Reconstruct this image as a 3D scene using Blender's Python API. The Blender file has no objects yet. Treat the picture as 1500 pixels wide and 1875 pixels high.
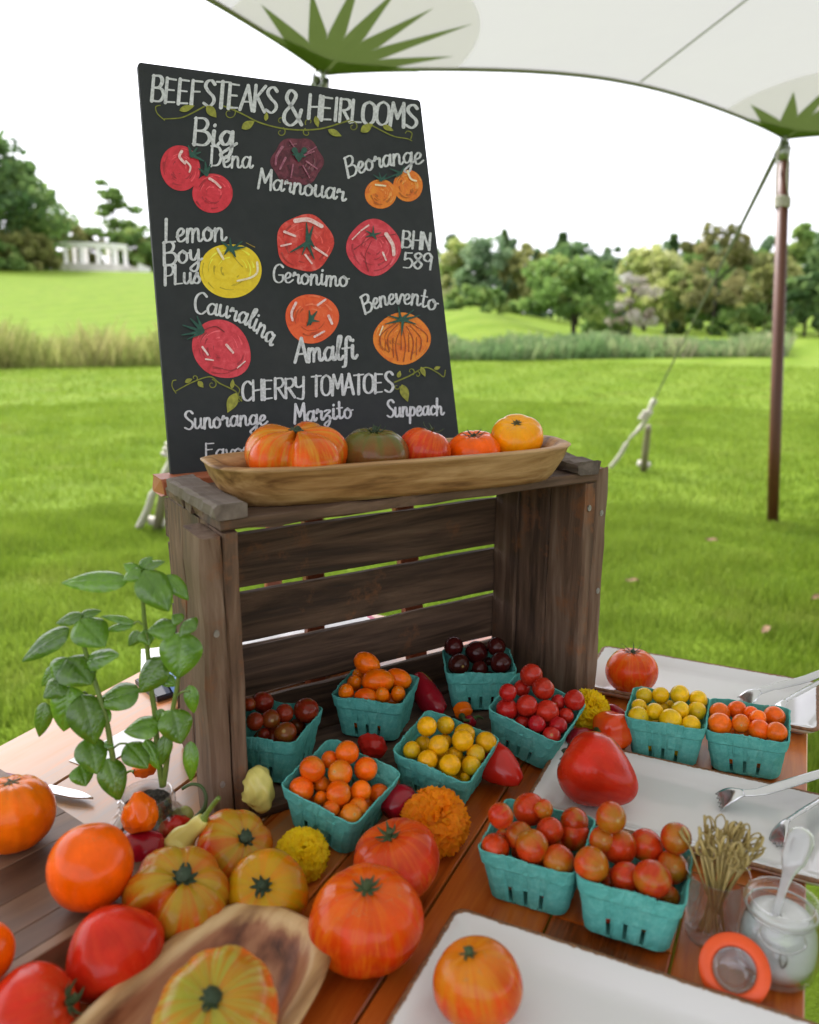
import bpy, math, random
import numpy as np
from mathutils import Matrix, Vector
rnd = random.Random(11)
rng = np.random.default_rng(11)
R = math.radians

# ------------------------------------------------------------------ camera, world, sun, exposure
SC = bpy.context.scene
FPX, HOR, ROLL = 1520.0, 572.0, 0.006
TZ = 0.75                                   # table top above the lawn
EYE = TZ + 0.58
PITCH = math.atan((937.5 - HOR) / FPX)
cam_d = bpy.data.cameras.new('camera')
cam = bpy.data.objects.new('camera', cam_d)
SC.collection.objects.link(cam)
cam_d.sensor_fit = 'HORIZONTAL'
cam_d.sensor_width = 36.0
cam_d.lens = 36.0 * FPX / 1500.0
cam_d.clip_start = 0.05
cam_d.clip_end = 3000
cam.matrix_world = (Matrix.Translation((0, 0, EYE)) @ Matrix.Rotation(math.pi / 2 - PITCH, 4, 'X')
                    @ Matrix.Rotation(ROLL, 4, 'Z'))
cam_d.dof.use_dof = True
cam_d.dof.focus_distance = 1.12
cam_d.dof.aperture_fstop = 5.0
SC.camera = cam

W = bpy.data.worlds.new('World')
SC.world = W
W.use_nodes = True
nt = W.node_tree
nt.nodes.clear()
sky = nt.nodes.new('ShaderNodeTexSky')
sky.sky_type = 'NISHITA'
sky.sun_disc = False
sky.sun_elevation = R(48)
sky.sun_rotation = R(-40)
sky.dust_density = 4.0
sky.air_density = 1.0
hs = nt.nodes.new('ShaderNodeHueSaturation')
hs.inputs['Saturation'].default_value = 0.18
mx = nt.nodes.new('ShaderNodeMix')
mx.data_type = 'RGBA'
mx.inputs[0].default_value = 0.6
mx.inputs[7].default_value = (8.4, 8.35, 9.4, 1)      # even cloud cover over the clear sky
bg = nt.nodes.new('ShaderNodeBackground')
bg.inputs['Strength'].default_value = 0.15
wo = nt.nodes.new('ShaderNodeOutputWorld')
nt.links.new(sky.outputs[0], hs.inputs['Color'])
nt.links.new(hs.outputs[0], mx.inputs[6])
nt.links.new(mx.outputs[2], bg.inputs['Color'])
nt.links.new(bg.outputs[0], wo.inputs['Surface'])

sun_d = bpy.data.lights.new('sun', 'SUN')
sun_d.energy = 3.6
sun_d.angle = R(14)
sun_d.color = (1.0, 0.97, 0.95)
sun = bpy.data.objects.new('sun', sun_d)
SC.collection.objects.link(sun)
sun.rotation_euler = Vector((0.55, -0.55, -0.86)).to_track_quat('-Z', 'Y').to_euler()

SC.view_settings.view_transform = 'Standard'
SC.view_settings.look = 'None'
SC.view_settings.exposure = 1.05
SC.view_settings.gamma = 1
SC.cycles.max_bounces = 10
SC.cycles.transparent_max_bounces = 12
SC.cycles.caustics_refractive = False
SC.cycles.caustics_reflective = False
SC.cycles.sample_clamp_indirect = 6
SC.cycles.use_denoising = True

# ------------------------------------------------------------------ pixel -> ray helpers (photo is 1500 x 1875)
CR, SR, CT, ST = math.cos(ROLL), math.sin(ROLL), math.cos(PITCH), math.sin(PITCH)
CAM = np.array([0, 0, EYE])
def ray(x, y):
    dx, dy = x - 750.0, y - 937.5
    a, b = (CR * dx + SR * dy) / FPX, -(-SR * dx + CR * dy) / FPX
    return np.array([a, CT + b * ST, -ST + b * CT])
def onz(x, y, z=0.0):                       # z above the table top
    d = ray(x, y)
    return CAM + d * ((TZ + z - EYE) / d[2])
def ong(x, y):
    return onz(x, y, -TZ)
def aty(x, y, Y):                           # at forward distance Y
    d = ray(x, y)
    return CAM + d * (Y / d[1])
def depth(P):
    return P[1] * CT - (P[2] - EYE) * ST
def proj(P):
    X, Y, Z = P[0], P[1], P[2] - EYE
    zc = Y * CT - Z * ST; yc = Y * ST + Z * CT
    u, v = FPX * X / zc, -FPX * yc / zc
    return np.array([750 + CR * u - SR * v, 937.5 + SR * u + CR * v])
def lin(r, g, b, k=1.0):
    f = lambda c: (c / 255 / 12.92 if c <= 10 else ((c / 255 + 0.055) / 1.055) ** 2.4) * k
    return (f(r), f(g), f(b), 1.0)

# ------------------------------------------------------------------ mesh helpers
C = SC.collection
def link(o, parent=None):
    C.objects.link(o)
    if parent is not None:
        o.parent = parent
    return o
def tag(o, label=None, cat=None, group=None, kind=None):
    if label: o['label'] = label
    if cat: o['category'] = cat
    if group: o['group'] = group
    if kind: o['kind'] = kind
    return o
def thing(name, label, cat, loc=(0, 0, 0), rotz=0.0, group=None):
    o = bpy.data.objects.new(name, None)
    o.empty_display_size = 0.05
    o.location = loc
    o.rotation_euler = (0, 0, rotz)
    link(o)
    return tag(o, label, cat, group)
def fast_mesh(name, V, F, mat, smooth=False, tone=None):
    me = bpy.data.meshes.new(name)
    V = np.asarray(V, np.float32); F = np.asarray(F, np.int32)
    n, k = F.shape
    me.vertices.add(len(V)); me.vertices.foreach_set('co', V.ravel())
    me.loops.add(n * k); me.loops.foreach_set('vertex_index', F.ravel())
    me.polygons.add(n); me.polygons.foreach_set('loop_start', np.arange(0, n * k, k, dtype=np.int32))
    if smooth:
        me.polygons.foreach_set('use_smooth', np.ones(n, bool))
    me.update(calc_edges=True)
    if tone is not None:
        at = me.attributes.new('tone', 'FLOAT', 'POINT')
        at.data.foreach_set('value', np.asarray(tone, np.float32))
    me.materials.append(mat)
    return me
class MB:
    def __init__(s):
        s.v, s.f, s.t = [], [], []
    def add(s, V, F, tone=0.0):
        b = len(s.v)
        s.v += [tuple(map(float, p)) for p in V]
        s.f += [[b + i for i in f] for f in F]
        s.t += list(tone) if hasattr(tone, '__len__') else [tone] * len(V)
        return s
    def box(s, x0, x1, y0, y1, z0, z1, tone=0.0):
        V = [(x, y, z) for z in (z0, z1) for y in (y0, y1) for x in (x0, x1)]
        return s.add(V, [(0, 2, 3, 1), (4, 5, 7, 6), (0, 1, 5, 4), (2, 6, 7, 3), (0, 4, 6, 2), (1, 3, 7, 5)], tone)
    def plank(s, A, B, up, w, t, tone=0.0, ch=0.0025, jit=0.0006, seg=10):
        # board from A to B (centres of its end faces); up = direction of thickness
        A, B, up = np.array(A, float), np.array(B, float), np.array(up, float)
        d = B - A; L = np.linalg.norm(d); d /= L
        up -= d * (up @ d); up /= np.linalg.norm(up)
        sd = np.cross(d, up)
        hw, ht = w / 2, t / 2
        prof = [(-hw + ch, -ht), (hw - ch, -ht), (hw, -ht + ch), (hw, ht - ch), (hw - ch, ht), (-hw + ch, ht), (-hw, ht - ch), (-hw, -ht + ch)]
        V, F = [], []
        for i in range(seg + 1):
            for (p, q) in prof:
                j = rnd.gauss(0, jit); k = rnd.gauss(0, jit)
                e = rnd.gauss(0, jit * 1.5) if i in (0, seg) else 0
                V.append(A + d * (L * i / seg + e) + sd * (p + j) + up * (q + k))
        for i in range(seg):
            for j in range(8):
                a, b = i * 8 + j, i * 8 + (j + 1) % 8
                F.append((a, b, b + 8, a + 8))
        F.append(tuple(range(7, -1, -1))); F.append(tuple(seg * 8 + j for j in range(8)))
        return s.add(V, F, tone)
    def tube(s, P, rad, n=8, cap=True, sq=(1, 1), up=(0, 0, 1), tone=0.0, lob=None):
        P = [np.array(p, float) for p in P]
        m = len(P)
        if not hasattr(rad, '__len__'):
            rad = [rad] * m
        V, F = [], []
        ref = np.array(up, float)
        for i in range(m):
            t = P[min(i + 1, m - 1)] - P[max(i - 1, 0)]
            t /= (np.linalg.norm(t) + 1e-12)
            a = np.cross(t, ref)
            if np.linalg.norm(a) < 1e-4:
                a = np.cross(t, (1, 0.3, 0.2))
            a /= np.linalg.norm(a)
            b = np.cross(a, t)
            ref = b
            for j in range(n):
                g = 2 * math.pi * j / n
                k = 1.0 if lob is None else lob(g, i / (m - 1))
                V.append(P[i] + a * (math.cos(g) * rad[i] * sq[0] * k) + b * (math.sin(g) * rad[i] * sq[1] * k))
        for i in range(m - 1):
            for j in range(n):
                q, r = i * n + j, i * n + (j + 1) % n
                F.append((q, r, r + n, q + n))
        if cap:
            F.append(tuple(range(n - 1, -1, -1))); F.append(tuple((m - 1) * n + j for j in range(n)))
        return s.add(V, F, tone)
    def lathe(s, prof, n=32, c=(0, 0, 0), lob=None, tone=None):
        V, F, T = [], [], []
        m = len(prof)
        for i, (r, z) in enumerate(prof):
            for j in range(n):
                g = 2 * math.pi * j / n
                k = 1.0 if lob is None else lob(g, i / (m - 1))
                V.append((c[0] + r * k * math.cos(g), c[1] + r * k * math.sin(g), c[2] + z))
                T.append(tone[i] if tone else 0.0)
        for i in range(m - 1):
            for j in range(n):
                a, b = i * n + j, i * n + (j + 1) % n
                F.append((a, b, b + n, a + n))
        return s.add(V, F, T)
    def mesh(s, name, mat, smooth=False):
        me = bpy.data.meshes.new(name)
        me.from_pydata(s.v, [], s.f)
        me.update()
        if smooth:
            me.polygons.foreach_set('use_smooth', np.ones(len(me.polygons), bool))
        at = me.attributes.new('tone', 'FLOAT', 'POINT')
        at.data.foreach_set('value', np.array(s.t, np.float32))
        me.materials.append(mat)
        return me
    def build(s, name, mat, parent=None, smooth=False, loc=None):
        o = bpy.data.objects.new(name, s.mesh(name, mat, smooth))
        if loc is not None:
            o.location = loc
        return link(o, parent)
def spline(P, n=8, closed=False):
    P = [np.array(p, float) for p in P]
    if len(P) < 3:
        return [P[0] + (P[-1] - P[0]) * i / n for i in range(n + 1)]
    out = []
    m = len(P)
    for i in range(m - 1):
        p0 = P[max(i - 1, 0)]; p1 = P[i]; p2 = P[i + 1]; p3 = P[min(i + 2, m - 1)]
        for k in range(n):
            t = k / n
            out.append(0.5 * (2 * p1 + (p2 - p0) * t + (2 * p0 - 5 * p1 + 4 * p2 - p3) * t * t + (3 * p1 - p0 - 3 * p2 + p3) * t ** 3))
    out.append(P[-1])
    return out

# ------------------------------------------------------------------ material helpers
class NT:
    def __init__(s, name):
        s.m = bpy.data.materials.new(name)
        s.m.use_nodes = True
        s.nt = s.m.node_tree
        s.b = s.nt.nodes['Principled BSDF']
    def n(s, typ, props=None, **inp):
        nd = s.nt.nodes.new('ShaderNode' + typ)
        for k, v in (props or {}).items():
            setattr(nd, k, v)
        for k, v in inp.items():
            k = int(k[1:]) if k[0] == 'i' and k[1:].isdigit() else k.replace('_', ' ')
            s.set(nd.inputs[k], v)
        return nd
    def set(s, sock, v):
        if hasattr(v, 'is_output') or hasattr(v, 'links'):
            s.nt.links.new(v, sock)
        else:
            sock.default_value = v
    def p(s, **inp):
        for k, v in inp.items():
            s.set(s.b.inputs[k.replace('_', ' ')], v)
        return s
    def obj(s):
        return s.n('TexCoord').outputs['Object']
    def attr(s, name='tone'):
        return s.n('Attribute', {'attribute_name': name}).outputs['Fac']
    def map(s, vec, scale=(1, 1, 1), rot=(0, 0, 0), loc=(0, 0, 0)):
        return s.n('Mapping', None, Vector=vec, Scale=scale, Rotation=rot, Location=loc).outputs[0]
    def noise(s, vec, scale, detail=4, rough=0.55, dist=0.0):
        return s.n('TexNoise', None, Vector=vec, Scale=scale, Detail=detail, Roughness=rough, Distortion=dist).outputs['Fac']
    def ramp(s, fac, stops, interp='LINEAR'):
        nd = s.n('ValToRGB', None, Fac=fac)
        cr = nd.color_ramp
        cr.interpolation = interp
        while len(cr.elements) < len(stops):
            cr.elements.new(0.5)
        for e, (p, c) in zip(cr.elements, stops):
            e.position = p
            e.color = c if len(c) == 4 else (*c, 1)
        return nd.outputs[0]
    def mix(s, fac, a, b, mode='MIX'):
        nd = s.n('Mix', {'data_type': 'RGBA', 'blend_type': mode})
        s.set(nd.inputs[0], fac); s.set(nd.inputs[6], a); s.set(nd.inputs[7], b)
        return nd.outputs[2]
    def math(s, op, a, b=0.0, c=0.0, clamp=False):
        nd = s.n('Math', {'operation': op, 'use_clamp': clamp})
        s.set(nd.inputs[0], a); s.set(nd.inputs[1], b); s.set(nd.inputs[2], c)
        return nd.outputs[0]
    def bump(s, h, strength=0.3, dist=0.01):
        s.set(s.b.inputs['Normal'], s.n('Bump', None, Strength=strength, Distance=dist, Height=h).outputs[0])
        return s
    def rnd(s):
        return s.n('ObjectInfo').outputs['Random']
    def offs(s, vec, k, amount):
        a = s.math('MULTIPLY', k, amount)
        cv = s.n('CombineXYZ', None, X=a, Y=a, Z=a).outputs[0]
        return s.n('VectorMath', {'operation': 'ADD'}, i0=vec, i1=cv).outputs[0]
BLK = (0, 0, 0, 1); WHT = (1, 1, 1, 1)
def plain(name, col, rough=0.5, metal=0.0, var=0.12, scale=40, bump=0.0, spec=0.5, **kw):
    m = NT(name)
    nz = m.noise(m.obj(), scale, 5)
    d = tuple(c * (1 - var) for c in col[:3]) + (1,)
    u = tuple(min(1, c * (1 + var)) for c in col[:3]) + (1,)
    m.p(Base_Color=m.ramp(nz, [(0.3, d), (0.7, u)]), Roughness=rough, Metallic=metal, Specular_IOR_Level=spec, **kw)
    if bump:
        m.bump(nz, bump, 0.004)
    return m.m
def wood(name, stops, axis=0, scale=9.0, stretch=14.0, rough=0.5, vary=0.5, bump=0.25, wear=None, coat=0.0, dist=1.2, fine=120):
    m = NT(name)
    t = m.attr()
    v = m.offs(m.obj(), t, 7.3)
    sc = [1.0, 1.0, 1.0]; sc[axis] = 1.0 / stretch
    v2 = m.map(v, tuple(sc))
    g = m.noise(v2, scale, 8, 0.62, dist)
    fine_n = m.noise(m.map(v, tuple(c if c == 1 else c * 0.6 for c in sc)), fine, 3, 0.6, 0.2)
    f = m.math('ADD', m.math('MULTIPLY', g, 0.72), m.math('MULTIPLY', fine_n, 0.28))
    f = m.math('ADD', f, m.math('MULTIPLY', m.math('SUBTRACT', t, 0.5), vary))
    col = m.ramp(f, stops)
    if wear:
        wn = m.noise(v, wear[1], 6, 0.7)
        col = m.mix(m.ramp(wn, [(wear[2], BLK), (wear[3], WHT)]), col, wear[0])
    m.p(Base_Color=col, Roughness=m.ramp(g, [(0.2, (rough * 0.8,) * 3), (0.8, (min(1, rough * 1.2),) * 3)]), Coat_Weight=coat, Coat_Roughness=0.25)
    m.bump(f, bump, 0.003)
    return m.m

# ------------------------------------------------------------------ ground
def sstep(a, b, x):
    t = np.clip((x - a) / (b - a), 0, 1)
    return t * t * (3 - 2 * t)
def terrain(X, Y):
    X = np.asarray(X, float); Y = np.asarray(Y, float)
    d = np.hypot(X, Y)
    az = np.arctan2(X, np.maximum(Y, 1e-3))
    front = sstep(0, 8, Y)
    amp = 4.9 * (1 - sstep(-0.30, 0.02, az)) + 2.3 * sstep(-0.30, 0.02, az) * (1 - sstep(0.035, 0.23, az))
    hill = amp * sstep(24, 88, d)
    mound = 0.75 * np.exp(-((az - 0.07) / 0.07) ** 2 - ((d - 47) / 10) ** 2)
    bumps = 0.025 * np.sin(X * 0.31 + 0.7) * np.sin(Y * 0.23 + 1.9) * sstep(8, 20, d)
    return (hill + mound + bumps) * front
rings = np.concatenate([[0.0], np.geomspace(0.6, 160, 110), [220, 320, 500, 900]])
azs = np.concatenate([np.linspace(-0.7, 0.7, 161), np.linspace(0.7, 2 * math.pi - 0.7, 61)[1:-1]])
GX = rings[:, None] * np.sin(azs)[None]; GY = rings[:, None] * np.cos(azs)[None]
GV = np.stack([GX, GY, terrain(GX, GY)], -1).reshape(-1, 3)
na, nr = len(azs), len(rings)
ii, jj = np.meshgrid(np.arange(nr - 1), np.arange(na), indexing='ij')
j2 = (jj + 1) % na
GF = np.stack([ii * na + jj, ii * na + j2, (ii + 1) * na + j2, (ii + 1) * na + jj], -1).reshape(-1, 4)[:, ::-1]

def grass_color(m, bright=1.0):
    v = m.obj()
    big = m.noise(v, 0.35, 4, 0.6)
    mid = m.noise(v, 1.7, 5, 0.65)
    col = m.ramp(mid, [(0.28, (0.098 * bright, 0.180 * bright, 0.009 * bright)), (0.5, (0.158 * bright, 0.262 * bright, 0.012 * bright)), (0.72, (0.235 * bright, 0.34 * bright, 0.026 * bright))])
    dry = m.ramp(m.noise(v, 0.9, 6, 0.7), [(0.54, BLK), (0.72, (0.75,) * 3)])
    col = m.mix(dry, col, (0.26 * bright, 0.235 * bright, 0.06 * bright, 1))
    # mowing stripes, laid by the mower
    wv = m.n('TexWave', {'wave_type': 'BANDS', 'bands_direction': 'X', 'wave_profile': 'SIN'}, Vector=m.map(v, (1, 1, 1), (0, 0, R(28))), Scale=0.16, Distortion=1.2, Detail=2.0, Detail_Scale=0.8).outputs['Fac']
    col = m.mix(m.math('MULTIPLY', wv, 0.5), col, (0.25 * bright, 0.35 * bright, 0.045 * bright, 1))
    col = m.mix(m.math('MULTIPLY', m.ramp(big, [(0.35, BLK), (0.7, WHT)]), 0.3), col, (0.21 * bright, 0.32 * bright, 0.025 * bright, 1))
    return col
gm = NT('lawn_turf')
sep = gm.n('SeparateXYZ', None, Vector=gm.obj())
far = gm.math('MULTIPLY', gm.math('SUBTRACT', sep.outputs['Y'], 7.0), 0.045, clamp=True)
gm.p(Base_Color=gm.mix(far, grass_color(gm, 0.60), grass_color(gm, 0.63)), Roughness=0.95, Specular_IOR_Level=0.1)
gm.bump(gm.noise(gm.obj(), 60, 4), 0.5, 0.03)
ground = bpy.data.objects.new('ground', fast_mesh('ground', GV, GF, gm.m, True))
link(ground); tag(ground, 'mown green lawn rising to a hill on the left', 'lawn', kind='structure')

# short grass blades close to the table
def blades(n, d0, d1, h, w, a0=-0.60, a1=0.60, lean=0.5):
    az = rng.uniform(a0, a1, n)
    d = np.sqrt(rng.uniform(d0 ** 2, d1 ** 2, n))
    X, Y = d * np.sin(az), d * np.cos(az)
    Z = terrain(X, Y)
    hh = h * rng.uniform(0.55, 1.25, n) * (0.5 + 1.0 * (0.5 + 0.5 * np.sin(X * 5.1 + np.sin(Y * 3.7) * 2) * np.sin(Y * 6.6 + np.sin(X * 2.9) * 1.5)))
    th = rng.uniform(0, 2 * np.pi, n); ln = rng.uniform(0.1, 1.0, n) * lean * hh
    ph = rng.uniform(0, 2 * np.pi, n)
    ww = w * rng.uniform(0.6, 1.3, n)
    B = np.stack([X, Y, Z - 0.004], -1)
    side = np.stack([np.cos(th), np.sin(th), 0 * th], -1) * ww[:, None] / 2
    off = np.stack([np.cos(ph) * ln, np.sin(ph) * ln, hh], -1)
    midp = B + off * np.array([0.35, 0.35, 0.6])
    V = np.stack([B - side, B + side, midp + side * 0.8, midp - side * 0.8, B + off], 1).reshape(-1, 3)
    k = np.arange(n)[:, None] * 5
    F = np.concatenate([k + [0, 1, 2], k + [0, 2, 3], k + [3, 2, 4]])
    return V, F, np.repeat(rng.uniform(0, 1, n), 5)
parts = [blades(190000, 2.2, 6.0, 0.048, 0.0042), blades(130000, 6.0, 13.0, 0.05, 0.008), blades(60000, 13, 24, 0.045, 0.018)]
Vs, Fs, Ts, b = [], [], [], 0
for V, F, T in parts:
    Vs.append(V); Fs.append(F + b); Ts.append(T); b += len(V)
bm_ = NT('grass_blade')
bcol = grass_color(bm_, 0.84)
bcol = bm_.mix(bm_.ramp(bm_.attr(), [(0.0, (0.55,) * 3), (0.45, BLK)]), bcol, (0.045, 0.10, 0.010, 1))
bcol = bm_.mix(bm_.ramp(bm_.attr(), [(0.6, BLK), (1.0, (0.6,) * 3)]), bcol, (0.25, 0.30, 0.05, 1))
bm_.p(Base_Color=bcol, Roughness=0.6, Specular_IOR_Level=0.25)
tr = bm_.n('BsdfTranslucent', None, Color=bm_.mix(0.4, bcol, (0.3, 0.42, 0.05, 1)))
ms = bm_.n('MixShader', None, Fac=0.35)
bm_.nt.links.new(bm_.b.outputs[0], ms.inputs[1]); bm_.nt.links.new(tr.outputs[0], ms.inputs[2])
bm_.nt.links.new(ms.outputs[0], bm_.nt.nodes['Material Output'].inputs['Surface'])
g = bpy.data.objects.new('grass', fast_mesh('grass', np.concatenate(Vs), np.concatenate(Fs), bm_.m, False, np.concatenate(Ts)))
link(g); tag(g, 'short green grass blades of the lawn around the table', 'grass', kind='stuff')

# rough meadow strip across the lawn
def leafmat(name, stops, trans=0.25, rough=0.6):
    m = NT(name)
    nz = m.noise(m.obj(), 0.55, 4, 0.6)
    f = m.math('ADD', m.math('MULTIPLY', m.attr(), 0.7), m.math('MULTIPLY', nz, 0.3))
    col = m.ramp(f, stops)
    m.p(Base_Color=col, Roughness=rough, Specular_IOR_Level=0.2)
    tr = m.n('BsdfTranslucent', None, Color=col)
    ms = m.n('MixShader', None, Fac=trans)
    m.nt.links.new(m.b.outputs[0], ms.inputs[1]); m.nt.links.new(tr.outputs[0], ms.inputs[2])
    m.nt.links.new(ms.outputs[0], m.nt.nodes['Material Output'].inputs['Surface'])
    return m.m
def strip(n, a0, a1, dfun, hfun, w, seed):
    r2 = np.random.default_rng(seed)
    az = r2.uniform(a0, a1, n); u = r2.uniform(0, 1, n)
    lo, hi = dfun(az)
    d = lo + (hi - lo) * u
    X, Y = d * np.sin(az), d * np.cos(az); Z = terrain(X, Y)
    cl = 0.5 + 0.5 * np.sin(az * 31 + 2 * np.sin(d * 0.7)) * np.sin(d * 0.9 + az * 17)
    lump = 0.5 + 0.5 * np.sin(az * 47 + 1.3) * np.sin(az * 19 + 0.4)
    hh = hfun(az, u) * (0.30 + 0.45 * cl + 0.45 * lump) * r2.uniform(0.3, 1.3, n) ** 1.2
    th = r2.uniform(0, 2 * np.pi, n); ph = r2.uniform(0, 2 * np.pi, n)
    B = np.stack([X, Y, Z - 0.02], -1)
    side = np.stack([np.cos(th), np.sin(th), 0 * th], -1) * (w * r2.uniform(0.5, 1.4, n))[:, None]
    top = B + np.stack([np.cos(ph) * hh * 0.5, np.sin(ph) * hh * 0.5, hh], -1)
    V = np.stack([B - side, B + side, top + side * 0.5, top - side * 0.5], 1).reshape(-1, 3)
    F = (np.arange(n)[:, None] * 4) + [0, 1, 2, 3]
    tone = np.clip(0.5 * cl + 0.5 * r2.uniform(0, 1, n), 0, 1)
    return V, F, np.repeat(tone, 4)
def stuff(name, sets, mat, label, cat):
    Vs, Fs, Ts, b = [], [], [], 0
    for V, F, T in sets:
        Vs.append(V); Fs.append(F + b); Ts.append(T); b += len(V)
    o = bpy.data.objects.new(name, fast_mesh(name, np.concatenate(Vs), np.concatenate(Fs), mat, False, np.concatenate(Ts)))
    link(o); return tag(o, label, cat, kind='stuff')
dl = lambda az: (21.5 + 0 * az, 27 + 0 * az)
stuff('meadow_grass', [strip(9000, -0.62, -0.22, dl, lambda a, u: 0.95 - 0.25 * u, 0.022, 3)],
      leafmat('tall_grass', [(0.15, (0.12, 0.17, 0.035)), (0.5, (0.26, 0.28, 0.08)), (0.8, (0.36, 0.33, 0.14)), (0.95, (0.36, 0.26, 0.12))], 0.5),
      'strip of tall yellow green meadow grass across the left lawn', 'meadow')
dr = lambda az: (23.5 + 22 * np.clip(az - 0.12, 0, 1) , 29 + 34 * np.clip(az - 0.1, 0, 1))
stuff('meadow_scrub', [strip(15000, 0.03, 0.42, dr, lambda a, u: 0.62 - 0.7 * np.clip(a - 0.25, 0, 1), 0.045, 5)],
      leafmat('scrub_leaves', [(0.12, (0.08, 0.15, 0.05)), (0.45, (0.15, 0.24, 0.09)), (0.72, (0.27, 0.30, 0.14)), (0.95, (0.42, 0.35, 0.25))], 0.5),
      'band of low grey green and straw scrub behind the sign', 'scrub')

# ------------------------------------------------------------------ trees
GREENS = {
    'dark': [(0.1, (0.042, 0.088, 0.030)), (0.5, (0.095, 0.166, 0.053)), (0.9, (0.189, 0.273, 0.085))],
    'mid': [(0.1, (0.074, 0.137, 0.034)), (0.5, (0.158, 0.254, 0.067)), (0.9, (0.315, 0.409, 0.114))],
    'light': [(0.1, (0.179, 0.273, 0.067)), (0.5, (0.357, 0.487, 0.123)), (0.9, (0.588, 0.600, 0.228))],
    'olive': [(0.1, (0.105, 0.127, 0.042)), (0.5, (0.252, 0.263, 0.085)), (0.9, (0.441, 0.390, 0.152))],
    'rust': [(0.1, (0.09, 0.095, 0.035)), (0.5, (0.20, 0.20, 0.075)), (0.9, (0.34, 0.30, 0.13))],
    'grey': [(0.1, (0.24, 0.19, 0.15)), (0.5, (0.42, 0.35, 0.29)), (0.9, (0.55, 0.47, 0.41))],
    'blue': [(0.1, (0.063, 0.117, 0.057)), (0.5, (0.147, 0.224, 0.114)), (0.9, (0.273, 0.351, 0.190))],
}
LM = {k: leafmat('leaves_' + k, [(p, tuple(min(0.45, c * 1.18) for c in q)) for p, q in v], 0.45) for k, v in GREENS.items()}
BARK = wood('bark', [(0.3, (0.035, 0.025, 0.018)), (0.7, (0.12, 0.09, 0.065))], axis=2, scale=3, rough=0.95)
def crown(kind, H, Wd, n, size, seed, open_=0.0, base=0.15):
    r2 = np.random.default_rng(seed)
    m = max(18, int(n / 60))
    cz = r2.uniform(0, 1, m)
    if kind == 'round':
        prof = np.sqrt(np.clip(1 - ((cz - 0.45) / 0.57) ** 2, 0.03, 1))
    elif kind == 'cone':
        prof = np.clip(1.02 - cz, 0.06, 1) ** 0.85
    elif kind == 'shrub':
        prof = np.sqrt(np.clip(1 - (cz / 1.02) ** 2, 0.05, 1))
    elif kind == 'tier':
        cz = np.round(cz * 6) / 6 + r2.normal(0, 0.05, m)
        prof = np.clip(1.05 - cz * 0.72, 0.1, 1) * r2.uniform(0.55, 1.1, m)
    else:
        prof = np.clip(0.55 + 0.5 * np.sin(cz * 2.6 + 0.4), 0.2, 1)
    ang = r2.uniform(0, 2 * np.pi, m)
    rad = prof * np.sqrt(r2.uniform(0.12, 1, m)) * (Wd / 2) * r2.uniform(0.8, 1.08, m)
    cen = np.stack([rad * np.cos(ang), rad * np.sin(ang), H * (base + (1 - base) * cz * 0.97)], -1)
    cr = (0.12 if open_ else 0.16) * min(Wd, H * 0.9) * r2.uniform(0.4, 1.2, m)
    if kind == 'cone': cr = cr * np.clip(0.35 + prof, 0.25, 1.0)
    tc = np.clip(r2.normal(0.45, 0.22, m), 0, 1)
    idx = r2.integers(0, m, n)
    dirs = r2.normal(0, 1, (n, 3)); dirs /= np.linalg.norm(dirs, axis=1)[:, None]
    rr = r2.uniform(0.2, 1, n) ** 0.45
    P = cen[idx] + dirs * (cr[idx] * rr)[:, None] * (np.array([1.35, 1.35, 0.5]) if kind == 'tier' else np.array([1, 1, 0.8]))
    P[:, 2] = np.maximum(P[:, 2], 0.05)
    a = r2.normal(0, 1, (n, 3)); a /= np.linalg.norm(a, axis=1)[:, None]
    bq = np.cross(a, r2.normal(0, 1, (n, 3))); bq /= np.linalg.norm(bq, axis=1)[:, None]
    sz = size * r2.uniform(0.5, 1.3, n)
    a *= sz[:, None]; bq *= (sz * 0.6)[:, None]
    V = np.stack([P - a, P - bq, P + a, P + bq], 1).reshape(-1, 3)
    F = (np.arange(n)[:, None] * 4) + [0, 1, 2, 3]
    tone = np.clip(tc[idx] + r2.normal(0, 0.14, n), 0, 1)
    return V, F, np.repeat(tone, 4), cen
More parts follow.
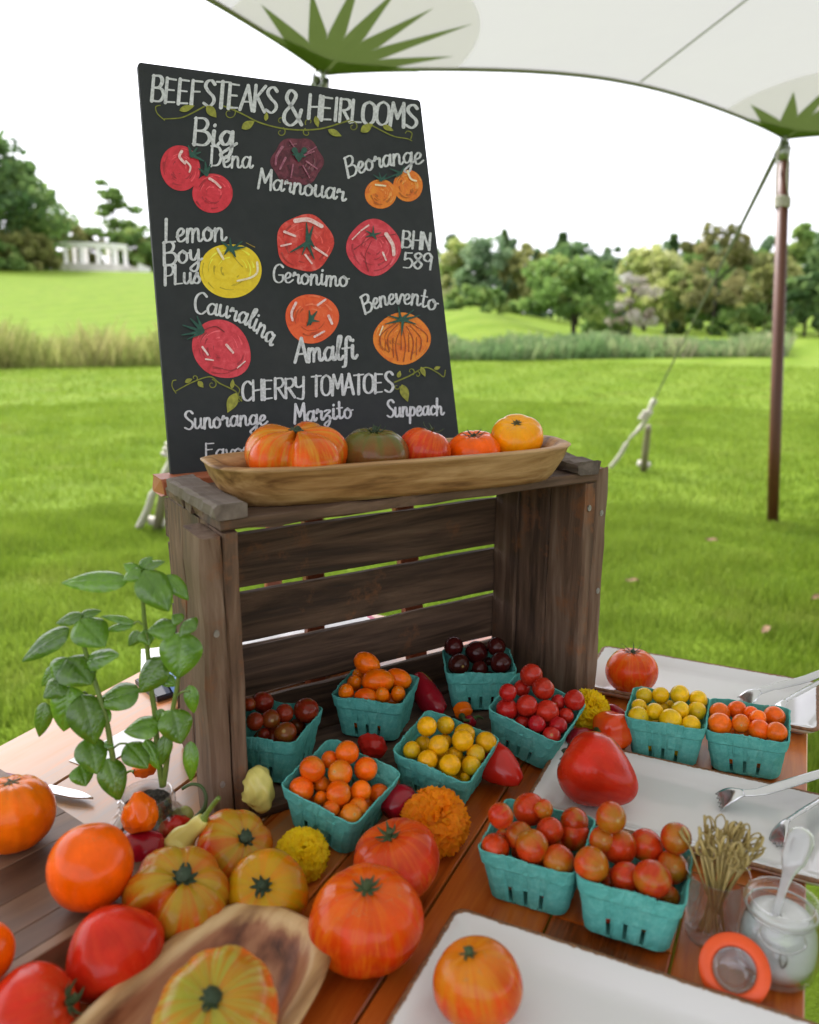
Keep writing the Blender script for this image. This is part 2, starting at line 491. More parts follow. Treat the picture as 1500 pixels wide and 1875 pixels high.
def tree(name, label, cat, px, top, wpx, dist, kind, col, group=None, base_y=None, n=2600, open_=0, trunk=True, cbase=0.15, lean=0.0, size=None):
    d = ray(px, 700); d = d / np.hypot(d[0], d[1])
    X, Y = d[0] * dist, d[1] * dist
    gz = float(terrain(X, Y)) if base_y is None else float(EYE + ray(px, base_y)[2] / np.hypot(*ray(px, base_y)[:2]) * dist)
    gz = min(gz, float(terrain(X, Y)))
    rt = ray(px, top); topz = EYE + rt[2] / np.hypot(rt[0], rt[1]) * dist
    H = max(topz - gz, 0.6)
    Wd = wpx * 1.22 * dist / FPX
    o = thing(name, label, cat, (X, Y, gz), rnd.uniform(0, 0.3), group)
    seed = int(px * 7 + top * 3 + dist)
    V, F, T, cen = crown(kind, H, Wd, n, size or max(0.10, dist * 0.0042), seed, open_, cbase)
    V[:, 0] -= lean * H * (V[:, 2] / H)
    link(bpy.data.objects.new('crown', fast_mesh('crown', V, F, LM[col], False, T)), o)
    if trunk:
        mb = MB()
        tr_ = max(0.09, Wd * 0.028)
        mb.tube(spline([(0, 0, -0.2), (-lean * H * 0.2 + tr_ * 0.3, 0, H * 0.25), (-lean * H * 0.6, tr_ * 0.3, H * 0.6), (-lean * H * 0.95, 0, H * 0.93)], 4), [tr_ * (1 - 0.9 * i / 12) + 0.01 for i in range(13)], 8)
        r2 = random.Random(seed)
        for q in r2.sample(range(len(cen)), min(len(cen), 14)):
            c = cen[q]
            z0 = max(H * 0.12, c[2] * 0.7)
            mb.tube(spline([(-lean * z0, 0, z0), (c[0] * 0.45 - lean * c[2], c[1] * 0.45, (z0 + c[2]) / 2 + 0.03 * H), (c[0] - lean * c[2], c[1], c[2])], 4), [tr_ * 0.4 * (1 - 0.8 * i / 8) for i in range(9)], 5)
        mb.build('trunk', BARK, o, True)
    return o
GB = 'trees along the far edge of the lawn'
T = tree
T('evergreen_tree', 'huge dark evergreen filling the left edge beyond the lawn', 'tree', 5, 252, 215, 80, 'round', 'dark', None, None, 9000, 0, True, 0.05)
T('evergreen_tree', 'smaller dark evergreen leaning against the huge one at left', 'tree', 60, 318, 110, 79, 'round', 'mid', None, None, 4000, 0, True, 0.08)
T('shrub', 'broad olive shrub under the huge evergreen, beside the stone wall', 'shrub', 64, 428, 98, 76, 'shrub', 'olive', None, None, 4500, 0, False, 0.0)
T('shrub', 'green shrub at the far left foot of the evergreen', 'shrub', 0, 432, 110, 75, 'shrub', 'mid', None, None, 3000, 0, False, 0.0)
T('pine_tree', 'tall open pine with tiered branches standing above the white pergola', 'tree', 232, 333, 92, 100, 'tier', 'mid', None, None, 1900, 1, True, 0.22, 0.0, 0.34)
T('tree', 'small olive tree behind the left half of the pergola', 'tree', 145, 408, 60, 98, 'round', 'olive', GB, None, 2200)
T('tree', 'brownish round tree behind the middle of the pergola', 'tree', 182, 420, 60, 102, 'round', 'rust', GB, None, 2200)
T('tree', 'green round tree behind the right end of the pergola', 'tree', 262, 424, 72, 96, 'round', 'mid', GB, None, 2600)
T('tree', 'pale tree peeping out behind the left edge of the chalkboard', 'tree', 290, 432, 60, 97, 'round', 'olive', GB, None, 2000)
T('tree', 'yellow green tree showing right of the chalkboard edge', 'tree', 838, 436, 62, 84, 'round', 'light', GB, 575)
T('tree', 'blue green pointed tree behind the rounded hedge', 'tree', 822, 424, 52, 92, 'cone', 'blue', GB, 575)
T('tree', 'tall blue green tree left of the small clump of firs', 'tree', 884, 438, 84, 80, 'round', 'blue', GB, 580)
T('fir_tree', 'slim fir rising left of the middle of the tree line', 'tree', 916, 420, 40, 98, 'cone', 'dark', GB, 580)
T('tree', 'dull olive tree between the slim fir and the dark leaning tree', 'tree', 950, 447, 74, 82, 'round', 'olive', GB, 585)
T('fir_tree', 'dark fir above the leaning tree, its top against the sky', 'tree', 1018, 421, 46, 94, 'cone', 'dark', GB, 585, 2600)
T('tree', 'dark broad tree behind the leaning tree', 'tree', 1050, 447, 100, 86, 'round', 'dark', GB, 590)
T('fir_tree', 'small fir tip rising over the low part of the tree line', 'tree', 1098, 452, 34, 100, 'cone', 'blue', GB, 590)
T('tree', 'dark leaning tree with a bent trunk alone on the lawn edge', 'tree', 1046, 478, 142, 47, 'round', 'mid', GB, None, 4200, 0, True, 0.28, 0.16)
T('tree', 'large pale yellow green tree in the middle of the tree line', 'tree', 1172, 460, 128, 70, 'round', 'light', GB, 600, 4200)
T('tree', 'narrow pale green tree right of the bare greyish tree', 'tree', 1212, 500, 62, 60, 'round', 'light', GB, None, 2400)
T('bare_tree', 'greyish pink half bare tree in front of the pale green one', 'tree', 1147, 498, 92, 54, 'round', 'grey', None, None, 1500, 1, True, 0.18, 0.0, 0.15)
T('fir_tree', 'thin dark fir tip behind the pale yellow green tree', 'tree', 1214, 424, 36, 100, 'cone', 'dark', GB, 600)
T('tree', 'tall tree with thin rusty crown, crossed by the guy rope', 'tree', 1296, 416, 112, 57, 'round', 'rust', None, None, 2300, 1, True, 0.25)
T('tree', 'dense green tree behind the rusty one', 'tree', 1268, 452, 100, 78, 'round', 'mid', GB, 603, 3400)
T('tree', 'dark green tree left of the brown tent pole', 'tree', 1345, 462, 96, 72, 'round', 'mid', GB, 605, 3400)
T('tree', 'green tree with yellowish leaves just left of the tent pole', 'tree', 1388, 470, 84, 66, 'round', 'olive', GB, 607, 3000)
T('fir_tree', 'pointed fir right behind the brown tent pole', 'tree', 1440, 405, 96, 74, 'cone', 'mid', GB, 607, 3400)
T('pine_tree', 'dark pine at the right edge of the tree line', 'tree', 1494, 392, 92, 62, 'cone', 'dark', GB, None, 4000, 0, True, 0.2)
T('tree', 'low dark tree at the foot of the right edge pine', 'tree', 1462, 498, 84, 58, 'round', 'dark', GB, None, 2600)
T('hedge', 'rounded clipped hedge beyond the lawn crest', 'hedge', 868, 526, 128, 63, 'shrub', 'mid', None, None, 3600, 0, False, 0.0)
T('bush', 'yellow green bush at the foot of the grey bare tree', 'bush', 1105, 545, 74, 56, 'shrub', 'mid', None, None, 2200, 0, False, 0.0)
T('bush', 'dark bush under the rusty tree', 'bush', 1268, 540, 120, 60, 'shrub', 'dark', None, None, 2600, 0, False, 0.0)
T('bush', 'low green bush left of the tent pole foot, by the tree line', 'bush', 1372, 560, 120, 56, 'shrub', 'mid', None, None, 2400, 0, False, 0.0)
# the wood behind reads as one mass
WV, WF, WT, b = [], [], [], 0
for k in range(34):
    px = 790 + k * 24
    d_ = 106 + 6 * math.sin(k * 2.3)
    rr = ray(px, 700); rr = rr / np.hypot(rr[0], rr[1])
    tz = EYE + (572 - (452 + 12 * math.sin(k * 1.7) + 8 * math.sin(k * 0.6))) / FPX * d_
    V, F, Tn, _ = crown('round', tz - 1.0, 4.6, 900, 0.42, 900 + k, 0, 0.0)
    V += [rr[0] * d_, rr[1] * d_, 0.6]
    WV.append(V); WF.append(F + b); WT.append(Tn); b += len(V)
wd = bpy.data.objects.new('distant_woodland', fast_mesh('distant_woodland', np.concatenate(WV), np.concatenate(WF), LM['blue'], False, np.concatenate(WT)))
link(wd); tag(wd, 'blue green woodland closing the view behind the tree line', 'woodland', kind='stuff')

# ------------------------------------------------------------------ white pergola on its stone wall
STONE = plain('pale_stone', (0.62, 0.58, 0.54), 0.85, var=0.22, scale=1.6)
PAINT = plain('white_paint', (0.8, 0.79, 0.77), 0.6, var=0.04, scale=2)
pg_d = 84.0
rr = ray(184, 700); rr = rr / np.hypot(rr[0], rr[1])
pc = np.array([rr[0] * pg_d, rr[1] * pg_d])
pz = EYE + ray(184, 503)[2] / np.hypot(*ray(184, 503)[:2]) * pg_d
pg = thing('pergola', 'white curved pergola with square columns on a pale stone terrace', 'pergola', (pc[0], pc[1], pz), -math.atan2(pc[0], pc[1]))
k_ = pg_d / FPX
RAD = 5.2
cols = MB()
def arc(i, n, r): 
    a = math.pi * (1.18 + 0.64 * i / (n - 1))
    return (r * math.cos(a) * 0.72, RAD * 0.75 + r * math.sin(a) * 0.75)
mb = MB()
for (r0, z0, z1) in ((RAD + 0.15, 2.38, 2.62), (RAD + 0.3, 2.62, 2.8)):
    V, F = [], []
    for i in range(25):
        for rr_ in (r0 - 0.7, r0):
            x, y = arc(i, 25, rr_)
            V += [(x, y, z0), (x, y, z1)]
    for i in range(24):
        a = i * 4
        F += [(a, a + 4, a + 5, a + 1), (a + 2, a + 3, a + 7, a + 6), (a + 1, a + 5, a + 7, a + 3), (a, a + 2, a + 6, a + 4)]
    mb.add(V, F)
mb.build('entablature', PAINT, pg)
for i in range(6):
    for r_ in (RAD - 0.1, RAD - 1.6):
        x, y = arc(i + 0.15 * (r_ < RAD - 1), 6, r_)
        m2 = MB()
        m2.box(x - 0.17, x + 0.17, y - 0.17, y + 0.17, 1.05, 2.3).box(x - 0.23, x + 0.23, y - 0.23, y + 0.23, 2.3, 2.378).box(x - 0.23, x + 0.23, y - 0.23, y + 0.23, 0.952, 1.05)
        m2.build('column', PAINT, pg)
mb = MB()
V, F = [], []
for i in range(25):
    x, y = arc(i, 25, RAD + 0.55)
    V += [(x * 1.02, y, -0.6), (x, y, 0.95), (x * 0.6, RAD * 0.75, 0.95)]
for i in range(24):
    a = i * 3
    F += [(a, a + 3, a + 4, a + 1), (a + 1, a + 4, a + 5, a + 2)]
mb.add(V, F)
for s_, L in ((-1, 2.2), (1, 2.1)):
    mb.box(s_ * 3.0 if s_ > 0 else -3.0 - L, s_ * 3.0 + L if s_ > 0 else -3.0, 1.1, 1.5, -0.8, 0.55 if s_ < 0 else 0.8)
mb.build('terrace_wall', STONE, pg)
for k in range(5):
    MB().box(4.15 + k * 0.22, 4.33 + k * 0.22, 0.85, 1.05, -0.8, 1.15 - 0.1 * k).build('baluster', PAINT, pg)

# ------------------------------------------------------------------ fallen leaves on the lawn
LEAFB = plain('dry_leaf', (0.17, 0.10, 0.05), 0.8, var=0.4, scale=30)
for i, (px, py, lb) in enumerate(((1157, 1080, 'brown fallen leaf on the grass right of the crate, above the striped tomato'), (1496, 1110, 'tan fallen leaf on the grass at the right edge'),
                                  (1302, 1003, 'small tan fallen leaf on the grass between crate and tent pole'), (298, 1098, 'brown fallen leaf on the grass left of the crate'), (1402, 1172, 'small dark fallen leaf on the grass above the far platter'))):
    p = ong(px, py)
    V, F = [], []
    for a in range(6):
        w = 0.016 * math.sin(math.pi * (a + 0.3) / 6) ** 0.7
        z = 0.006 * math.sin(a * 1.2)
        V += [(-w, -0.035 + a * 0.014, z + 0.006), (0, -0.035 + a * 0.014, z), (w, -0.035 + a * 0.014, z + 0.009)]
    for a in range(5):
        q = a * 3
        F += [(q, q + 1, q + 4, q + 3), (q + 1, q + 2, q + 5, q + 4)]
    o = MB().add(V, F).build('fallen_leaf', LEAFB, None, True, (p[0], p[1], 0.045))
    o.rotation_euler = (rnd.uniform(-.4, .4), rnd.uniform(-.4, .4), rnd.uniform(0, 6))
    tag(o, lb, 'leaf', 'fallen leaves on the lawn')

# ------------------------------------------------------------------ tent
FAB = NT('tent_cloth')
fcol = FAB.ramp(FAB.noise(FAB.obj(), 1.3, 5, 0.6), [(0.3, (0.46, 0.455, 0.46)), (0.7, (0.52, 0.515, 0.52))])
FAB.p(Base_Color=fcol, Roughness=0.8, Specular_IOR_Level=0.2)
FAB.bump(FAB.noise(FAB.map(FAB.obj(), (1, 1, 1)), 3.0, 4), 0.15, 0.02)
trn = FAB.n('BsdfTranslucent', None, Color=(0.44, 0.43, 0.44, 1))
ms = FAB.n('MixShader', None, Fac=0.36)
FAB.nt.links.new(FAB.b.outputs[0], ms.inputs[1]); FAB.nt.links.new(trn.outputs[0], ms.inputs[2])
FAB.nt.links.new(ms.outputs[0], FAB.nt.nodes['Material Output'].inputs['Surface'])
def cloth(name, col, tcol, fac):
    m = NT(name)
    m.p(Base_Color=col, Roughness=0.8, Specular_IOR_Level=0.2)
    t = m.n('BsdfTranslucent', None, Color=tcol)
    s_ = m.n('MixShader', None, Fac=fac)
    m.nt.links.new(m.b.outputs[0], s_.inputs[1]); m.nt.links.new(t.outputs[0], s_.inputs[2])
    m.nt.links.new(s_.outputs[0], m.nt.nodes['Material Output'].inputs['Surface'])
    return m.m
GREENC = cloth('green_webbing', (0.17, 0.23, 0.075, 1), (0.34, 0.45, 0.15, 1), 0.5)
PATCH = cloth('cream_patch', (0.72, 0.70, 0.64, 1), (0.98, 0.97, 0.94, 1), 0.8)
SEAM = cloth('seam_tape', (0.5, 0.5, 0.49, 1), (0.5, 0.5, 0.49, 1), 0.3)
ZT = 2.33
b2 = ong(1415, 957)
dP2 = ray(1437, 250); P2 = CAM + dP2 * (b2[1] / dP2[1]); ZT = P2[2]
dP1 = ray(592, 130); P1 = CAM + dP1 * ((ZT - EYE) / dP1[2])
SV = (P2 - P1); SL = np.linalg.norm(SV[:2]); SV = SV[:2] / SL
NI = np.array([SV[1], -SV[0]])
poles_s = [-2 * SL, -SL, 0.0, SL, 2 * SL, 3 * SL]
def can_z(s, q):
    r = np.min([np.hypot(s - p, q) for p in poles_s], axis=0)
    fr = (s / SL) % 1.0
    arch = 0.055 * np.sin(np.pi * fr) ** 2
    qq = np.where(q > 5.0, 10.0 - q, q)
    return ZT + 0.30 * qq + arch * np.exp(-qq / 1.5) + 0.055 * (1 - np.exp(-r / 0.30))
SVL = np.array([0.60, 0.80]); NIL = np.array([SVL[1], -SVL[0]])     # the edge turns a corner at the near pole
def can_p(s, q, off=0.0):
    s = np.asarray(s, float); q = np.asarray(q, float)
    fr = (s / SL) % 1.0
    inn = 0.16 * np.sin(np.pi * fr) ** 1.0 * np.exp(-q / 1.2)
    w = sstep(-2.2, 2.2, s)[..., None]
    w = 0.5 + (w - 0.5)
    N = NIL * (1 - w) + NI * w
    N = N / np.linalg.norm(N, axis=-1, keepdims=True)
    E = P1[:2] + np.multiply.outer(np.maximum(s, 0), SV) + np.multiply.outer(np.minimum(s, 0), SVL)
    P = E + (q + inn)[..., None] * N
    return np.concatenate([P, (can_z(s, q) + off)[..., None]], -1)
ss = np.linspace(-2 * SL, 3 * SL, 261); qs = np.concatenate([np.linspace(0, 1.2, 31), np.linspace(1.2, 10, 41)[1:]])
SS, QQ = np.meshgrid(ss, qs, indexing='ij')
V = can_p(SS, QQ).reshape(-1, 3)
nq = len(qs)
ii, jj = np.meshgrid(np.arange(len(ss) - 1), np.arange(nq - 1), indexing='ij')
F = np.stack([ii * nq + jj, ii * nq + jj + 1, (ii + 1) * nq + jj + 1, (ii + 1) * nq + jj], -1).reshape(-1, 4)
tent = thing('tent_canopy', 'white sailcloth tent canopy with green star reinforcements over the table', 'tent', (0, 0, 0))
link(bpy.data.objects.new('canopy_cloth', fast_mesh('canopy_cloth', V, F, FAB.m, True)), tent)
# webbing round the edge
mb = MB()
for k in range(len(poles_s) - 1):
    s_ = np.linspace(poles_s[k], poles_s[k + 1] - 1e-4, 30)
    mb.tube(can_p(s_, 0 * s_, -0.008), [0.011] * 30, 8, sq=(1.0, 0.9))
mb.build('edge_webbing', cloth('edge_tape', (0.26, 0.27, 0.17, 1), (0.3, 0.32, 0.2, 1), 0.3), tent, True)
for k, p in enumerate(poles_s[1:5]):
    # cream round patch and green star under the cloth at each pole
    mb = MB(); V, F = [], []
    th = np.linspace(0.0, math.pi, 41); rr_ = np.linspace(0.02, 0.60, 13)
    for r_ in rr_:
        V += list(can_p(p + r_ * np.cos(th), r_ * np.sin(th), -0.006))
    for a in range(len(rr_) - 1):
        for c in range(40):
            F.append((a * 41 + c, a * 41 + c + 1, (a + 1) * 41 + c + 1, (a + 1) * 41 + c))
    mb.add(V, F).build('reinforcement_patch', PATCH, tent, True)
    mb = MB()
    tips = [0.02, 0.2, 0.40, 0.6, 0.80, 1.0, 1.2, 1.42, 1.62, 1.84, 2.0]
    n = 7
    for a in range(n):
        t0, t1 = math.pi * a / n, math.pi * (a + 1) / n
        tm = (t0 + t1) / 2
        R1 = 0.53 + 0.05 * math.sin(a * 2.1)
        V, F = [], []
        for i in range(17):
            f = i / 16
            r_ = 0.02 + (R1 - 0.02) * f
            wv = 1.0 if r_ < 0.22 else max(0.0, 1 - (r_ - 0.22) / (R1 - 0.22)) * 0.22 / r_
            for c in range(5):
                t = tm + (t1 - t0) / 2 * wv * (c / 2 - 1)
                V.append(can_p(np.array(p + r_ * math.cos(t)), np.array(r_ * math.sin(t)), -0.013))
        for i in range(16):
            for c in range(4):
                F.append((i * 5 + c, i * 5 + c + 1, i * 5 + c + 6, i * 5 + c + 5))
        mb.add(V, F)
    # heavy webbing along the edge next to the pole
    for sg in (-1, 1):
        s_ = p + sg * np.linspace(0.01, 0.42, 8)
        Q = np.array([0.0, 0.09])
        V, F = [], []
        for x_ in s_:
            for q in Q:
                V.append(can_p(np.array(x_), np.array(q * (1 - abs(x_ - p) / 0.6)), -0.020))
        for i in range(7):
            F.append((i * 2, i * 2 + 1, i * 2 + 3, i * 2 + 2))
        mb.add(V, F)
    mb.build('green_star', GREENC, tent)
for s0 in (-1.5, -0.5, 0.56, 1.5):
    q = np.linspace(0.02, 4.9, 40)
    a = can_p(s0 * SL - 0.008 + 0 * q, q, -0.005); b_ = can_p(s0 * SL + 0.008 + 0 * q, q, -0.005)
    V = np.stack([a, b_], 1).reshape(-1, 3)
    F = [(i * 2, i * 2 + 1, i * 2 + 3, i * 2 + 2) for i in range(39)]
    MB().add(V, F).build('seam', SEAM, tent)

STEEL = plain('galvanised_steel', (0.42, 0.43, 0.43), 0.35, 1.0, 0.12, 60)
POLEW = wood('pole_wood', [(0.25, (0.075, 0.020, 0.006)), (0.55, (0.19, 0.058, 0.016)), (0.8, (0.29, 0.10, 0.032))], axis=2, scale=14, rough=0.5, coat=0.05)
ROPE = plain('rope', (0.50, 0.47, 0.40), 0.9, var=0.25, scale=160, bump=0.6)
ROPEG = plain('webbing_rope', (0.20, 0.22, 0.15), 0.9, var=0.25, scale=120, bump=0.4)
def tent_pole(top, foot, label):
    o = thing('tent_pole', label, 'tent pole', tuple(foot), 0, 'brown tent poles')
    d = np.array(top) - np.array(foot); L = np.linalg.norm(d)
    e = d / L
    MB().tube([e * 0.0, e * 0.5, e * (L - 0.14)], [0.036, 0.037, 0.035], 20).build('pole', POLEW, o, True)
    MB().tube([e * (L - 0.14), e * (L - 0.03)], [0.030, 0.030], 16).build('pole_cap', STEEL, o, True)
    MB().tube([e * (L - 0.05), e * (L + 0.03)], [0.012, 0.012], 10).build('pin', STEEL, o, True)
    mb = MB()
    for k in range(4):
        z = L * 0.835 + k * 0.016
        pts = [e * (z + 0.005 * math.sin(t * 2.0)) + np.array([math.cos(t) * 0.041, math.sin(t) * 0.041, 0]) for t in np.linspace(0, 2 * math.pi, 17)]
        mb.tube(pts, 0.008, 6)
    mb.tube(spline([e * (L - 0.06) + np.array([-0.04, -0.02, 0]), e * (L * 0.93) + np.array([-0.05, -0.02, 0]), e * (L * 0.85) + np.array([-0.042, 0, 0])], 6), 0.005, 6)
    mb.tube(spline([e * (L - 0.06) + np.array([0.02, -0.04, 0]), e * (L * 0.9) + np.array([0.0, -0.05, 0]), e * (L * 0.84) + np.array([0.03, -0.035, 0])], 6), 0.005, 6)
    mb.build('rope_tie', ROPE, o, True)
    return o
tent_pole((P2[0], P2[1], ZT), b2, 'brown wooden tent pole standing on the lawn at the right, rope tied below its top')
f1 = np.array([P1[0] - 0.08, P1[1], 0.0])
tent_pole((P1[0], P1[1], ZT), f1, 'tent pole hidden behind the chalkboard, only its steel cap showing above')
def guy(top, knot_px, strap_px, stake_px, label, slabel, knot_d=None):
    top = np.array(top)
    st = ong(*strap_px); st[2] = 0.03
    sk = ong(*stake_px); sk[2] = 0.0
    dk = ray(*knot_px)
    kn = CAM + dk * (((st[1] + sk[1]) / 2 - 0.25) / dk[1])
    o = thing('guy_rope', label, 'rope', (0, 0, 0), 0, 'guy ropes of the tent')
    t0 = top + np.array([-0.02, -0.04, -0.03])
    u = (kn - t0); u /= np.linalg.norm(u)
    n = 40
    MB().tube([t0 + (kn - t0) * i / n for i in range(n + 1)], [0.020 - 0.013 * min(1, i / 26) for i in range(n + 1)], 8, sq=(1, 0.5)).build('rope', ROPEG, o, True)
    mb = MB()
    pts = [t0 + np.array([0.02 * math.cos(t), 0, -0.01 + 0.035 * math.sin(t)]) for t in np.linspace(0, 2 * math.pi, 13)]
    mb.tube(pts, 0.006, 6)
    mb.build('ring', STEEL, o, True)
    mb = MB()
    pts = [t0 + u * 0.09 + np.array([0.016 * math.cos(t), 0.008 * math.sin(t), 0.03 * math.sin(t)]) for t in np.linspace(0, 2 * math.pi, 13)]
    mb.tube(pts, 0.006, 6)
    mb.build('shackle', STEEL, o, True)
    mb = MB()
    mb.tube(spline([kn + np.array([0.03, 0, 0.06]), kn, kn + (st - kn) * 0.25 + [0.02, 0, -0.02], kn + (st - kn) * 0.5], 6), [0.028] * 5 + [0.022] * 10 + [0.014] * 4, 8)
    for k in range(3):
        c = kn + (st - kn) * (0.08 + 0.05 * k)
        mb.tube([c + np.array([0.034 * math.cos(t), 0.034 * math.sin(t), 0.01 * math.sin(2 * t)]) for t in np.linspace(0, 2 * math.pi, 13)], 0.012, 6)
    mb.build('knot', ROPE, o, True)
    mb = MB()
    a = kn + (st - kn) * 0.42
    mb.tube(spline([a, kn + (st - kn) * 0.6, kn + (st - kn) * 0.75 + [0, 0, -0.02], st], 5), [0.012] * 5 + [0.028] * 11, 8, sq=(1, 0.6))
    mb.build('strap', ROPE, o, True)
    s2 = thing('tent_stake', slabel, 'stake', tuple(sk), 0, 'wooden tent stakes')
    tp = kn + (sk - kn) * 0.28 - sk
    MB().tube([np.array([0, 0, -0.05]), tp * 0.5, tp * 0.9, tp], [0.030, 0.029, 0.027, 0.02], 10).build('shaft', wood('stake_wood', [(0.3, (0.20, 0.17, 0.11)), (0.7, (0.36, 0.32, 0.24))], axis=2), s2, True)
    MB().tube([tp * 0.12 + np.array([-0.05, 0, 0.02]), tp * 0.12 + np.array([0.05, 0, 0.0])], 0.03, 8).build('stake_tie', ROPE, s2, True)
guy(P2, (1192, 745), (1118, 862), (1178, 862), 'guy rope running from the right tent pole down to its lawn stake', 'weathered wooden stake in the lawn below the taut right guy rope')
guy(P1, (322, 800), (255, 975), (285, 972), 'guy rope passing behind the chalkboard to a stake left of the crate', 'wooden stake in the lawn at the left corner of the crate')

# ------------------------------------------------------------------ table
TA = R(25.2)                                # heading of the long side of the table
SX = np.array([math.sin(TA), math.cos(TA)]); NX = np.array([math.cos(TA), -math.sin(TA)])
TABLEW = wood('table_wood', [(0.12, (0.035, 0.008, 0.002)), (0.34, (0.12, 0.026, 0.004)), (0.52, (0.40, 0.075, 0.007)), (0.68, (0.56, 0.15, 0.020)), (0.84, (0.40, 0.19, 0.075)), (1.0, (0.30, 0.20, 0.14))],
              axis=1, scale=16, stretch=12, rough=0.3, vary=0.75, bump=0.1, coat=0.5, dist=1.6)
table = thing('table', 'long wooden plank table in warm brown and honey boards', 'table', (0, 0, 0), -TA)
mb = MB()
edges = [-0.945, -0.80, -0.655, -0.52, -0.40, -0.285, -0.172, -0.055, 0.058]
tones = [0.92, 1.0, 0.95, 0.72, 0.54, 0.60, 0.42, 0.50]  # first three boards at the left paler: sky reflection put into their tone
for i, tn in enumerate(tones):
    a, b = edges[i] + 0.0012, edges[i + 1] - 0.0012
    cuts = {5: [0.12, 1.372], 6: [0.12, 0.70, 1.372], 4: [0.12, 0.95, 1.372], 7: [0.12, 0.83, 1.372], 1: [0.12, 0.9, 1.372]}.get(i, [0.12, 1.372])
    for j in range(len(cuts) - 1):
        y0, y1 = cuts[j] + 0.0012 * (j > 0), cuts[j + 1] - 0.0012
        t2 = tn + {(6, 1): 0.18, (7, 1): 0.14, (4, 1): 0.06, (1, 1): -0.04}.get((i, j), 0.0)
        mb.plank(((a + b) / 2, y0, TZ - 0.0175 - 0.0002 * (i % 3)), ((a + b) / 2, y1, TZ - 0.0175 - 0.0002 * (i % 3)), (0, 0, 1), b - a, 0.035, t2, ch=0.0015, jit=0.0001, seg=4)
mb.build('tabletop', TABLEW, table)
mb = MB()
for s_ in (-0.9, 0.012):
    mb.plank((s_, 0.2, TZ - 0.086), (s_, 1.29, TZ - 0.086), (0, 0, 1), 0.025, 0.098, 0.3, seg=3)
for y_ in (0.2, 1.29):
    mb.plank((-0.885, y_, TZ - 0.086), (-0.003, y_, TZ - 0.086), (0, 0, 1), 0.025, 0.098, 0.3, seg=3)
mb.build('apron', TABLEW, table)
for x_ in (-0.87, -0.02):
    for y_ in (0.235, 1.26):
        MB().plank((x_, y_, 0), (x_, y_, TZ - 0.04), (1, 0, 0), 0.06, 0.06, 0.35, seg=4).build('leg', TABLEW, table)

# ------------------------------------------------------------------ crate on its side
CRATEW = wood('crate_wood', [(0.25, (0.014, 0.008, 0.005)), (0.43, (0.055, 0.029, 0.016)), (0.58, (0.135, 0.077, 0.046)), (0.8, (0.26, 0.18, 0.125))],
              axis=2, scale=22, stretch=9, rough=0.8, vary=0.5, bump=0.8, dist=2.0, wear=((0.23, 0.085, 0.028, 1), 9.0, 0.56, 0.70))
CRATEX = wood('crate_wood_long', [(0.25, (0.014, 0.008, 0.005)), (0.43, (0.055, 0.029, 0.016)), (0.58, (0.135, 0.078, 0.047)), (0.8, (0.26, 0.18, 0.125))],
              axis=0, scale=22, stretch=11, rough=0.8, vary=0.5, bump=0.8, dist=2.0, wear=((0.24, 0.095, 0.035, 1), 9.0, 0.60, 0.74))
CRATEY = wood('crate_wood_cleat', [(0.2, (0.03, 0.022, 0.018)), (0.45, (0.10, 0.075, 0.06)), (0.65, (0.19, 0.15, 0.125)), (0.9, (0.30, 0.25, 0.21))],
              axis=1, scale=16, stretch=6, rough=0.85, vary=0.3, bump=0.8)
CY = 0.558; CO = np.array([-0.198, 0.848]); CU = np.array([math.cos(CY), math.sin(CY)]); CV = np.array([-CU[1], CU[0]])
CWd, CDp, CH = 0.541, 0.218, 0.366
def crl(u, v, z):                           # crate-local to world
    p = CO + CU * u + CV * v
    return np.array([p[0], p[1], TZ + z])
crate = thing('wooden_crate', 'weathered brown slatted crate lying on its side with its open front facing us', 'crate', (CO[0], CO[1], TZ), CY)
def board(name, A, B, up, w, t, tone, mat=CRATEX, **k):
    return MB().plank(A, B, up, w, t, tone, **k).build(name, mat, crate)
# end panels: three upright boards each, outer posts at front and back
for x_, sg in ((0.009, -1), (CWd - 0.009, 1)):
    for (v0, v1, tn) in ((0.0, 0.075, 0.62), (0.0765, 0.146, 0.44), (0.1475, 0.205, 0.55)):
        board('end_board', (x_, (v0 + v1) / 2, 0.0), (x_, (v0 + v1) / 2, CH - 0.0145), (1, 0, 0), v1 - v0, 0.0178, tn, CRATEW)
    xo = x_ + sg * 0.0215
    board('post', (xo, 0.032, 0.0), (xo, 0.032, CH - (0.018 if sg < 0 else -0.004)), (1, 0, 0), 0.064, 0.0245, 0.72, CRATEW, ch=0.004, jit=0.001)
# back slats with gaps between them
for (z0, z1, tn) in ((0.002, 0.046, 0.42), (0.0545, 0.1265, 0.5), (0.1355, 0.2065, 0.44), (0.2145, 0.2905, 0.5), (0.2985, 0.350, 0.46)):
    board('back_slat', (0.001, 0.2115, (z0 + z1) / 2), (CWd - 0.001, 0.2115, (z0 + z1) / 2), (0, 1, 0), z1 - z0, 0.0105, tn, ch=0.0015)
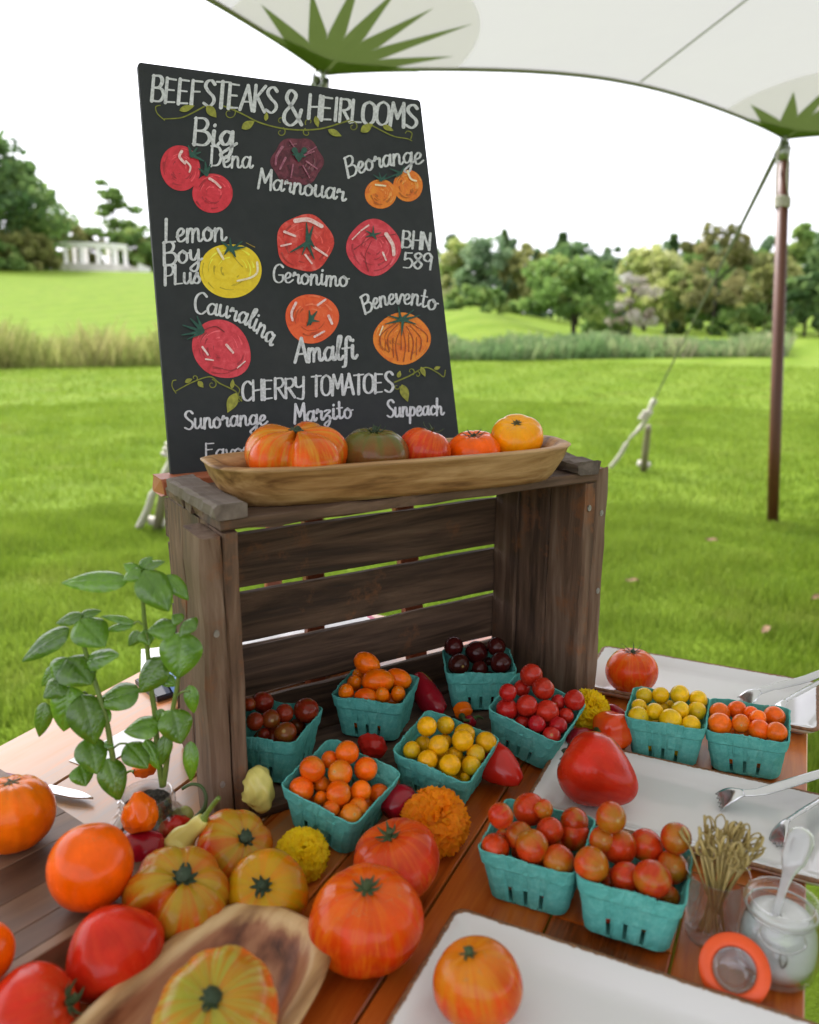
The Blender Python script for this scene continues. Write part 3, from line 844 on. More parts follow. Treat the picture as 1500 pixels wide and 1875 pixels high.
# top boards, bottom boards
for (v0, v1, tn) in ((0.0, 0.062, 0.52), (0.066, 0.092, 0.6), (0.097, 0.128, 0.55), (0.133, 0.205, 0.5)):
    board('top_board', (-0.0005, (v0 + v1) / 2, CH - 0.0068), (CWd + 0.0005, (v0 + v1) / 2, CH - 0.0068), (0, 0, 1), v1 - v0, 0.0134, tn, ch=0.002, jit=0.0009, seg=18)
for (v0, v1, tn) in ((0.0, 0.07, 0.42), (0.076, 0.14, 0.5), (0.146, 0.204, 0.45)):
    board('bottom_board', (0.0195, (v0 + v1) / 2, 0.0067), (CWd - 0.0195, (v0 + v1) / 2, 0.0067), (0, 0, 1), v1 - v0, 0.0132, tn)
board('cleat', (0.009, -0.006, CH + 0.009), (0.009, 0.168, CH + 0.009), (0, 0, 1), 0.036, 0.0175, 0.6, CRATEY, ch=0.003, jit=0.0006, seg=16)
board('cleat', (CWd - 0.02, -0.004, CH + 0.0085), (CWd - 0.02, 0.172, CH + 0.0085), (0, 0, 1), 0.040, 0.0165, 0.45, CRATEY, ch=0.003, jit=0.0012, seg=16)
NAIL = plain('nail_head', (0.35, 0.33, 0.31), 0.5, 0.7, 0.3, 200)
for (x_, z_) in ((-0.012, CH - 0.125), (-0.014, 0.06), (CWd + 0.012, CH - 0.06), (CWd + 0.014, 0.19), (CWd - 0.012, CH - 0.05)):
    MB().tube([(x_, 0.002, z_), (x_, -0.0012, z_)], 0.0032, 10, sq=(1, 1.4)).build('nail', NAIL, crate)

# ------------------------------------------------------------------ easel behind the crate
EASW = wood('easel_wood', [(0.25, (0.12, 0.03, 0.012)), (0.55, (0.27, 0.075, 0.03)), (0.85, (0.40, 0.13, 0.055))], axis=2, scale=14, rough=0.5)
EASX = wood('easel_wood_long', [(0.25, (0.16, 0.04, 0.015)), (0.55, (0.33, 0.09, 0.035)), (0.85, (0.45, 0.15, 0.06))], axis=0, scale=14, rough=0.5)
easel = thing('easel', 'reddish wooden tabletop easel standing behind the crate under the chalkboard', 'easel', (CO[0], CO[1], TZ), CY)
MB().plank((0.0, 0.2425, CH - 0.006), (0.47, 0.2425, CH - 0.006), (0, 0, 1), 0.046, 0.022, 0.6, seg=6).build('ledge', EASX, easel)
sl = math.tan(0.2286)
for (x0, x1, x2) in ((0.055, 0.095, 0.125), (0.425, 0.385, 0.345)):
    MB().plank((x0, 0.279, 0), (x1, 0.279, CH), (0, 1, 0), 0.034, 0.018, 0.5, seg=6).build('front_leg', EASW, easel)
    MB().plank((x1, 0.282, CH + 0.001), (x2, 0.282 + 0.40 * sl, CH + 0.40), (0, 1, 0), 0.034, 0.016, 0.5, seg=6).build('upright', EASW, easel)
MB().plank((0.235, 0.279, 0.0), (0.235, 0.279, CH), (0, 1, 0), 0.03, 0.018, 0.5, seg=6).build('mast', EASW, easel)
MB().plank((0.235, 0.37, CH + 0.25), (0.235, 0.46, 0.0), (0, 1, 0), 0.028, 0.016, 0.5, seg=6).build('rear_leg', EASW, easel)

# ------------------------------------------------------------------ chalkboard
SYAW, LEAN = 0.545, 0.2286
SB = CAM + ray(313, 870) * 1.0882
SU = np.array([math.cos(SYAW), math.sin(SYAW), 0.0])
SNh = np.array([-math.sin(SYAW), math.cos(SYAW), 0.0])
SVv = SNh * math.sin(LEAN) + np.array([0, 0, math.cos(LEAN)])
SN = np.cross(SU, SVv)                      # towards the viewer
def suv(px, py):
    d = ray(px, py)
    s_ = (SB - CAM) @ SN / (d @ SN)
    P = CAM + d * s_ - SB
    return (P @ SU, P @ SVv)
sign = thing('chalkboard', 'tall black chalkboard hand lettered with tomato names and painted tomatoes', 'sign', tuple(SB))
sign.matrix_world = Matrix([[SU[0], SVv[0], SN[0], SB[0]], [SU[1], SVv[1], SN[1], SB[1]], [SU[2], SVv[2], SN[2], SB[2]], [0, 0, 0, 1]])
bl, tl, tr_ = suv(313, 870), suv(252, 113), suv(770, 183)
rb = suv(838, 775)
k_ = (0.0 - rb[1]) / (tr_[1] - rb[1])
br = (rb[0] + (tr_[0] - rb[0]) * k_, 0.0)
def rounded(poly, r, n=5):
    out = []
    m = len(poly)
    for i in range(m):
        p = np.array(poly[i]); a = np.array(poly[i - 1]); b = np.array(poly[(i + 1) % m])
        u = (a - p) / np.linalg.norm(a - p); v = (b - p) / np.linalg.norm(b - p)
        for k in range(n + 1):
            t = k / n
            out.append((1 - t) ** 2 * (p + u * r) + 2 * t * (1 - t) * p + t * t * (p + v * r))
    return out
poly = rounded([bl, br, tr_, tl], 0.006)
CHALK = NT('chalkboard_black')
v_ = CHALK.obj()
n1 = CHALK.noise(v_, 5, 6, 0.7); n2 = CHALK.noise(v_, 60, 4)
CHALK.p(Base_Color=CHALK.mix(CHALK.math('MULTIPLY', CHALK.ramp(n1, [(0.40, BLK), (0.72, WHT)]), 0.8), (0.022, 0.026, 0.029, 1), (0.040, 0.040, 0.045, 1)), Roughness=CHALK.ramp(n2, [(0.3, (0.55,) * 3), (0.7, (0.7,) * 3)]), Specular_IOR_Level=0.3)
CHALK = CHALK.m
mb = MB(); V, F = [], []
n = len(poly)
for z in (-0.007, -0.0005):
    V += [(p[0], p[1], z) for p in poly]
ins = [np.array(p) + (np.mean(poly, 0) - np.array(p)) / np.linalg.norm(np.mean(poly, 0) - np.array(p)) * 0.0008 for p in poly]
V += [(p[0], p[1], 0.0) for p in ins]
for i in range(n):
    j = (i + 1) % n
    F += [(i, j, n + j, n + i), (n + i, n + j, 2 * n + j, 2 * n + i)]
F += [tuple(range(2 * n, 3 * n)), tuple(range(n - 1, -1, -1))]
mb.add(V, F).build('panel', CHALK, sign)

CHALKW = NT('chalk_paint')
nz = CHALKW.noise(CHALKW.obj(), 260, 4, 0.7)
n3 = CHALKW.noise(CHALKW.obj(), 30, 4, 0.6)
CHALKW.p(Base_Color=CHALKW.mix(CHALKW.ramp(n3, [(0.35, BLK), (0.65, WHT)]), CHALKW.ramp(nz, [(0.25, (0.30, 0.30, 0.33)), (0.6, (0.64, 0.64, 0.68))]), CHALKW.ramp(nz, [(0.25, (0.46, 0.46, 0.50)), (0.6, (0.72, 0.72, 0.77))])), Roughness=0.85)
CHALKW = CHALKW.m
OLIVE = plain('olive_paint', (0.19, 0.20, 0.025), 0.7, var=0.3, scale=120)
OLIVEL = plain('olive_paint_light', (0.28, 0.28, 0.04), 0.7, var=0.35, scale=160)
TEAL = plain('teal_paint', (0.014, 0.075, 0.055), 0.6, var=0.35, scale=150)
layer = [0]
def ribbon(mb, pts, w, taper=(1, 1), contrast=0.0, z=0.0006, rnd_cap=True):
    # a painted brush stroke along pixel points, laid on the board
    Q = [np.array(p, float) for p in pts]
    keep = [Q[0]]
    for q in Q[1:]:
        if np.linalg.norm(q - keep[-1]) > 0.35:
            keep.append(q)
    Q = keep
    if len(Q) < 2:
        Q = [Q[0], Q[0] + np.array([0.5, 0])]
    layer[0] = (layer[0] + 1) % 40
    zz = z + layer[0] * 0.000012
    m = len(Q)
    L, Rr = [], []
    for i in range(m):
        t = Q[min(i + 1, m - 1)] - Q[max(i - 1, 0)]
        t /= np.linalg.norm(t) + 1e-9
        nn = np.array([-t[1], t[0]])
        f = i / (m - 1)
        ww = w / 2 * (taper[0] + (taper[1] - taper[0]) * f) * (1 - contrast + contrast * 1.3 * abs(t[1]))
        L.append(Q[i] + nn * ww); Rr.append(Q[i] - nn * ww)
    out = list(L)
    if rnd_cap:
        for (c, a, s_) in ((Q[-1], L[-1] - Q[-1], -1),):
            for k in range(1, 6):
                g = s_ * math.pi * k / 6
                out.append(c + np.array([a[0] * math.cos(g) - a[1] * math.sin(g), a[0] * math.sin(g) + a[1] * math.cos(g)]))
    out += Rr[::-1]
    if rnd_cap:
        a = Rr[0] - Q[0]
        for k in range(1, 6):
            g = -math.pi * k / 6
            out.append(Q[0] + np.array([a[0] * math.cos(g) - a[1] * math.sin(g), a[0] * math.sin(g) + a[1] * math.cos(g)]))
    nl = len(L)
    ncap = 5 if rnd_cap else 0
    V = [(*suv(*p), zz) for p in out]
    F = []
    for i in range(nl - 1):
        a, b = i, i + 1
        c, d = nl + ncap + (nl - 1 - (i + 1)), nl + ncap + (nl - 1 - i)
        F.append((a, b, c, d))
    if rnd_cap:
        F.append(tuple(range(nl - 1, nl + ncap + 1)))
        F.append(tuple([nl + ncap + nl - 1] + list(range(2 * nl + ncap, 2 * nl + 2 * ncap)) + [0]))
    mb.add(V, F)
def blob(mb, pts, z=0.0006):
    layer[0] = (layer[0] + 1) % 40
    zz = z + layer[0] * 0.000012
    c = np.mean(pts, 0)
    V = [(*suv(*c), zz)] + [(*suv(*p), zz) for p in pts]
    n = len(pts)
    mb.add(V, [(0, 1 + (i + 1) % n, 1 + i) for i in range(n)])
GL = {
 'B': (.56, "!.04,0 .04,1|0,.98 .3,1 .42,.82 .32,.58 .06,.53|.06,.53 .4,.5 .52,.26 .36,.02 .0,.03"),
 'E': (.55, "!.06,0 .06,1|!.06,.98 .44,.96|!.06,.53 .38,.53|!.06,.03 .44,.05"),
 'F': (.54, "!.06,0 .06,1|!.06,.98 .46,.98|!.06,.55 .38,.57"),
 'S': (.52, ".45,.86 .3,1 .12,.93 .07,.75 .22,.55 .42,.38 .46,.18 .28,0 .04,.1"),
 'T': (.52, "!.26,0 .26,1|!0,.97 .52,1"),
 'A': (.54, "!0,0 .27,1|!.27,1 .52,0|!.1,.33 .44,.35"),
 'K': (.52, "!.06,0 .06,1|!.47,1 .08,.48|!.16,.55 .5,0"),
 '&': (.66, ".62,.0 .34,.45 .13,.76 .24,1 .42,.86 .3,.6 .08,.34 .08,.1 .28,-.02 .5,.14 .6,.42"),
 'H': (.54, "!.06,0 .06,1|!.48,0 .48,1|!.06,.48 .48,.52"),
 'I': (.2, "!.08,0 .08,1"),
 'R': (.52, "!.06,0 .06,1|.03,.98 .36,.98 .46,.75 .34,.55 .06,.5|!.2,.5 .5,0"),
 'L': (.46, "!.06,1 .06,.02|!.06,.02 .44,.04"),
 'O': (.58, ".28,1 .08,.85 .03,.5 .08,.15 .28,0 .48,.15 .53,.5 .48,.85 .28,1"),
 'M': (.66, "!.04,0 .1,1|!.1,1 .32,.35|!.32,.35 .54,1|!.54,1 .6,0"),
 'C': (.5, ".47,.84 .3,1 .1,.85 .03,.5 .1,.13 .3,0 .48,.15"),
 'Y': (.48, ".03,1 .04,.62 .2,.5 .4,.6|!.43,1 .42,.25|.42,.25 .36,-.12 .1,-.06"),
 'N': (.54, "!.06,0 .06,1|!.06,1 .46,0|!.46,0 .46,1"),
 'D': (.58, "!.06,0 .06,1|.0,.98 .38,.92 .52,.5 .38,.08 .0,.02"),
 'G': (.54, ".47,.86 .3,1 .1,.85 .03,.5 .1,.13 .3,0 .48,.14 .48,.42|!.48,.42 .28,.42"),
 'P': (.5, "!.06,0 .06,1|.02,.98 .36,.98 .46,.74 .34,.5 .06,.46"),
 '8': (.46, ".4,.84 .25,1 .08,.83 .22,.56 .42,.28 .25,0 .05,.22 .2,.5 .4,.84"),
 '5': (.48, "!.42,1 .1,.98|!.1,.98 .08,.56|.08,.56 .3,.64 .45,.38 .33,.06 .03,.05"),
 '9': (.48, ".43,.75 .28,1 .08,.87 .08,.6 .28,.5 .43,.75|!.43,.8 .38,0"),
 'a': (.52, ".4,.48 .2,.55 .05,.3 .15,.03 .32,.12 .4,.45|.41,.55 .4,.15 .48,.03 .56,.15"),
 'c': (.42, ".38,.45 .22,.55 .06,.3 .18,.02 .46,.16"),
 'e': (.42, ".04,.2 .26,.3 .32,.46 .2,.55 .07,.35 .12,.05 .28,.02 .46,.18"),
 'f': (.36, ".36,.85 .28,1 .17,.85 .15,.3 .13,-.2 .02,-.28|!.0,.5 .36,.53"),
 'g': (.52, ".4,.48 .2,.55 .05,.32 .15,.08 .32,.15 .4,.45|.41,.55 .4,-.15 .25,-.40 .08,-.3 .3,-.08 .56,.15"),
 'h': (.52, "!.06,1 .06,0|.06,.3 .2,.53 .33,.45 .35,.1 .45,.02 .55,.14"),
 'i': (.26, ".08,.55 .08,.12 .18,.02 .28,.15|!.09,.76 .1,.79"),
 'l': (.3, ".02,.15 .2,.7 .24,.98 .14,.95 .1,.5 .14,.08 .24,.02 .34,.16"),
 'm': (.68, "!.06,.52 .06,0|.06,.3 .17,.54 .27,.45 .27,0|.27,.3 .4,.54 .5,.45 .52,.1 .6,.02 .7,.14"),
 'n': (.5, "!.06,.52 .06,0|.06,.3 .2,.54 .32,.45 .34,.1 .43,.02 .53,.14"),
 'o': (.46, ".22,.55 .06,.4 .06,.15 .2,.01 .36,.14 .36,.4 .22,.55 .3,.42 .5,.44"),
 'p': (.46, "!.07,.54 .06,-.42|.07,.35 .2,.55 .36,.42 .34,.12 .18,.02 .07,.12"),
 'r': (.42, ".04,.42 .1,.6 .16,.46 .3,.48 .29,.15 .36,.02 .46,.14"),
 's': (.38, ".02,.12 .2,.56 .24,.4 .34,.18 .22,.01 .06,.07"),
 't': (.36, "!.13,.88 .13,.12|.13,.14 .2,.01 .36,.14|!0,.56 .3,.58"),
 'u': (.5, ".06,.54 .06,.15 .18,.01 .34,.2|!.36,.54 .36,.12|.36,.14 .44,.01 .54,.14"),
 'v': (.44, ".04,.52 .13,.06 .2,.05 .34,.5 .46,.44"),
 'y': (.5, ".06,.54 .08,.2 .22,.12 .36,.4|.38,.54 .36,-.2 .2,-.4 .06,-.25 .3,-.02 .52,.14"),
 'z': (.44, ".04,.5 .2,.56 .33,.5 .1,.25 .3,.22 .3,-.15 .12,-.36 .04,-.2 .2,-.05 .44,.12"),
 ' ': (.28, ""),
}
def write(text, a, b, cap, w, mid=None, con=0.42):
    mb = MB()
    tot = sum(GL[c][0] for c in text)
    a, b = np.array(a, float), np.array(b, float)
    mid = (a + b) / 2 if mid is None else np.array(mid, float)
    ctl = 2 * mid - (a + b) / 2
    pos = lambda t: (1 - t) ** 2 * a + 2 * t * (1 - t) * ctl + t * t * b
    x = 0.0
    for ch in text:
        adv, st = GL[ch]
        jy = rnd.uniform(-0.02, 0.02) * cap
        js = rnd.uniform(0.97, 1.04)
        for s_ in (st.split('|') if st else []):
            sharp = s_[0] == '!'
            P = [tuple(float(q) for q in p.split(',')) for p in s_.lstrip('!').split()]
            P = [np.array(p) for p in P]
            P = spline(P, 6 if not sharp else 5) if (len(P) > 2 and not sharp) else spline(P, 5)
            out = []
            for p in P:
                t = (x + p[0]) / tot
                o = pos(t)
                tg = pos(t + 0.01) - pos(t - 0.01); tg /= np.linalg.norm(tg)
                up = np.array([tg[1], -tg[0]])
                if up[1] > 0: up = -up
                up = up * 0.55 + np.array([0.06, -0.99]) * 0.45
                out.append(o + up * (p[1] * cap * js + jy))
            ribbon(mb, out, w * 0.98 * rnd.uniform(0.92, 1.08), (1.0, rnd.uniform(0.8, 1.0)), con)
        x += adv
    o = mb.build('lettering', CHALKW, sign)
    o['label'] = 'white hand lettering %s' % text
    return o
write('BEEFSTEAKS', (276, 185), (507, 207), 46, 6.2)
write('&', (516, 229), (554, 229), 62, 6.8, con=0.4)
write('HEIRLOOMS', (562, 217), (764, 235), 42, 5.9)
write('Big', (353, 264), (430, 271), 50, 6.4)
write('Dena', (384, 304), (461, 309), 38, 4.6)
write('Marnouar', (471, 344), (631, 369), 36, 4.6)
write('Beorange', (637, 326), (773, 301), 37, 4.4, (702, 306))
write('Lemon', (301, 444), (413, 441), 44, 5.2)
write('Boy', (299, 486), (369, 480), 42, 5.2)
write('PLus', (300, 522), (367, 519), 36, 4.8)
write('Geronimo', (499, 517), (637, 525), 34, 4.4)
write('BHN', (735, 453), (788, 458), 30, 4.4)
write('589', (737, 491), (791, 494), 29, 4.2)
write('Cauralina', (355, 574), (496, 634), 38, 4.8, (436, 590))
write('Amalfi', (540, 664), (653, 658), 44, 5.6)
write('Benevento', (668, 575), (797, 571), 35, 4.2, (728, 557))
write('CHERRY', (443, 735), (558, 726), 36, 5.0)
write('TOMATOES', (570, 725), (721, 718), 36, 5.0)
write('Sunorange', (337, 787), (488, 778), 34, 4.4)
write('Marzito', (538, 775), (645, 765), 34, 4.4)
write('Sunpeach', (708, 764), (812, 760), 31, 4.2)
write('Favorita', (375, 839), (500, 831), 26, 3.8)
# vines
def vine(strokes, leaves, curls, label):
    mb = MB()
    for P, w, tp in strokes:
        ribbon(mb, spline(P, 7), w, tp)
    for (c, r, a0, a1) in curls:
        P = [(c[0] + r * (1 - 0.75 * t) * math.cos(a0 + (a1 - a0) * t), c[1] + r * (1 - 0.75 * t) * math.sin(a0 + (a1 - a0) * t)) for t in np.linspace(0, 1, 22)]
        ribbon(mb, P, 2.2, (1, 0.6))
    o = mb.build('vine', OLIVE, sign)
    o['label'] = label
    for (x0, y0, x1, y1, w) in leaves:
        m2 = MB()
        a, b = np.array([x0, y0]), np.array([x1, y1]); d = b - a; n_ = np.array([-d[1], d[0]]) / np.linalg.norm(d)
        up = [a + d * t + n_ * w / 2 * math.sin(math.pi * t ** 0.8) for t in np.linspace(0, 1, 12)]
        dn = [a + d * t - n_ * w / 2 * math.sin(math.pi * t ** 0.8) for t in np.linspace(0, 1, 12)]
        blob(m2, up + dn[::-1][1:-1], 0.0012)
        m2.build('vine_leaf', OLIVEL, o)
vine([([(301, 220), (288, 208), (285, 196), (293, 193)], 2.4, (0.8, 0.8)), ([(301, 218), (330, 216), (350, 208), (374, 195)], 2.6, (0.8, 1.1)),
      ([(406, 193), (440, 207), (474, 224), (510, 234), (545, 238), (586, 236), (625, 225), (640, 220)], 3.6, (0.7, 0.8)),
      ([(674, 226), (700, 240), (722, 250), (745, 254), (754, 258)], 2.6, (0.9, 0.6)), ([(752, 254), (754, 244), (746, 240), (742, 244)], 2.2, (1, .7))],
     [(328, 203, 356, 194, 12), (378, 194, 396, 216, 16), (442, 236, 466, 222, 15), (486, 222, 488, 206, 8), (600, 238, 625, 250, 12), (577, 213, 582, 234, 10), (660, 242, 682, 227, 15), (700, 230, 720, 240, 10)],
     [((420, 207), 14, -2.2, 5.0), ((514, 222), 9, 0.5, -4.5), ((514, 242), 9, -1.0, 4.6), ((562, 243), 8, -2.0, -7.0), ((646, 232), 10, -2.4, 4.6), ((566, 224), 8, 2.6, 7)],
     'olive painted vine under the heading')
vine([([(322, 720), (315, 708), (316, 698), (322, 696)], 2.2, (.8, .8)), ([(322, 716), (352, 700), (384, 690), (402, 702), (430, 716), (438, 730), (442, 734)], 2.8, (.7, 1)), ([(424, 700), (438, 712), (436, 722)], 2.2, (1, .7))],
     [(432, 720, 416, 756, 20), (362, 698, 372, 710, 10), (338, 700, 352, 694, 8), (424, 712, 426, 694, 8)], [((388, 704), 9, -1.5, 5), ((356, 692), 6, 1, -4), ((440, 730), 6, 2, 7)], 'olive painted vine left of the cherry tomatoes heading')
vine([([(722, 700), (750, 688), (778, 673), (800, 682), (812, 690), (815, 678)], 2.6, (1, .6))],
     [(735, 704, 746, 736, 16), (728, 692, 732, 679, 8), (770, 672, 778, 690, 9), (794, 676, 806, 672, 7)], [((752, 680), 7, 1.0, -4), ((764, 686), 6, -2, 3), ((726, 708), 6, 0, 5)], 'olive painted vine right of the cherry tomatoes heading')
# painted fruit
def paint(name, base, dark, light, scale=60, stretch=(1, 1, 1)):
    m = NT(name)
    v = m.map(m.obj(), stretch)
    nz = m.noise(v, scale, 6, 0.7, 0.8)
    m.p(Base_Color=m.ramp(nz, [(0.33, dark), (0.5, base), (0.68, light)]), Roughness=0.45)
    return m.m
SHADES = {}
def shade_of(mat, k):
    key = (mat.name, k)
    if key not in SHADES:
        els = [n for n in mat.node_tree.nodes if n.type == 'VALTORGB'][0].color_ramp.elements
        cs = [tuple(min(0.85, c * k + (0.05 if k > 1 else 0)) for c in e.color[:3]) for e in els]
        SHADES[key] = paint(mat.name + ('_deep' if k < 1 else '_pale'), cs[1], cs[0], cs[2], 140)
    return SHADES[key]
PINKW = paint('pale_pink_paint', (0.84, 0.56, 0.56), (0.74, 0.30, 0.30), (0.88, 0.80, 0.80), 220)
CREAMW = paint('cream_paint', (0.85, 0.74, 0.50), (0.8, 0.55, 0.22), (0.88, 0.84, 0.76), 220)
def fruit(cx, cy, rx, ry, mat, label, hl, hlm, stem, shape=None, rot=0.0, strokes=None, sm=None):
    P = []
    for i in range(48):
        a = 2 * math.pi * i / 48
        k = 1.0 if shape is None else shape(a)
        x, y = rx * k * math.cos(a), ry * k * math.sin(a)
        P.append((cx + x * math.cos(rot) - y * math.sin(rot), cy + x * math.sin(rot) + y * math.cos(rot)))
    mb = MB(); blob(mb, P, 0.0002)
    o = mb.build('painted_tomato', mat, sign)
    o['label'] = label
    r2 = random.Random(int(cx * 3 + cy))
    for nm_, mt_, cnt in (('dark_brushwork', shade_of(mat, 0.62), 13), ('light_brushwork', shade_of(mat, 1.35), 11)):
        m5 = MB()
        for q in range(cnt):
            a0 = r2.uniform(0.2, 3.6) if cnt == 13 else r2.uniform(3.2, 6.6)
            rr_ = r2.uniform(0.25, 0.93); sp = r2.uniform(0.25, 0.7)
            P = [(cx + rx * rr_ * math.cos(a0 + sp * t) * (1 if shape is None else shape(a0 + sp * t)), cy + ry * rr_ * math.sin(a0 + sp * t)) for t in np.linspace(0, 1, 9)]
            ribbon(m5, P, r2.uniform(1.2, 4.2), (0.3, 1.0), z=0.0007, rnd_cap=True)
        m5.build(nm_, mt_, o)
    if strokes:
        m3 = MB()
        for P, w in strokes:
            ribbon(m3, spline([(cx + p[0], cy + p[1]) for p in P], 7), w, (0.4, 0.7), z=0.0013)
        m3.build('brush_line', sm, o)
    m2 = MB()
    for P, w in hl:
        ribbon(m2, spline([(cx + p[0], cy + p[1]) for p in P], 6), w, (0.6, 0.5), z=0.0019)
    m2.build('painted_highlight', hlm, o)
    m4 = MB()
    for P, w in stem:
        ribbon(m4, spline([(cx + p[0], cy + p[1]) for p in P], 6), w, (1.2, 0.3), z=0.0025)
    m4.build('painted_stem', TEAL, o)
CR_ = paint('crimson_paint', (0.64, 0.022, 0.042), (0.46, 0.014, 0.026), (0.74, 0.04, 0.07))
REDP = paint('pink_red_paint', (0.66, 0.04, 0.065), (0.50, 0.02, 0.035), (0.75, 0.09, 0.12))
RED2 = paint('scarlet_paint', (0.66, 0.042, 0.028), (0.50, 0.02, 0.016), (0.74, 0.13, 0.11))
PLUM = paint('plum_paint', (0.11, 0.012, 0.028), (0.045, 0.006, 0.014), (0.20, 0.035, 0.06))
ORG = paint('orange_paint', (0.80, 0.20, 0.010), (0.66, 0.12, 0.008), (0.84, 0.29, 0.02))
YEL = paint('yellow_paint', (0.80, 0.57, 0.008), (0.68, 0.46, 0.008), (0.84, 0.64, 0.04))
ORR = paint('orange_red_paint', (0.80, 0.10, 0.018), (0.68, 0.06, 0.012), (0.84, 0.15, 0.04))
DRK = paint('dark_red_paint', (0.20, 0.015, 0.02), (0.12, 0.01, 0.012), (0.3, 0.03, 0.03), 120)
BRN = paint('brown_stripe_paint', (0.30, 0.05, 0.008), (0.18, 0.03, 0.006), (0.45, 0.09, 0.01), 120)
fruit(330, 308, 38, 40, CR_, 'painted crimson tomato, upper of the two under Big Dena', [([(2, -30), (-2, -20), (8, -8)], 9), ([(10, -12), (18, -2), (16, 8)], 6)], PINKW, [([(20, -22), (14, -40)], 7), ([(20, -22), (30, -36)], 7), ([(20, -22), (36, -28)], 6), ([(22, -22), (42, -12)], 6)], lambda a: 1 - .05 * math.cos(2 * a + .7))
fruit(389, 354, 37, 36, CR_, 'painted crimson tomato, lower of the two under Big Dena', [([(-6, -26), (4, -20), (14, -10)], 8)], PINKW, [([(-12, -34), (-14, -56)], 7), ([(-12, -34), (-4, -52)], 6), ([(-12, -34), (-26, -44)], 6)])
fruit(544, 296, 47, 44, PLUM, 'painted dark plum coloured ribbed tomato above Marnouar', [([(-14, -38), (-6, -26)], 4), ([(-28, -26), (-38, -10), (-40, 6)], 8), ([(-22, -6), (-32, 14)], 7), ([(-8, 6), (-12, 30)], 5), ([(10, -10), (30, -18)], 5), ([(16, 0), (36, 14)], 5), ([(18, -16), (34, -26)], 4), ([(10, 8), (22, 30)], 4)], paint('mauve_paint', (0.32, 0.09, 0.15), (0.2, 0.04, 0.08), (0.5, 0.22, 0.28), 160),
      [([(-6, -20), (2, -8)], 9), ([(12, -20), (4, -8)], 9), ([(2, -8), (2, 0)], 12), ([(-2, -12), (-10, -12)], 5), ([(6, -10), (14, -8)], 5)], lambda a: 1 + .05 * math.cos(6 * a))
fruit(697, 355, 29, 27, ORG, 'painted orange tomato, left of the pair under Beorange', [([(-10, -16), (8, -14)], 6)], CREAMW, [([(0, -24), (-14, -34)], 4), ([(0, -24), (-4, -38)], 4), ([(0, -24), (10, -36)], 4), ([(-2, -24), (18, -30)], 4)])
fruit(747, 340, 27, 29, ORG, 'painted orange tomato, right of the pair under Beorange', [([(-2, -26), (4, -12), (14, -8)], 6)], CREAMW, [([(-14, -22), (-34, -30)], 4), ([(-14, -22), (-24, -14)], 4), ([(-14, -22), (-8, -34)], 4), ([(-14, -22), (-38, -14)], 4)])
fruit(422, 495, 57, 51, YEL, 'painted yellow tomato beside Lemon Boy Plus', [([(-24, -38), (-14, -20)], 8), ([(48, -14), (48, 4), (36, 14), (12, 20)], 7)], CREAMW, [([(0, -38), (-18, -52)], 6), ([(0, -38), (-2, -58)], 6), ([(0, -36), (20, -52)], 6), ([(2, -38), (26, -42)], 6), ([(0, -40), (8, -24)], 8), ([(-4, -40), (-12, -28)], 6)], lambda a: 1 - .07 * max(0, math.cos(a + 1.57)) ** 8, strokes=[([(4, -26), (16, -12), (22, -6)], 2), ([(28, -50), (44, -42)], 2)], sm=paint('mustard_paint', (.38, .26, .01), (.3, .2, .01), (.5, .36, .02)))
fruit(558, 445, 52, 52, RED2, 'painted red tomato above Geronimo', [([(-18, -40), (6, -42), (30, -30)], 14), ([(-38, -20), (-18, -12)], 8), ([(16, 8), (40, 24)], 7), ([(0, 22), (12, 38)], 6), ([(-44, 6), (-26, 2)], 6)], PINKW, [([(4, 0), (2, -36)], 7), ([(4, 0), (14, -30)], 7), ([(4, 0), (-28, 18)], 6), ([(4, 2), (16, 30)], 6), ([(2, 2), (-6, 22)], 5), ([(6, -4), (16, 8)], 8)], lambda a: 1 + .035 * math.cos(5 * a + .4))
fruit(684, 453, 49, 51, REDP, 'painted pinkish red tomato beside BHN 589', [([(22, -24), (34, -4), (36, 14)], 12), ([(-10, -40), (-24, -30)], 5), ([(16, 10), (22, 24)], 6), ([(-40, -14), (-26, -28)], 4)], PINKW, [([(-2, -22), (-16, -30)], 4), ([(-2, -22), (-2, -38)], 4), ([(-2, -22), (12, -26)], 4), ([(-2, -22), (4, -14)], 5), ([(-4, -22), (-16, -18)], 4)], lambda a: 1 + .03 * math.cos(4 * a), strokes=[([(-4, -12), (-16, 16), (-10, 44)], 2), ([(-8, -16), (-36, 4)], 2), ([(6, -18), (40, -24)], 2)], sm=DRK)
fruit(404, 638, 54, 51, REDP, 'painted heart shaped pinkish tomato under Cauralina', [([(-34, -2), (-24, 12)], 7), ([(-28, 20), (-14, 22)], 5), ([(10, -6), (22, 8)], 8), ([(30, 36), (44, 24)], 4)], PINKW, [([(-34, -32), (-56, -54)], 7), ([(-34, -30), (-70, -42)], 6), ([(-34, -30), (-72, -24)], 6), ([(-34, -32), (-44, -58)], 6), ([(-36, -28), (-62, -16)], 5)], lambda a: 1 + .12 * max(0, math.cos(a - .75)) ** 6 - .06 * math.cos(2 * a + 1), strokes=[([(-30, -34), (-10, -40), (6, -30)], 3), ([(-10, 34), (20, 40), (44, 26)], 2)], sm=DRK)
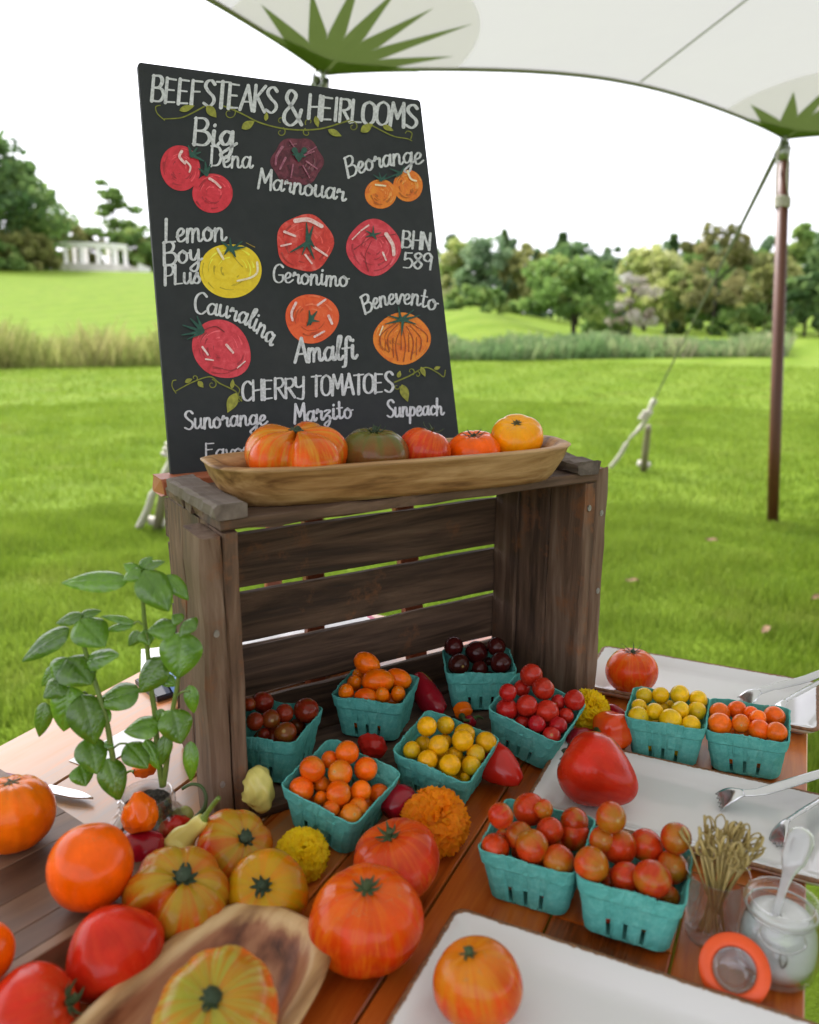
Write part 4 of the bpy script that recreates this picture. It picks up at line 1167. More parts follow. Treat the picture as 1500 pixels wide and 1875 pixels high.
fruit(571, 583, 49, 45, ORR, 'painted orange red tomato above Amalfi', [([(-30, -28), (-38, -10), (-36, 4)], 8), ([(10, -24), (24, -34)], 7), ([(30, -4), (36, 10)], 9), ([(4, 34), (22, 24)], 7)], PINKW, [([(-4, 6), (-6, -14)], 6), ([(-4, 4), (8, -12)], 7), ([(-4, 4), (-10, 14)], 6), ([(-4, 4), (12, 6)], 5), ([(-2, 0), (-4, 12)], 9)], lambda a: 1 + .03 * math.cos(3 * a + 1))
fruit(736, 620, 52, 47, ORG, 'painted orange tomato with brown stripes under Benevento', [([(-36, -22), (-42, -6)], 4)], CREAMW, [([(0, -34), (-28, -42)], 5), ([(0, -34), (-32, -26)], 5), ([(-4, -36), (-8, -58)], 5), ([(0, -36), (20, -52)], 5), ([(2, -34), (32, -42)], 5), ([(0, -34), (24, -26)], 5), ([(0, -30), (-2, -6)], 5)], lambda a: 1 + .02 * math.cos(4 * a),
      strokes=[([(-8, -26), (-26, -4), (-24, 24)], 3), ([(-12, -28), (-38, -8), (-40, 12)], 3), ([(-4, -16), (-12, 10), (-8, 40)], 3), ([(2, -14), (6, 14), (2, 42)], 3), ([(8, -22), (20, 4), (16, 38)], 3.4), ([(14, -24), (34, 0), (32, 24)], 3), ([(20, -26), (44, -8), (46, 6)], 3), ([(-2, -6), (-2, 20)], 2.5), ([(12, -10), (12, 24)], 2.5), ([(-18, 0), (-16, 34)], 2.5), ([(26, -2), (26, 30)], 2.5), ([(-30, 2), (-32, 22)], 2)], sm=BRN)

# ------------------------------------------------------------------ tomatoes
def tomato_geo(k=0.8, ribs=0, rd=0.0, dimple=0.12, heart=0.0, seed=0, irr=0.03, nu=48, nv=30, sq=0.9, lobe=None, dw=0.42):
    r2 = random.Random(seed)
    p1, p2, p3, p4 = [r2.uniform(0, 6.28) for _ in range(4)]
    V = []
    for i in range(nv + 1):
        th = math.pi * i / nv
        st, ct = math.sin(th), math.cos(th)
        for j in range(nu):
            ph = 2 * math.pi * j / nu
            r = max(st, 0) ** sq
            z = k * ct
            if heart and ct < 0:
                e = -ct
                r *= 1 - heart * 0.30 * e ** 1.2
                z -= heart * k * 0.42 * e ** 2.4
            w = 1 + irr * math.sin(2 * ph + p1) * st + irr * 0.7 * math.sin(3 * ph + p2) * st
            rb = 0.0
            if ribs:
                pp = ph + 0.16 * math.sin(2 * ph + p3) + 0.10 * math.sin(3 * ph + p4)
                c = 0.5 + 0.5 * math.cos(ribs * pp)
                c = c ** 4
                fade = (0.35 + 0.65 * max(0, ct + 0.25) / 1.25)
                rb = rd * c * fade
                z -= rb * 0.55 * k * max(0, ct)
            if lobe:
                for (la, lw, ld) in lobe:
                    dd = math.atan2(math.sin(ph - la), math.cos(ph - la))
                    c_ = ld * math.exp(-(dd / lw) ** 2); rb += c_; z -= c_ * 0.9 * k * max(0.0, ct)
            r *= w * (1 - rb)
            z -= dimple * k * math.exp(-(th / dw) ** 2)
            z += 0.5 * dimple * k * math.exp(-((math.pi - th) / 0.3) ** 2) * (0 if heart else 1)
            V.append((r * math.cos(ph), r * math.sin(ph), z))
    F = []
    for i in range(nv):
        for j in range(nu):
            a, b = i * nu + j, i * nu + (j + 1) % nu
            F.append((a, a + nu, b + nu, b))
    return V, F
def tomato_mat(name, base, stripe, shoulder, streak=0.5, sh=0.15, kk=0.8, rough=0.16, scar=(0.30, 0.22, 0.10), sscale=5.0, coat=0.05, thr=(0.42, 0.62), rnd_v=0.0, blotch=0.0, scarw=0.0):
    m = NT(name)
    v = m.obj()
    x, y, z = [m.n('SeparateXYZ', None, Vector=v).outputs[i] for i in range(3)]
    rho = m.math('SQRT', m.math('ADD', m.math('MULTIPLY', x, x), m.math('MULTIPLY', y, y)))
    rho2 = m.math('MAXIMUM', rho, 0.02)
    q = m.n('CombineXYZ', None, X=m.math('DIVIDE', x, rho2), Y=m.math('DIVIDE', y, rho2), Z=m.math('MULTIPLY', z, 0.22)).outputs[0]
    if rnd_v:
        q = m.offs(q, m.rnd(), 19.0)
    s1 = m.noise(q, sscale, 5, 0.6, 0.3)
    s2 = m.noise(q, sscale * 3.2, 4, 0.6, 0.2)
    s = m.math('ADD', m.math('MULTIPLY', s1, 0.62), m.math('MULTIPLY', s2, 0.38))
    sf = m.math('MULTIPLY', m.ramp(s, [(thr[0], BLK), (thr[1], WHT)]), streak)
    b2 = m.noise(v if not rnd_v else m.offs(v, m.rnd(), 9.0), 1.7, 3, 0.5)
    hi = tuple(min(1, c * 1.16) for c in base[:3]) + (1,); lo = tuple(c * 0.84 for c in base[:3]) + (1,)
    bc = m.ramp(b2, [(0.35, lo), (0.65, hi)])
    if rnd_v:
        hsv = m.n('HueSaturation', None, Color=bc, Value=m.math('ADD', 1 - rnd_v, m.math('MULTIPLY', m.rnd(), 2 * rnd_v)), Hue=m.math('ADD', 0.5 - rnd_v * 0.035, m.math('MULTIPLY', m.math('FRACT', m.math('MULTIPLY', m.rnd(), 7.31)), rnd_v * 0.07)))
        bc = hsv.outputs[0]
    col = m.mix(sf, bc, stripe)
    # shoulder colour round the stem end, broken up by the streaks
    top = m.math('DIVIDE', m.math('ADD', z, m.math('MULTIPLY', m.math('SUBTRACT', s1, 0.5), 1.1)), kk)
    shf = m.math('MULTIPLY', m.ramp(top, [(0.25, BLK), (0.95, WHT)]), sh)
    col = m.mix(shf, col, shoulder)
    if blotch:
        bl = m.noise(m.offs(v, m.rnd(), 5.0), 0.85, 2, 0.4)
        col = m.mix(m.math('MULTIPLY', m.ramp(bl, [(0.54, BLK), (0.70, WHT)]), blotch), col, shoulder)
    cork = m.math('MULTIPLY', m.ramp(m.math('DIVIDE', z, kk), [(0.62, BLK), (0.92, WHT)]), m.ramp(m.noise(v, 7.5, 5, 0.7, 1.5), [(0.57, BLK), (0.66, (0.6,) * 3)]))
    if not rnd_v: col = m.mix(cork, col, (0.34, 0.19, 0.075, 1))
    if scarw:
        sc_ = m.math('MULTIPLY', m.math('LESS_THAN', rho, scarw), m.math('GREATER_THAN', z, 0.0))
        ring = m.math('MULTIPLY', m.ramp(rho, [(scarw, WHT), (scarw * 3.2, BLK)]), m.math('GREATER_THAN', z, 0.0))
        col = m.mix(m.math('MULTIPLY', ring, 0.55), col, (0.55, 0.40, 0.12, 1))
        col = m.mix(m.math('MULTIPLY', sc_, 0.9), col, (*scar, 1))
    m.p(Base_Color=col, Roughness=m.ramp(b2, [(0.3, (rough * 0.7,) * 3), (0.7, (rough * 1.9,) * 3)]), Specular_IOR_Level=0.17, Coat_Weight=coat * 3.0, Coat_Roughness=0.04)
    m.bump(m.noise(v, 14, 3), 0.05, 0.02)
    return m.m
STEMG = plain('stem_green', (0.045, 0.075, 0.022), 0.6, var=0.45, scale=90, bump=0.4)
STEMD = plain('stem_dark_green', (0.022, 0.045, 0.016), 0.6, var=0.45, scale=90, bump=0.4)
STEMB = plain('stem_scar_brown', (0.09, 0.075, 0.025), 0.8, var=0.4, scale=120, bump=0.4)
def calyx_geo(size=0.36, n=6, curl=1.0, stub=0.16, seed=0, z0=0.0, width=0.09, stubr=0.07):
    r2 = random.Random(seed)
    mb = MB()
    for i in range(n):
        a = 2 * math.pi * (i + r2.uniform(-0.25, 0.25)) / n
        L = size * r2.uniform(0.75, 1.15)
        tw = r2.uniform(-0.6, 0.6)
        pts = []
        for t in np.linspace(0, 1, 7):
            r = 0.04 + L * t * (1 - 0.25 * curl * t)
            aa = a + tw * t * t
            pts.append((r * math.cos(aa), r * math.sin(aa), z0 + 0.02 + L * curl * (0.55 * t * t - 0.05 * t)))
        mb.tube(pts, [width * (1 - 0.85 * t ** 1.4) for t in np.linspace(0, 1, 7)], 6, sq=(1, 0.3))
    if stub:
        mb.tube(spline([(0, 0, z0 - 0.02), (0.01, 0.01, z0 + stub * 0.5), (0.05, 0.02, z0 + stub)], 4), [stubr * 1.5] + [stubr] * 6 + [stubr * 1.2] * 2, 8)
    return mb
def seat(cx, cy, wpx, k, z0, stem=None, tilt=None):
    # where a fruit of this pixel width rests on the surface z0 (above the table)
    Rr = wpx / 2 * 1.0 / FPX
    ax = np.array([0, 0, 1.0])
    for _ in range(25):
        kz = math.sqrt((k * ax[2]) ** 2 + (1 - ax[2] ** 2))
        P = onz(cx, cy, z0 + Rr * kz)
        Rr = wpx / 2 * depth(P) / FPX
        if stem is not None:
            d = ray(*stem); d /= np.linalg.norm(d)
            oc = CAM - P
            rs = Rr * (0.5 + 0.5 * k) * 0.94
            b = oc @ d; c = oc @ oc - rs * rs
            h = b * b - c
            t = -b - math.sqrt(max(h, 0))
            q = CAM + d * t - P
            ax = q / np.linalg.norm(q)
    return P, Rr, ax
def orient(ax, spin=0.0):
    z = Vector(ax)
    return (z.to_track_quat('Z', 'Y') @ Matrix.Rotation(spin, 3, 'Z').to_quaternion()).to_euler()
def tomato(label, cx, cy, wpx, geo, mat, z0=0.0, stem=None, cal=None, calm=None, spin=0.0, ax=None, group=None, at=None, name='tomato', face=None):
    k = geo.get('k', 0.8)
    P, Rr, a = seat(cx, cy, wpx, k, z0, stem)
    if at is not None:
        P = np.array(at, float); Rr = wpx / 2 * depth(P) / FPX; P[2] = TZ + z0 + Rr * k; a = np.array([0.0, 0.0, 1.0])
    if ax is not None: a = np.array(ax, float) / np.linalg.norm(ax)
    if face is not None:
        Mq = np.array(orient(a, 0).to_matrix()); tg = np.array([face[0], face[1], 0.0])
        spin = math.atan2(tg @ Mq[:, 1], tg @ Mq[:, 0])
    V, F = tomato_geo(**geo)
    o = MB().add(V, F).build(name, mat, None, True, tuple(P))
    o.rotation_euler = orient(a, spin)
    o.scale = (Rr, Rr, Rr)
    tag(o, label, 'tomato', group)
    # settle on the surface it rests on
    M = np.array(orient(a, spin).to_matrix())
    low = min((M @ np.array(p))[2] for p in V) * Rr
    o.location.z = TZ + z0 - low
    if cal is not None:
        cal = dict(cal); cal.setdefault('z0', k * (1 - geo.get('dimple', 0.12)) - 0.03)
        calyx_geo(**cal).build('calyx', calm or STEMG, o, True)
    return o
GT = 'large heirloom tomatoes on the table'
ORG_ = tomato_mat('tomato_orange', (0.80, 0.135, 0.001), (0.84, 0.21, 0.004, 1), (0.82, 0.24, 0.008, 1), 0.3, 0.2)
ORD = tomato_mat('tomato_deep_orange', (0.82, 0.105, 0.001), (0.74, 0.07, 0.001, 1), (0.80, 0.18, 0.004, 1), 0.35, 0.15)
RED_ = tomato_mat('tomato_red', (0.52, 0.018, 0.006), (0.58, 0.05, 0.010, 1), (0.52, 0.06, 0.006, 1), 0.35, 0.25)
STR1 = tomato_mat('tomato_striped_green_orange', (0.52, 0.046, 0.003), (0.46, 0.20, 0.012, 1), (0.36, 0.245, 0.018, 1), 0.85, 0.85, sscale=3.2, thr=(0.48, 0.58))
STR2 = tomato_mat('tomato_yellow_green_striped', (0.54, 0.13, 0.002), (0.30, 0.18, 0.006, 1), (0.48, 0.28, 0.005, 1), 0.9, 0.70, sscale=3.6, thr=(0.44, 0.58))
STR3 = tomato_mat('tomato_red_orange_striped', (0.62, 0.045, 0.003), (0.68, 0.15, 0.006, 1), (0.64, 0.11, 0.005, 1), 0.8, 0.5, sscale=5.0, thr=(0.46, 0.62))
STR7 = tomato_mat('tomato_flame_striped', (0.64, 0.085, 0.004), (0.62, 0.25, 0.02, 1), (0.40, 0.25, 0.015, 1), 0.85, 0.45, sscale=6.0, thr=(0.46, 0.6))
STR4 = tomato_mat('tomato_coral_striped', (0.54, 0.034, 0.008), (0.64, 0.125, 0.014, 1), (0.60, 0.10, 0.006, 1), 0.75, 0.4, sscale=5.0, thr=(0.46, 0.62))
STR5 = tomato_mat('tomato_mottled_green', (0.60, 0.095, 0.010), (0.60, 0.38, 0.09, 1), (0.20, 0.235, 0.010, 1), 0.9, 0.75, sscale=3.8, thr=(0.47, 0.56), blotch=0.4)
STR6 = tomato_mat('tomato_amber_striped', (0.58, 0.055, 0.004), (0.60, 0.19, 0.010, 1), (0.58, 0.22, 0.010, 1), 0.75, 0.6, sscale=3.0, thr=(0.46, 0.62))
DGRN = tomato_mat('tomato_dusky_green', (0.20, 0.075, 0.022), (0.12, 0.11, 0.022, 1), (0.095, 0.105, 0.020, 1), 0.6, 1.0, sscale=2.0)
YORG = tomato_mat('tomato_golden', (0.84, 0.27, 0.001), (0.82, 0.34, 0.004, 1), (0.80, 0.38, 0.010, 1), 0.3, 0.6)

BH = 0.036                                  # thickness of the cutting board
tomato('ribbed orange tomato at the left edge, sitting on the cutting board by the knife', 22, 1487, 148, dict(k=0.93, ribs=9, rd=0.07, dimple=0.16, seed=4), ORG_, BH, (18, 1422), dict(n=5, size=0.22, stub=0.0, curl=0.2), STEMB, 0.2, None, GT)
tomato('smooth egg shaped orange tomato on the right end of the cutting board', 166, 1587, 151, dict(k=1.02, dimple=0.02, seed=5, irr=0.015, sq=0.95), ORD, BH, (158, 1506), None, None, 0.5, None, GT)
tomato('orange tomato cut off by the left edge, nearest us on the cutting board', -42, 1752, 130, dict(k=0.9, dimple=0.05, seed=6), ORD, BH, (-60, 1690), None, None, 0, None, GT)
tomato('red tomato lying on its side between cutting board and front bowl, pointed end up left', 211, 1755, 178, dict(k=0.80, heart=0.5, dimple=0.08, ribs=5, rd=0.03, seed=7), RED_, 0.0, None, None, None, 0.6, (0.42, -0.25, -0.62), GT)
tomato('red tomato in the lower left corner with its green stem turned right', 62, 1872, 180, dict(k=0.86, dimple=0.10, ribs=6, rd=0.035, seed=8), RED_, 0.0, None, dict(n=6, size=0.42, stub=0.2, curl=0.8), STEMG, 0.3, (0.85, 0.15, 0.35), GT)
tomato('large two lobed tomato striped green and orange, dark stem up, beside the egg shaped one', 326, 1643, 192, dict(k=0.78, ribs=7, rd=0.11, dimple=0.22, seed=9, lobe=[(0.55, 0.2, 0.22), (-0.6, 0.2, 0.10)]), STR1, 0.0, (342, 1594), dict(n=8, size=0.24, stub=0.17, curl=0.75, width=0.08, stubr=0.12), STEMD, 0.9, None, GT, face=(-1.0, -0.45))
tomato('reddish green striped tomato against the foot of the crate', 431, 1556, 146, dict(k=0.76, ribs=6, rd=0.09, dimple=0.2, seed=10), STR1, 0.0, (456, 1531), dict(n=7, size=0.22, stub=0.2, curl=0.7, width=0.08, stubr=0.13), STEMD, 2.2, None, GT)
tomato('yellow green striped tomato behind the tip of the front bowl', 490, 1632, 150, dict(k=0.74, ribs=7, rd=0.03, dimple=0.16, seed=11), STR2, 0.0, (477, 1620), dict(n=8, size=0.30, stub=0.16, curl=1.0, width=0.07, stubr=0.10), STEMD, 0.2, None, GT)
tomato('coral red striped tomato under the orange marigold', 726, 1575, 166, dict(k=0.78, ribs=7, rd=0.05, dimple=0.16, seed=12), STR4, 0.0, (709, 1518), dict(n=8, size=0.34, stub=0.18, curl=0.9, width=0.06), STEMG, 0.6, None, GT)
tomato('biggest orange red striped tomato, green stem up, right of the front bowl', 671, 1682, 207, dict(k=0.83, ribs=7, rd=0.03, dimple=0.13, seed=13), STR3, 0.0, (672, 1614), dict(n=8, size=0.27, stub=0.16, curl=0.9, width=0.055), STEMG, 0.3, None, GT)
tomato('mottled green and orange tomato lying in the front wooden bowl', 397, 1858, 226, dict(k=0.82, ribs=9, rd=0.06, dimple=0.2, seed=14), STR5, 0.012, (384, 1822), dict(n=9, size=0.17, stub=0.13, curl=0.6, width=0.06, stubr=0.13), STEMD, 0.3, None, GT)
tomato('tall amber striped tomato standing on the front white platter', 875, 1800, 161, dict(k=0.95, ribs=5, rd=0.02, dimple=0.12, seed=15), STR6, 0.007, (857, 1741), dict(n=6, size=0.2, stub=0.16, curl=0.5, width=0.06, stubr=0.09), STEMG, 0.3, None, GT)
tomato('red heart shaped tomato lying on the middle white platter', 1086, 1412, 140, dict(k=0.92, heart=0.8, dimple=0.12, ribs=4, rd=0.05, seed=16), RED_, 0.007, None, dict(n=5, size=0.35, stub=0.1, curl=0.2), STEMD, 1.2, (-0.80, 0.45, 0.32), GT)
tomato('red orange tomato with a spiky green top on the far white platter', 1157, 1226, 95, dict(k=0.86, ribs=7, rd=0.04, dimple=0.12, seed=17), STR3, 0.007, (1158, 1187), dict(n=9, size=0.52, stub=0.1, curl=0.9, width=0.035), STEMD, 0.3, None, GT)
GBW = 'tomatoes in the dough bowl'
DBH = 0.046
a_, b_ = onz(372, 848, CH + DBH), onz(1018, 805, CH + DBH)
DBC = (a_ + b_) / 2; DBL = np.linalg.norm((b_ - a_)[:2]) / 2; DBA = math.atan2(b_[1] - a_[1], b_[0] - a_[0]); DBC = DBC + np.array([CV[0], CV[1], 0]) * -0.004
BZ = CH + 0.0105
def inbowl(cx, off=0.0):
    for f in np.linspace(-1, 1, 801):
        P = np.array([DBC[0] + math.cos(DBA) * f * DBL - math.sin(DBA) * off, DBC[1] + math.sin(DBA) * f * DBL + math.cos(DBA) * off, TZ + CH + 0.04])
        if proj(P)[0] > cx:
            return P
tomato('largest bowl tomato, flat and deeply ribbed, orange with green streaks', 542, 826, 203, dict(k=0.63, ribs=5, rd=0.14, dimple=0.3, seed=18, irr=0.06, lobe=[(-0.25, 0.20, 0.34), (1.25, 0.22, 0.30), (3.4, 0.25, 0.3)], dw=0.6), STR7, BZ, None, dict(n=5, size=0.12, stub=0.06, curl=0.3, stubr=0.05), STEMD, 0, (0.05, -0.12, 1), GBW, inbowl(543, 0.0), face=(0.1, -1))
tomato('dusky green tomato second from the left in the dough bowl', 683, 812, 126, dict(k=0.80, ribs=6, rd=0.05, dimple=0.14, seed=19), DGRN, BZ, None, dict(n=6, size=0.34, stub=0.16, curl=0.9, width=0.06), STEMD, 0.5, (0.05, -0.1, 1), GBW, inbowl(684))
tomato('red orange streaked tomato in the middle of the dough bowl', 777, 806, 98, dict(k=0.92, ribs=5, rd=0.03, dimple=0.1, seed=20), STR4, BZ, None, dict(n=6, size=0.5, stub=0.1, curl=0.9, width=0.06), STEMG, 0.7, (0.35, 0.1, 1), GBW, inbowl(776))
tomato('bright orange tomato second from the right in the dough bowl', 868, 803, 98, dict(k=0.80, ribs=7, rd=0.06, dimple=0.2, seed=21), ORD, BZ, None, dict(n=6, size=0.5, stub=0.08, curl=0.7, width=0.06), STEMD, 0.2, (-0.05, -0.2, 1), GBW, inbowl(868))
tomato('golden yellow tomato at the right end of the dough bowl', 945, 785, 98, dict(k=0.84, ribs=6, rd=0.06, dimple=0.2, seed=22), YORG, BZ + 0.010, None, dict(n=6, size=0.16, stub=0.1, curl=0.4, stubr=0.08), STEMB, 0.2, (-0.1, -0.5, 1), GBW, inbowl(945))

# ------------------------------------------------------------------ bowls
def trough(hl, hw, h, power, floor_s, rim_t, zf, endlift=0.0, n=72, wob=0.0, taper=0.0, seed=1, ydeep=None):
    r2 = random.Random(seed)
    ph = [r2.uniform(0, 6.28) for _ in range(3)]
    def ring(s, z, inset=0.0, sw=None):
        if sw is None and ydeep is not None: sw = 1 - (1 - s) * ydeep
        out = []
        for i in range(n):
            a = 2 * math.pi * i / n
            c, s_ = math.cos(a), math.sin(a)
            rr = (abs(c) ** power + abs(s_) ** power) ** (-1 / power)
            x = (hl * s - inset) * rr * c; y = (hw * (sw or s) - inset) * rr * s_
            y *= 1 - taper * x / hl
            w = 1 + wob * (math.sin(2 * a + ph[0]) + 0.6 * math.sin(5 * a + ph[1]))
            out.append((x * w, y * w, z + endlift * abs(c) ** 6 * (z / h if h else 0) + wob * 0.2 * h * math.sin(3 * a + ph[2])))
        return out
    rings = [ring(floor_s * 0.5, 0.0), ring(floor_s, 0.0), ring(floor_s + (1 - floor_s) * 0.25, h * 0.16), ring(floor_s + (1 - floor_s) * 0.7, h * 0.6), ring(0.985, h * 0.9), ring(1.0, h * 0.97), ring(1.0, h, rim_t * 0.25),
             ring(1.0, h, rim_t * 0.8), ring(1.0, h * 0.96, rim_t), ring(0.95, h * 0.75, rim_t * 1.1), ring(floor_s + (1 - floor_s) * 0.55, zf + (h - zf) * 0.28, rim_t), ring(floor_s + (1 - floor_s) * 0.15, zf + 0.002, rim_t), ring(floor_s * 0.5, zf, 0)]
    V = [p for r in rings for p in r]
    F = []
    for i in range(len(rings) - 1):
        for j in range(n):
            a, b = i * n + j, i * n + (j + 1) % n
            F.append((a, b, b + n, a + n))
    F.append(tuple(range(n - 1, -1, -1))); F.append(tuple((len(rings) - 1) * n + j for j in range(n)))
    return MB().add(V, F, [(0.75, 0.75, 0.8, 0.9, 1, 1, 1, 1, 0.62, 0.32, 0.16, 0.05, 0.0)[i // n] for i in range(len(V))])
DOUGH = wood('dough_bowl_wood', [(0.36, (0.13, 0.058, 0.018)), (0.46, (0.32, 0.17, 0.060)), (0.60, (0.52, 0.32, 0.145))], axis=0, scale=26, stretch=9, rough=0.55, vary=0.0, bump=0.2, wear=((0.16, 0.08, 0.03, 1), 9, 0.66, 0.8))
ACN = NT('acacia_wood')
v = ACN.obj(); t = ACN.attr()
g1 = ACN.noise(ACN.map(v, (0.28, 1, 1)), 15, 7, 0.6, 2.2); g2 = ACN.noise(ACN.map(v, (0.1, 1, 1)), 110, 3, 0.6)
wv = ACN.n('TexWave', {'wave_type': 'RINGS', 'rings_direction': 'Z', 'wave_profile': 'SIN'}, Vector=ACN.map(v, (0.55, 1, 1), (0, 0, 0), (-0.062, 0.012, 0)), Scale=11.0, Distortion=3.0, Detail=3.0, Detail_Scale=1.6, Detail_Roughness=0.6).outputs['Fac']
f = ACN.math('ADD', ACN.math('MULTIPLY', g1, 0.55), ACN.math('ADD', ACN.math('MULTIPLY', wv, 0.25), ACN.math('MULTIPLY', g2, 0.22)))
heart = ACN.ramp(f, [(0.30, (0.06, 0.018, 0.008)), (0.45, (0.22, 0.078, 0.036)), (0.58, (0.36, 0.155, 0.075)), (0.75, (0.46, 0.235, 0.12))])
sap = ACN.ramp(f, [(0.30, (0.22, 0.105, 0.04)), (0.5, (0.46, 0.275, 0.12)), (0.7, (0.62, 0.43, 0.22))])
edge = ACN.math('ADD', t, ACN.math('MULTIPLY', ACN.math('SUBTRACT', g1, 0.5), 0.8))
ACN.p(Base_Color=ACN.mix(ACN.ramp(edge, [(0.42, BLK), (0.62, WHT)]), heart, sap), Roughness=0.4, Specular_IOR_Level=0.35)
ACN.bump(f, 0.12, 0.003)
ACACIA = ACN.m
db_ = trough(DBL, 0.076, DBH, 3.7, 0.88, 0.016, 0.0095, 0.004, wob=0.008, ydeep=2.2)
db_.t = [0.0] * len(db_.v)
o = db_.build('dough_bowl', DOUGH, None, True, (DBC[0], DBC[1], TZ + CH + 0.0005))
o.rotation_euler = (0, 0, DBA)
tag(o, 'long pale carved wooden dough bowl of tomatoes resting on top of the crate', 'bowl')
e1 = onz(528, 1674, 0.040)
fd = -(SX + NX * 0.03)
o = trough(0.20, 0.080, 0.041, 3.5, 0.76, 0.016, 0.012, 0.0, wob=0.006, seed=4).build('serving_bowl', ACACIA, None, True, (e1[0] + fd[0] * 0.196, e1[1] + fd[1] * 0.196, TZ + 0.0005))
o.rotation_euler = (0, 0, math.atan2(-fd[1], -fd[0]))
tag(o, 'dark grained oblong acacia bowl in the foreground, holding one mottled tomato', 'bowl')

# cutting board
WALN = wood('board_wood', [(0.2, (0.045, 0.02, 0.011)), (0.45, (0.12, 0.062, 0.034)), (0.65, (0.21, 0.12, 0.068)), (0.9, (0.32, 0.20, 0.115))], axis=1, scale=15, stretch=7, rough=0.5, vary=0.85, bump=0.12)
cb_a, cb_b = onz(20, 1783, BH), onz(236, 1648, BH)
dv = (cb_b - cb_a)[:2]; dv /= np.linalg.norm(dv)
nv_ = np.array([-dv[1], dv[0]])
far = onz(130, 1493, BH)[:2]
cbl = (far - cb_a[:2]) @ dv
o = thing('cutting_board', 'thick walnut cutting board of glued strips at the left, tomatoes on it', 'cutting board', (cb_a[0], cb_a[1], TZ), math.atan2(dv[1], dv[0]) - math.pi / 2)
mb = MB()
x = 0.0
for i, w in enumerate((0.012, 0.030, 0.045, 0.052, 0.040, 0.055, 0.05, 0.06)):
    mb.plank((-x - w / 2, -0.40, BH / 2 + 0.0003), (-x - w / 2, cbl, BH / 2 + 0.0003), (0, 0, 1), w, BH, (0.78, 0.42, 0.5, 0.3, 0.6, 0.36, 0.52, 0.42)[i], ch=0.0008, jit=0.00004, seg=3)
    x += w
mb.build('board', WALN, o)

# ------------------------------------------------------------------ white platters
PLAT = NT('platter_glaze')
t = PLAT.attr()
v = PLAT.obj()
nz = PLAT.noise(v, 210, 5, 0.75); n2 = PLAT.noise(v, 55, 4, 0.7)
ed = PLAT.math('ADD', PLAT.math('MULTIPLY', t, 0.55), PLAT.math('MULTIPLY', PLAT.math('ADD', PLAT.math('MULTIPLY', nz, 0.5), PLAT.math('MULTIPLY', n2, 0.5)), 0.9))
ef = PLAT.ramp(ed, [(0.80, BLK), (0.90, WHT)])
brown = PLAT.ramp(nz, [(0.35, (0.09, 0.035, 0.015)), (0.65, (0.30, 0.14, 0.06))])
PLAT.p(Base_Color=PLAT.mix(ef, (0.66, 0.65, 0.645, 1), brown), Roughness=PLAT.ramp(ef, [(0, (0.11,) * 3), (1, (0.6,) * 3)]), Specular_IOR_Level=0.5)
PLAT = PLAT.m
def platter(label, n0, n1, s0, s1):
    hw, hd = (n1 - n0) / 2, (s1 - s0) / 2
    cn, cs = (n0 + n1) / 2, (s0 + s1) / 2
    c = NX * cn + SX * cs
    def ring(ins, z, rad=0.012, per=14):
        out = []
        r = max(rad - ins * 0.3, 0.004)
        w, d = hw - ins, hd - ins
        for q, (sx, sy, a0) in enumerate(((1, 1, 0), (-1, 1, 90), (-1, -1, 180), (1, -1, 270))):
            for i in range(6):
                a = R(a0 + 90 * i / 5)
                out.append((sx * (w - r) + r * math.cos(a), sy * (d - r) + r * math.sin(a), z))
            nxt = ((-1, 1), (-1, -1), (1, -1), (1, 1))[q]
            e = out[-1]
            a = R(a0 + 90)
            f = (nxt[0] * (w - r) + r * math.cos(a), nxt[1] * (d - r) + r * math.sin(a), z)
            for i in range(1, per):
                out.append(tuple(e[m] + (f[m] - e[m]) * i / per for m in range(3)))
        return out
    prof = [(0.03, 0.0, 0), (0.018, 0.0, 0), (0.006, 0.010, 0.15), (0.0, 0.0165, 1.0), (0.0, 0.0185, 1.0), (0.0018, 0.0195, 1.0), (0.0040, 0.0190, 0.85), (0.0075, 0.0178, 0.1), (0.016, 0.0152, 0), (0.024, 0.0100, 0), (0.030, 0.0072, 0), (0.040, 0.0066, 0), (min(hw, hd) * 0.8, 0.0062, 0)]
    V, T = [], []
    for (ins, z, tn) in prof:
        r_ = ring(ins, z)
        if tn >= 1:
            r_ = [(p[0] + rnd.gauss(0, .0004), p[1] + rnd.gauss(0, .0004), p[2] + rnd.gauss(0, .0002)) for p in r_]
        V += r_; T += [tn] * len(r_)
    n = len(V) // len(prof)
    F = []
    for i in range(len(prof) - 1):
        for j in range(n):
            a, b = i * n + j, i * n + (j + 1) % n
            F.append((a, b, b + n, a + n))
    F.append(tuple(range(n - 1, -1, -1))); F.append(tuple((len(prof) - 1) * n + j for j in range(n)))
    o = MB().add(V, F, T).build('platter', PLAT, None, True, (c[0], c[1], TZ + 0.0005))
    o.rotation_euler = (0, 0, -TA)
    return tag(o, label, 'platter', 'white rectangular platters with brown rims')
platter('white brown rimmed platter at the far right corner of the table', -0.268, 0.070, 1.190, 1.366)
platter('white brown rimmed platter in the middle, under the heart shaped tomato', -0.248, 0.085, 0.842, 1.020)
platter('white brown rimmed platter nearest us, under the tall amber tomato', -0.253, 0.080, 0.462, 0.650)

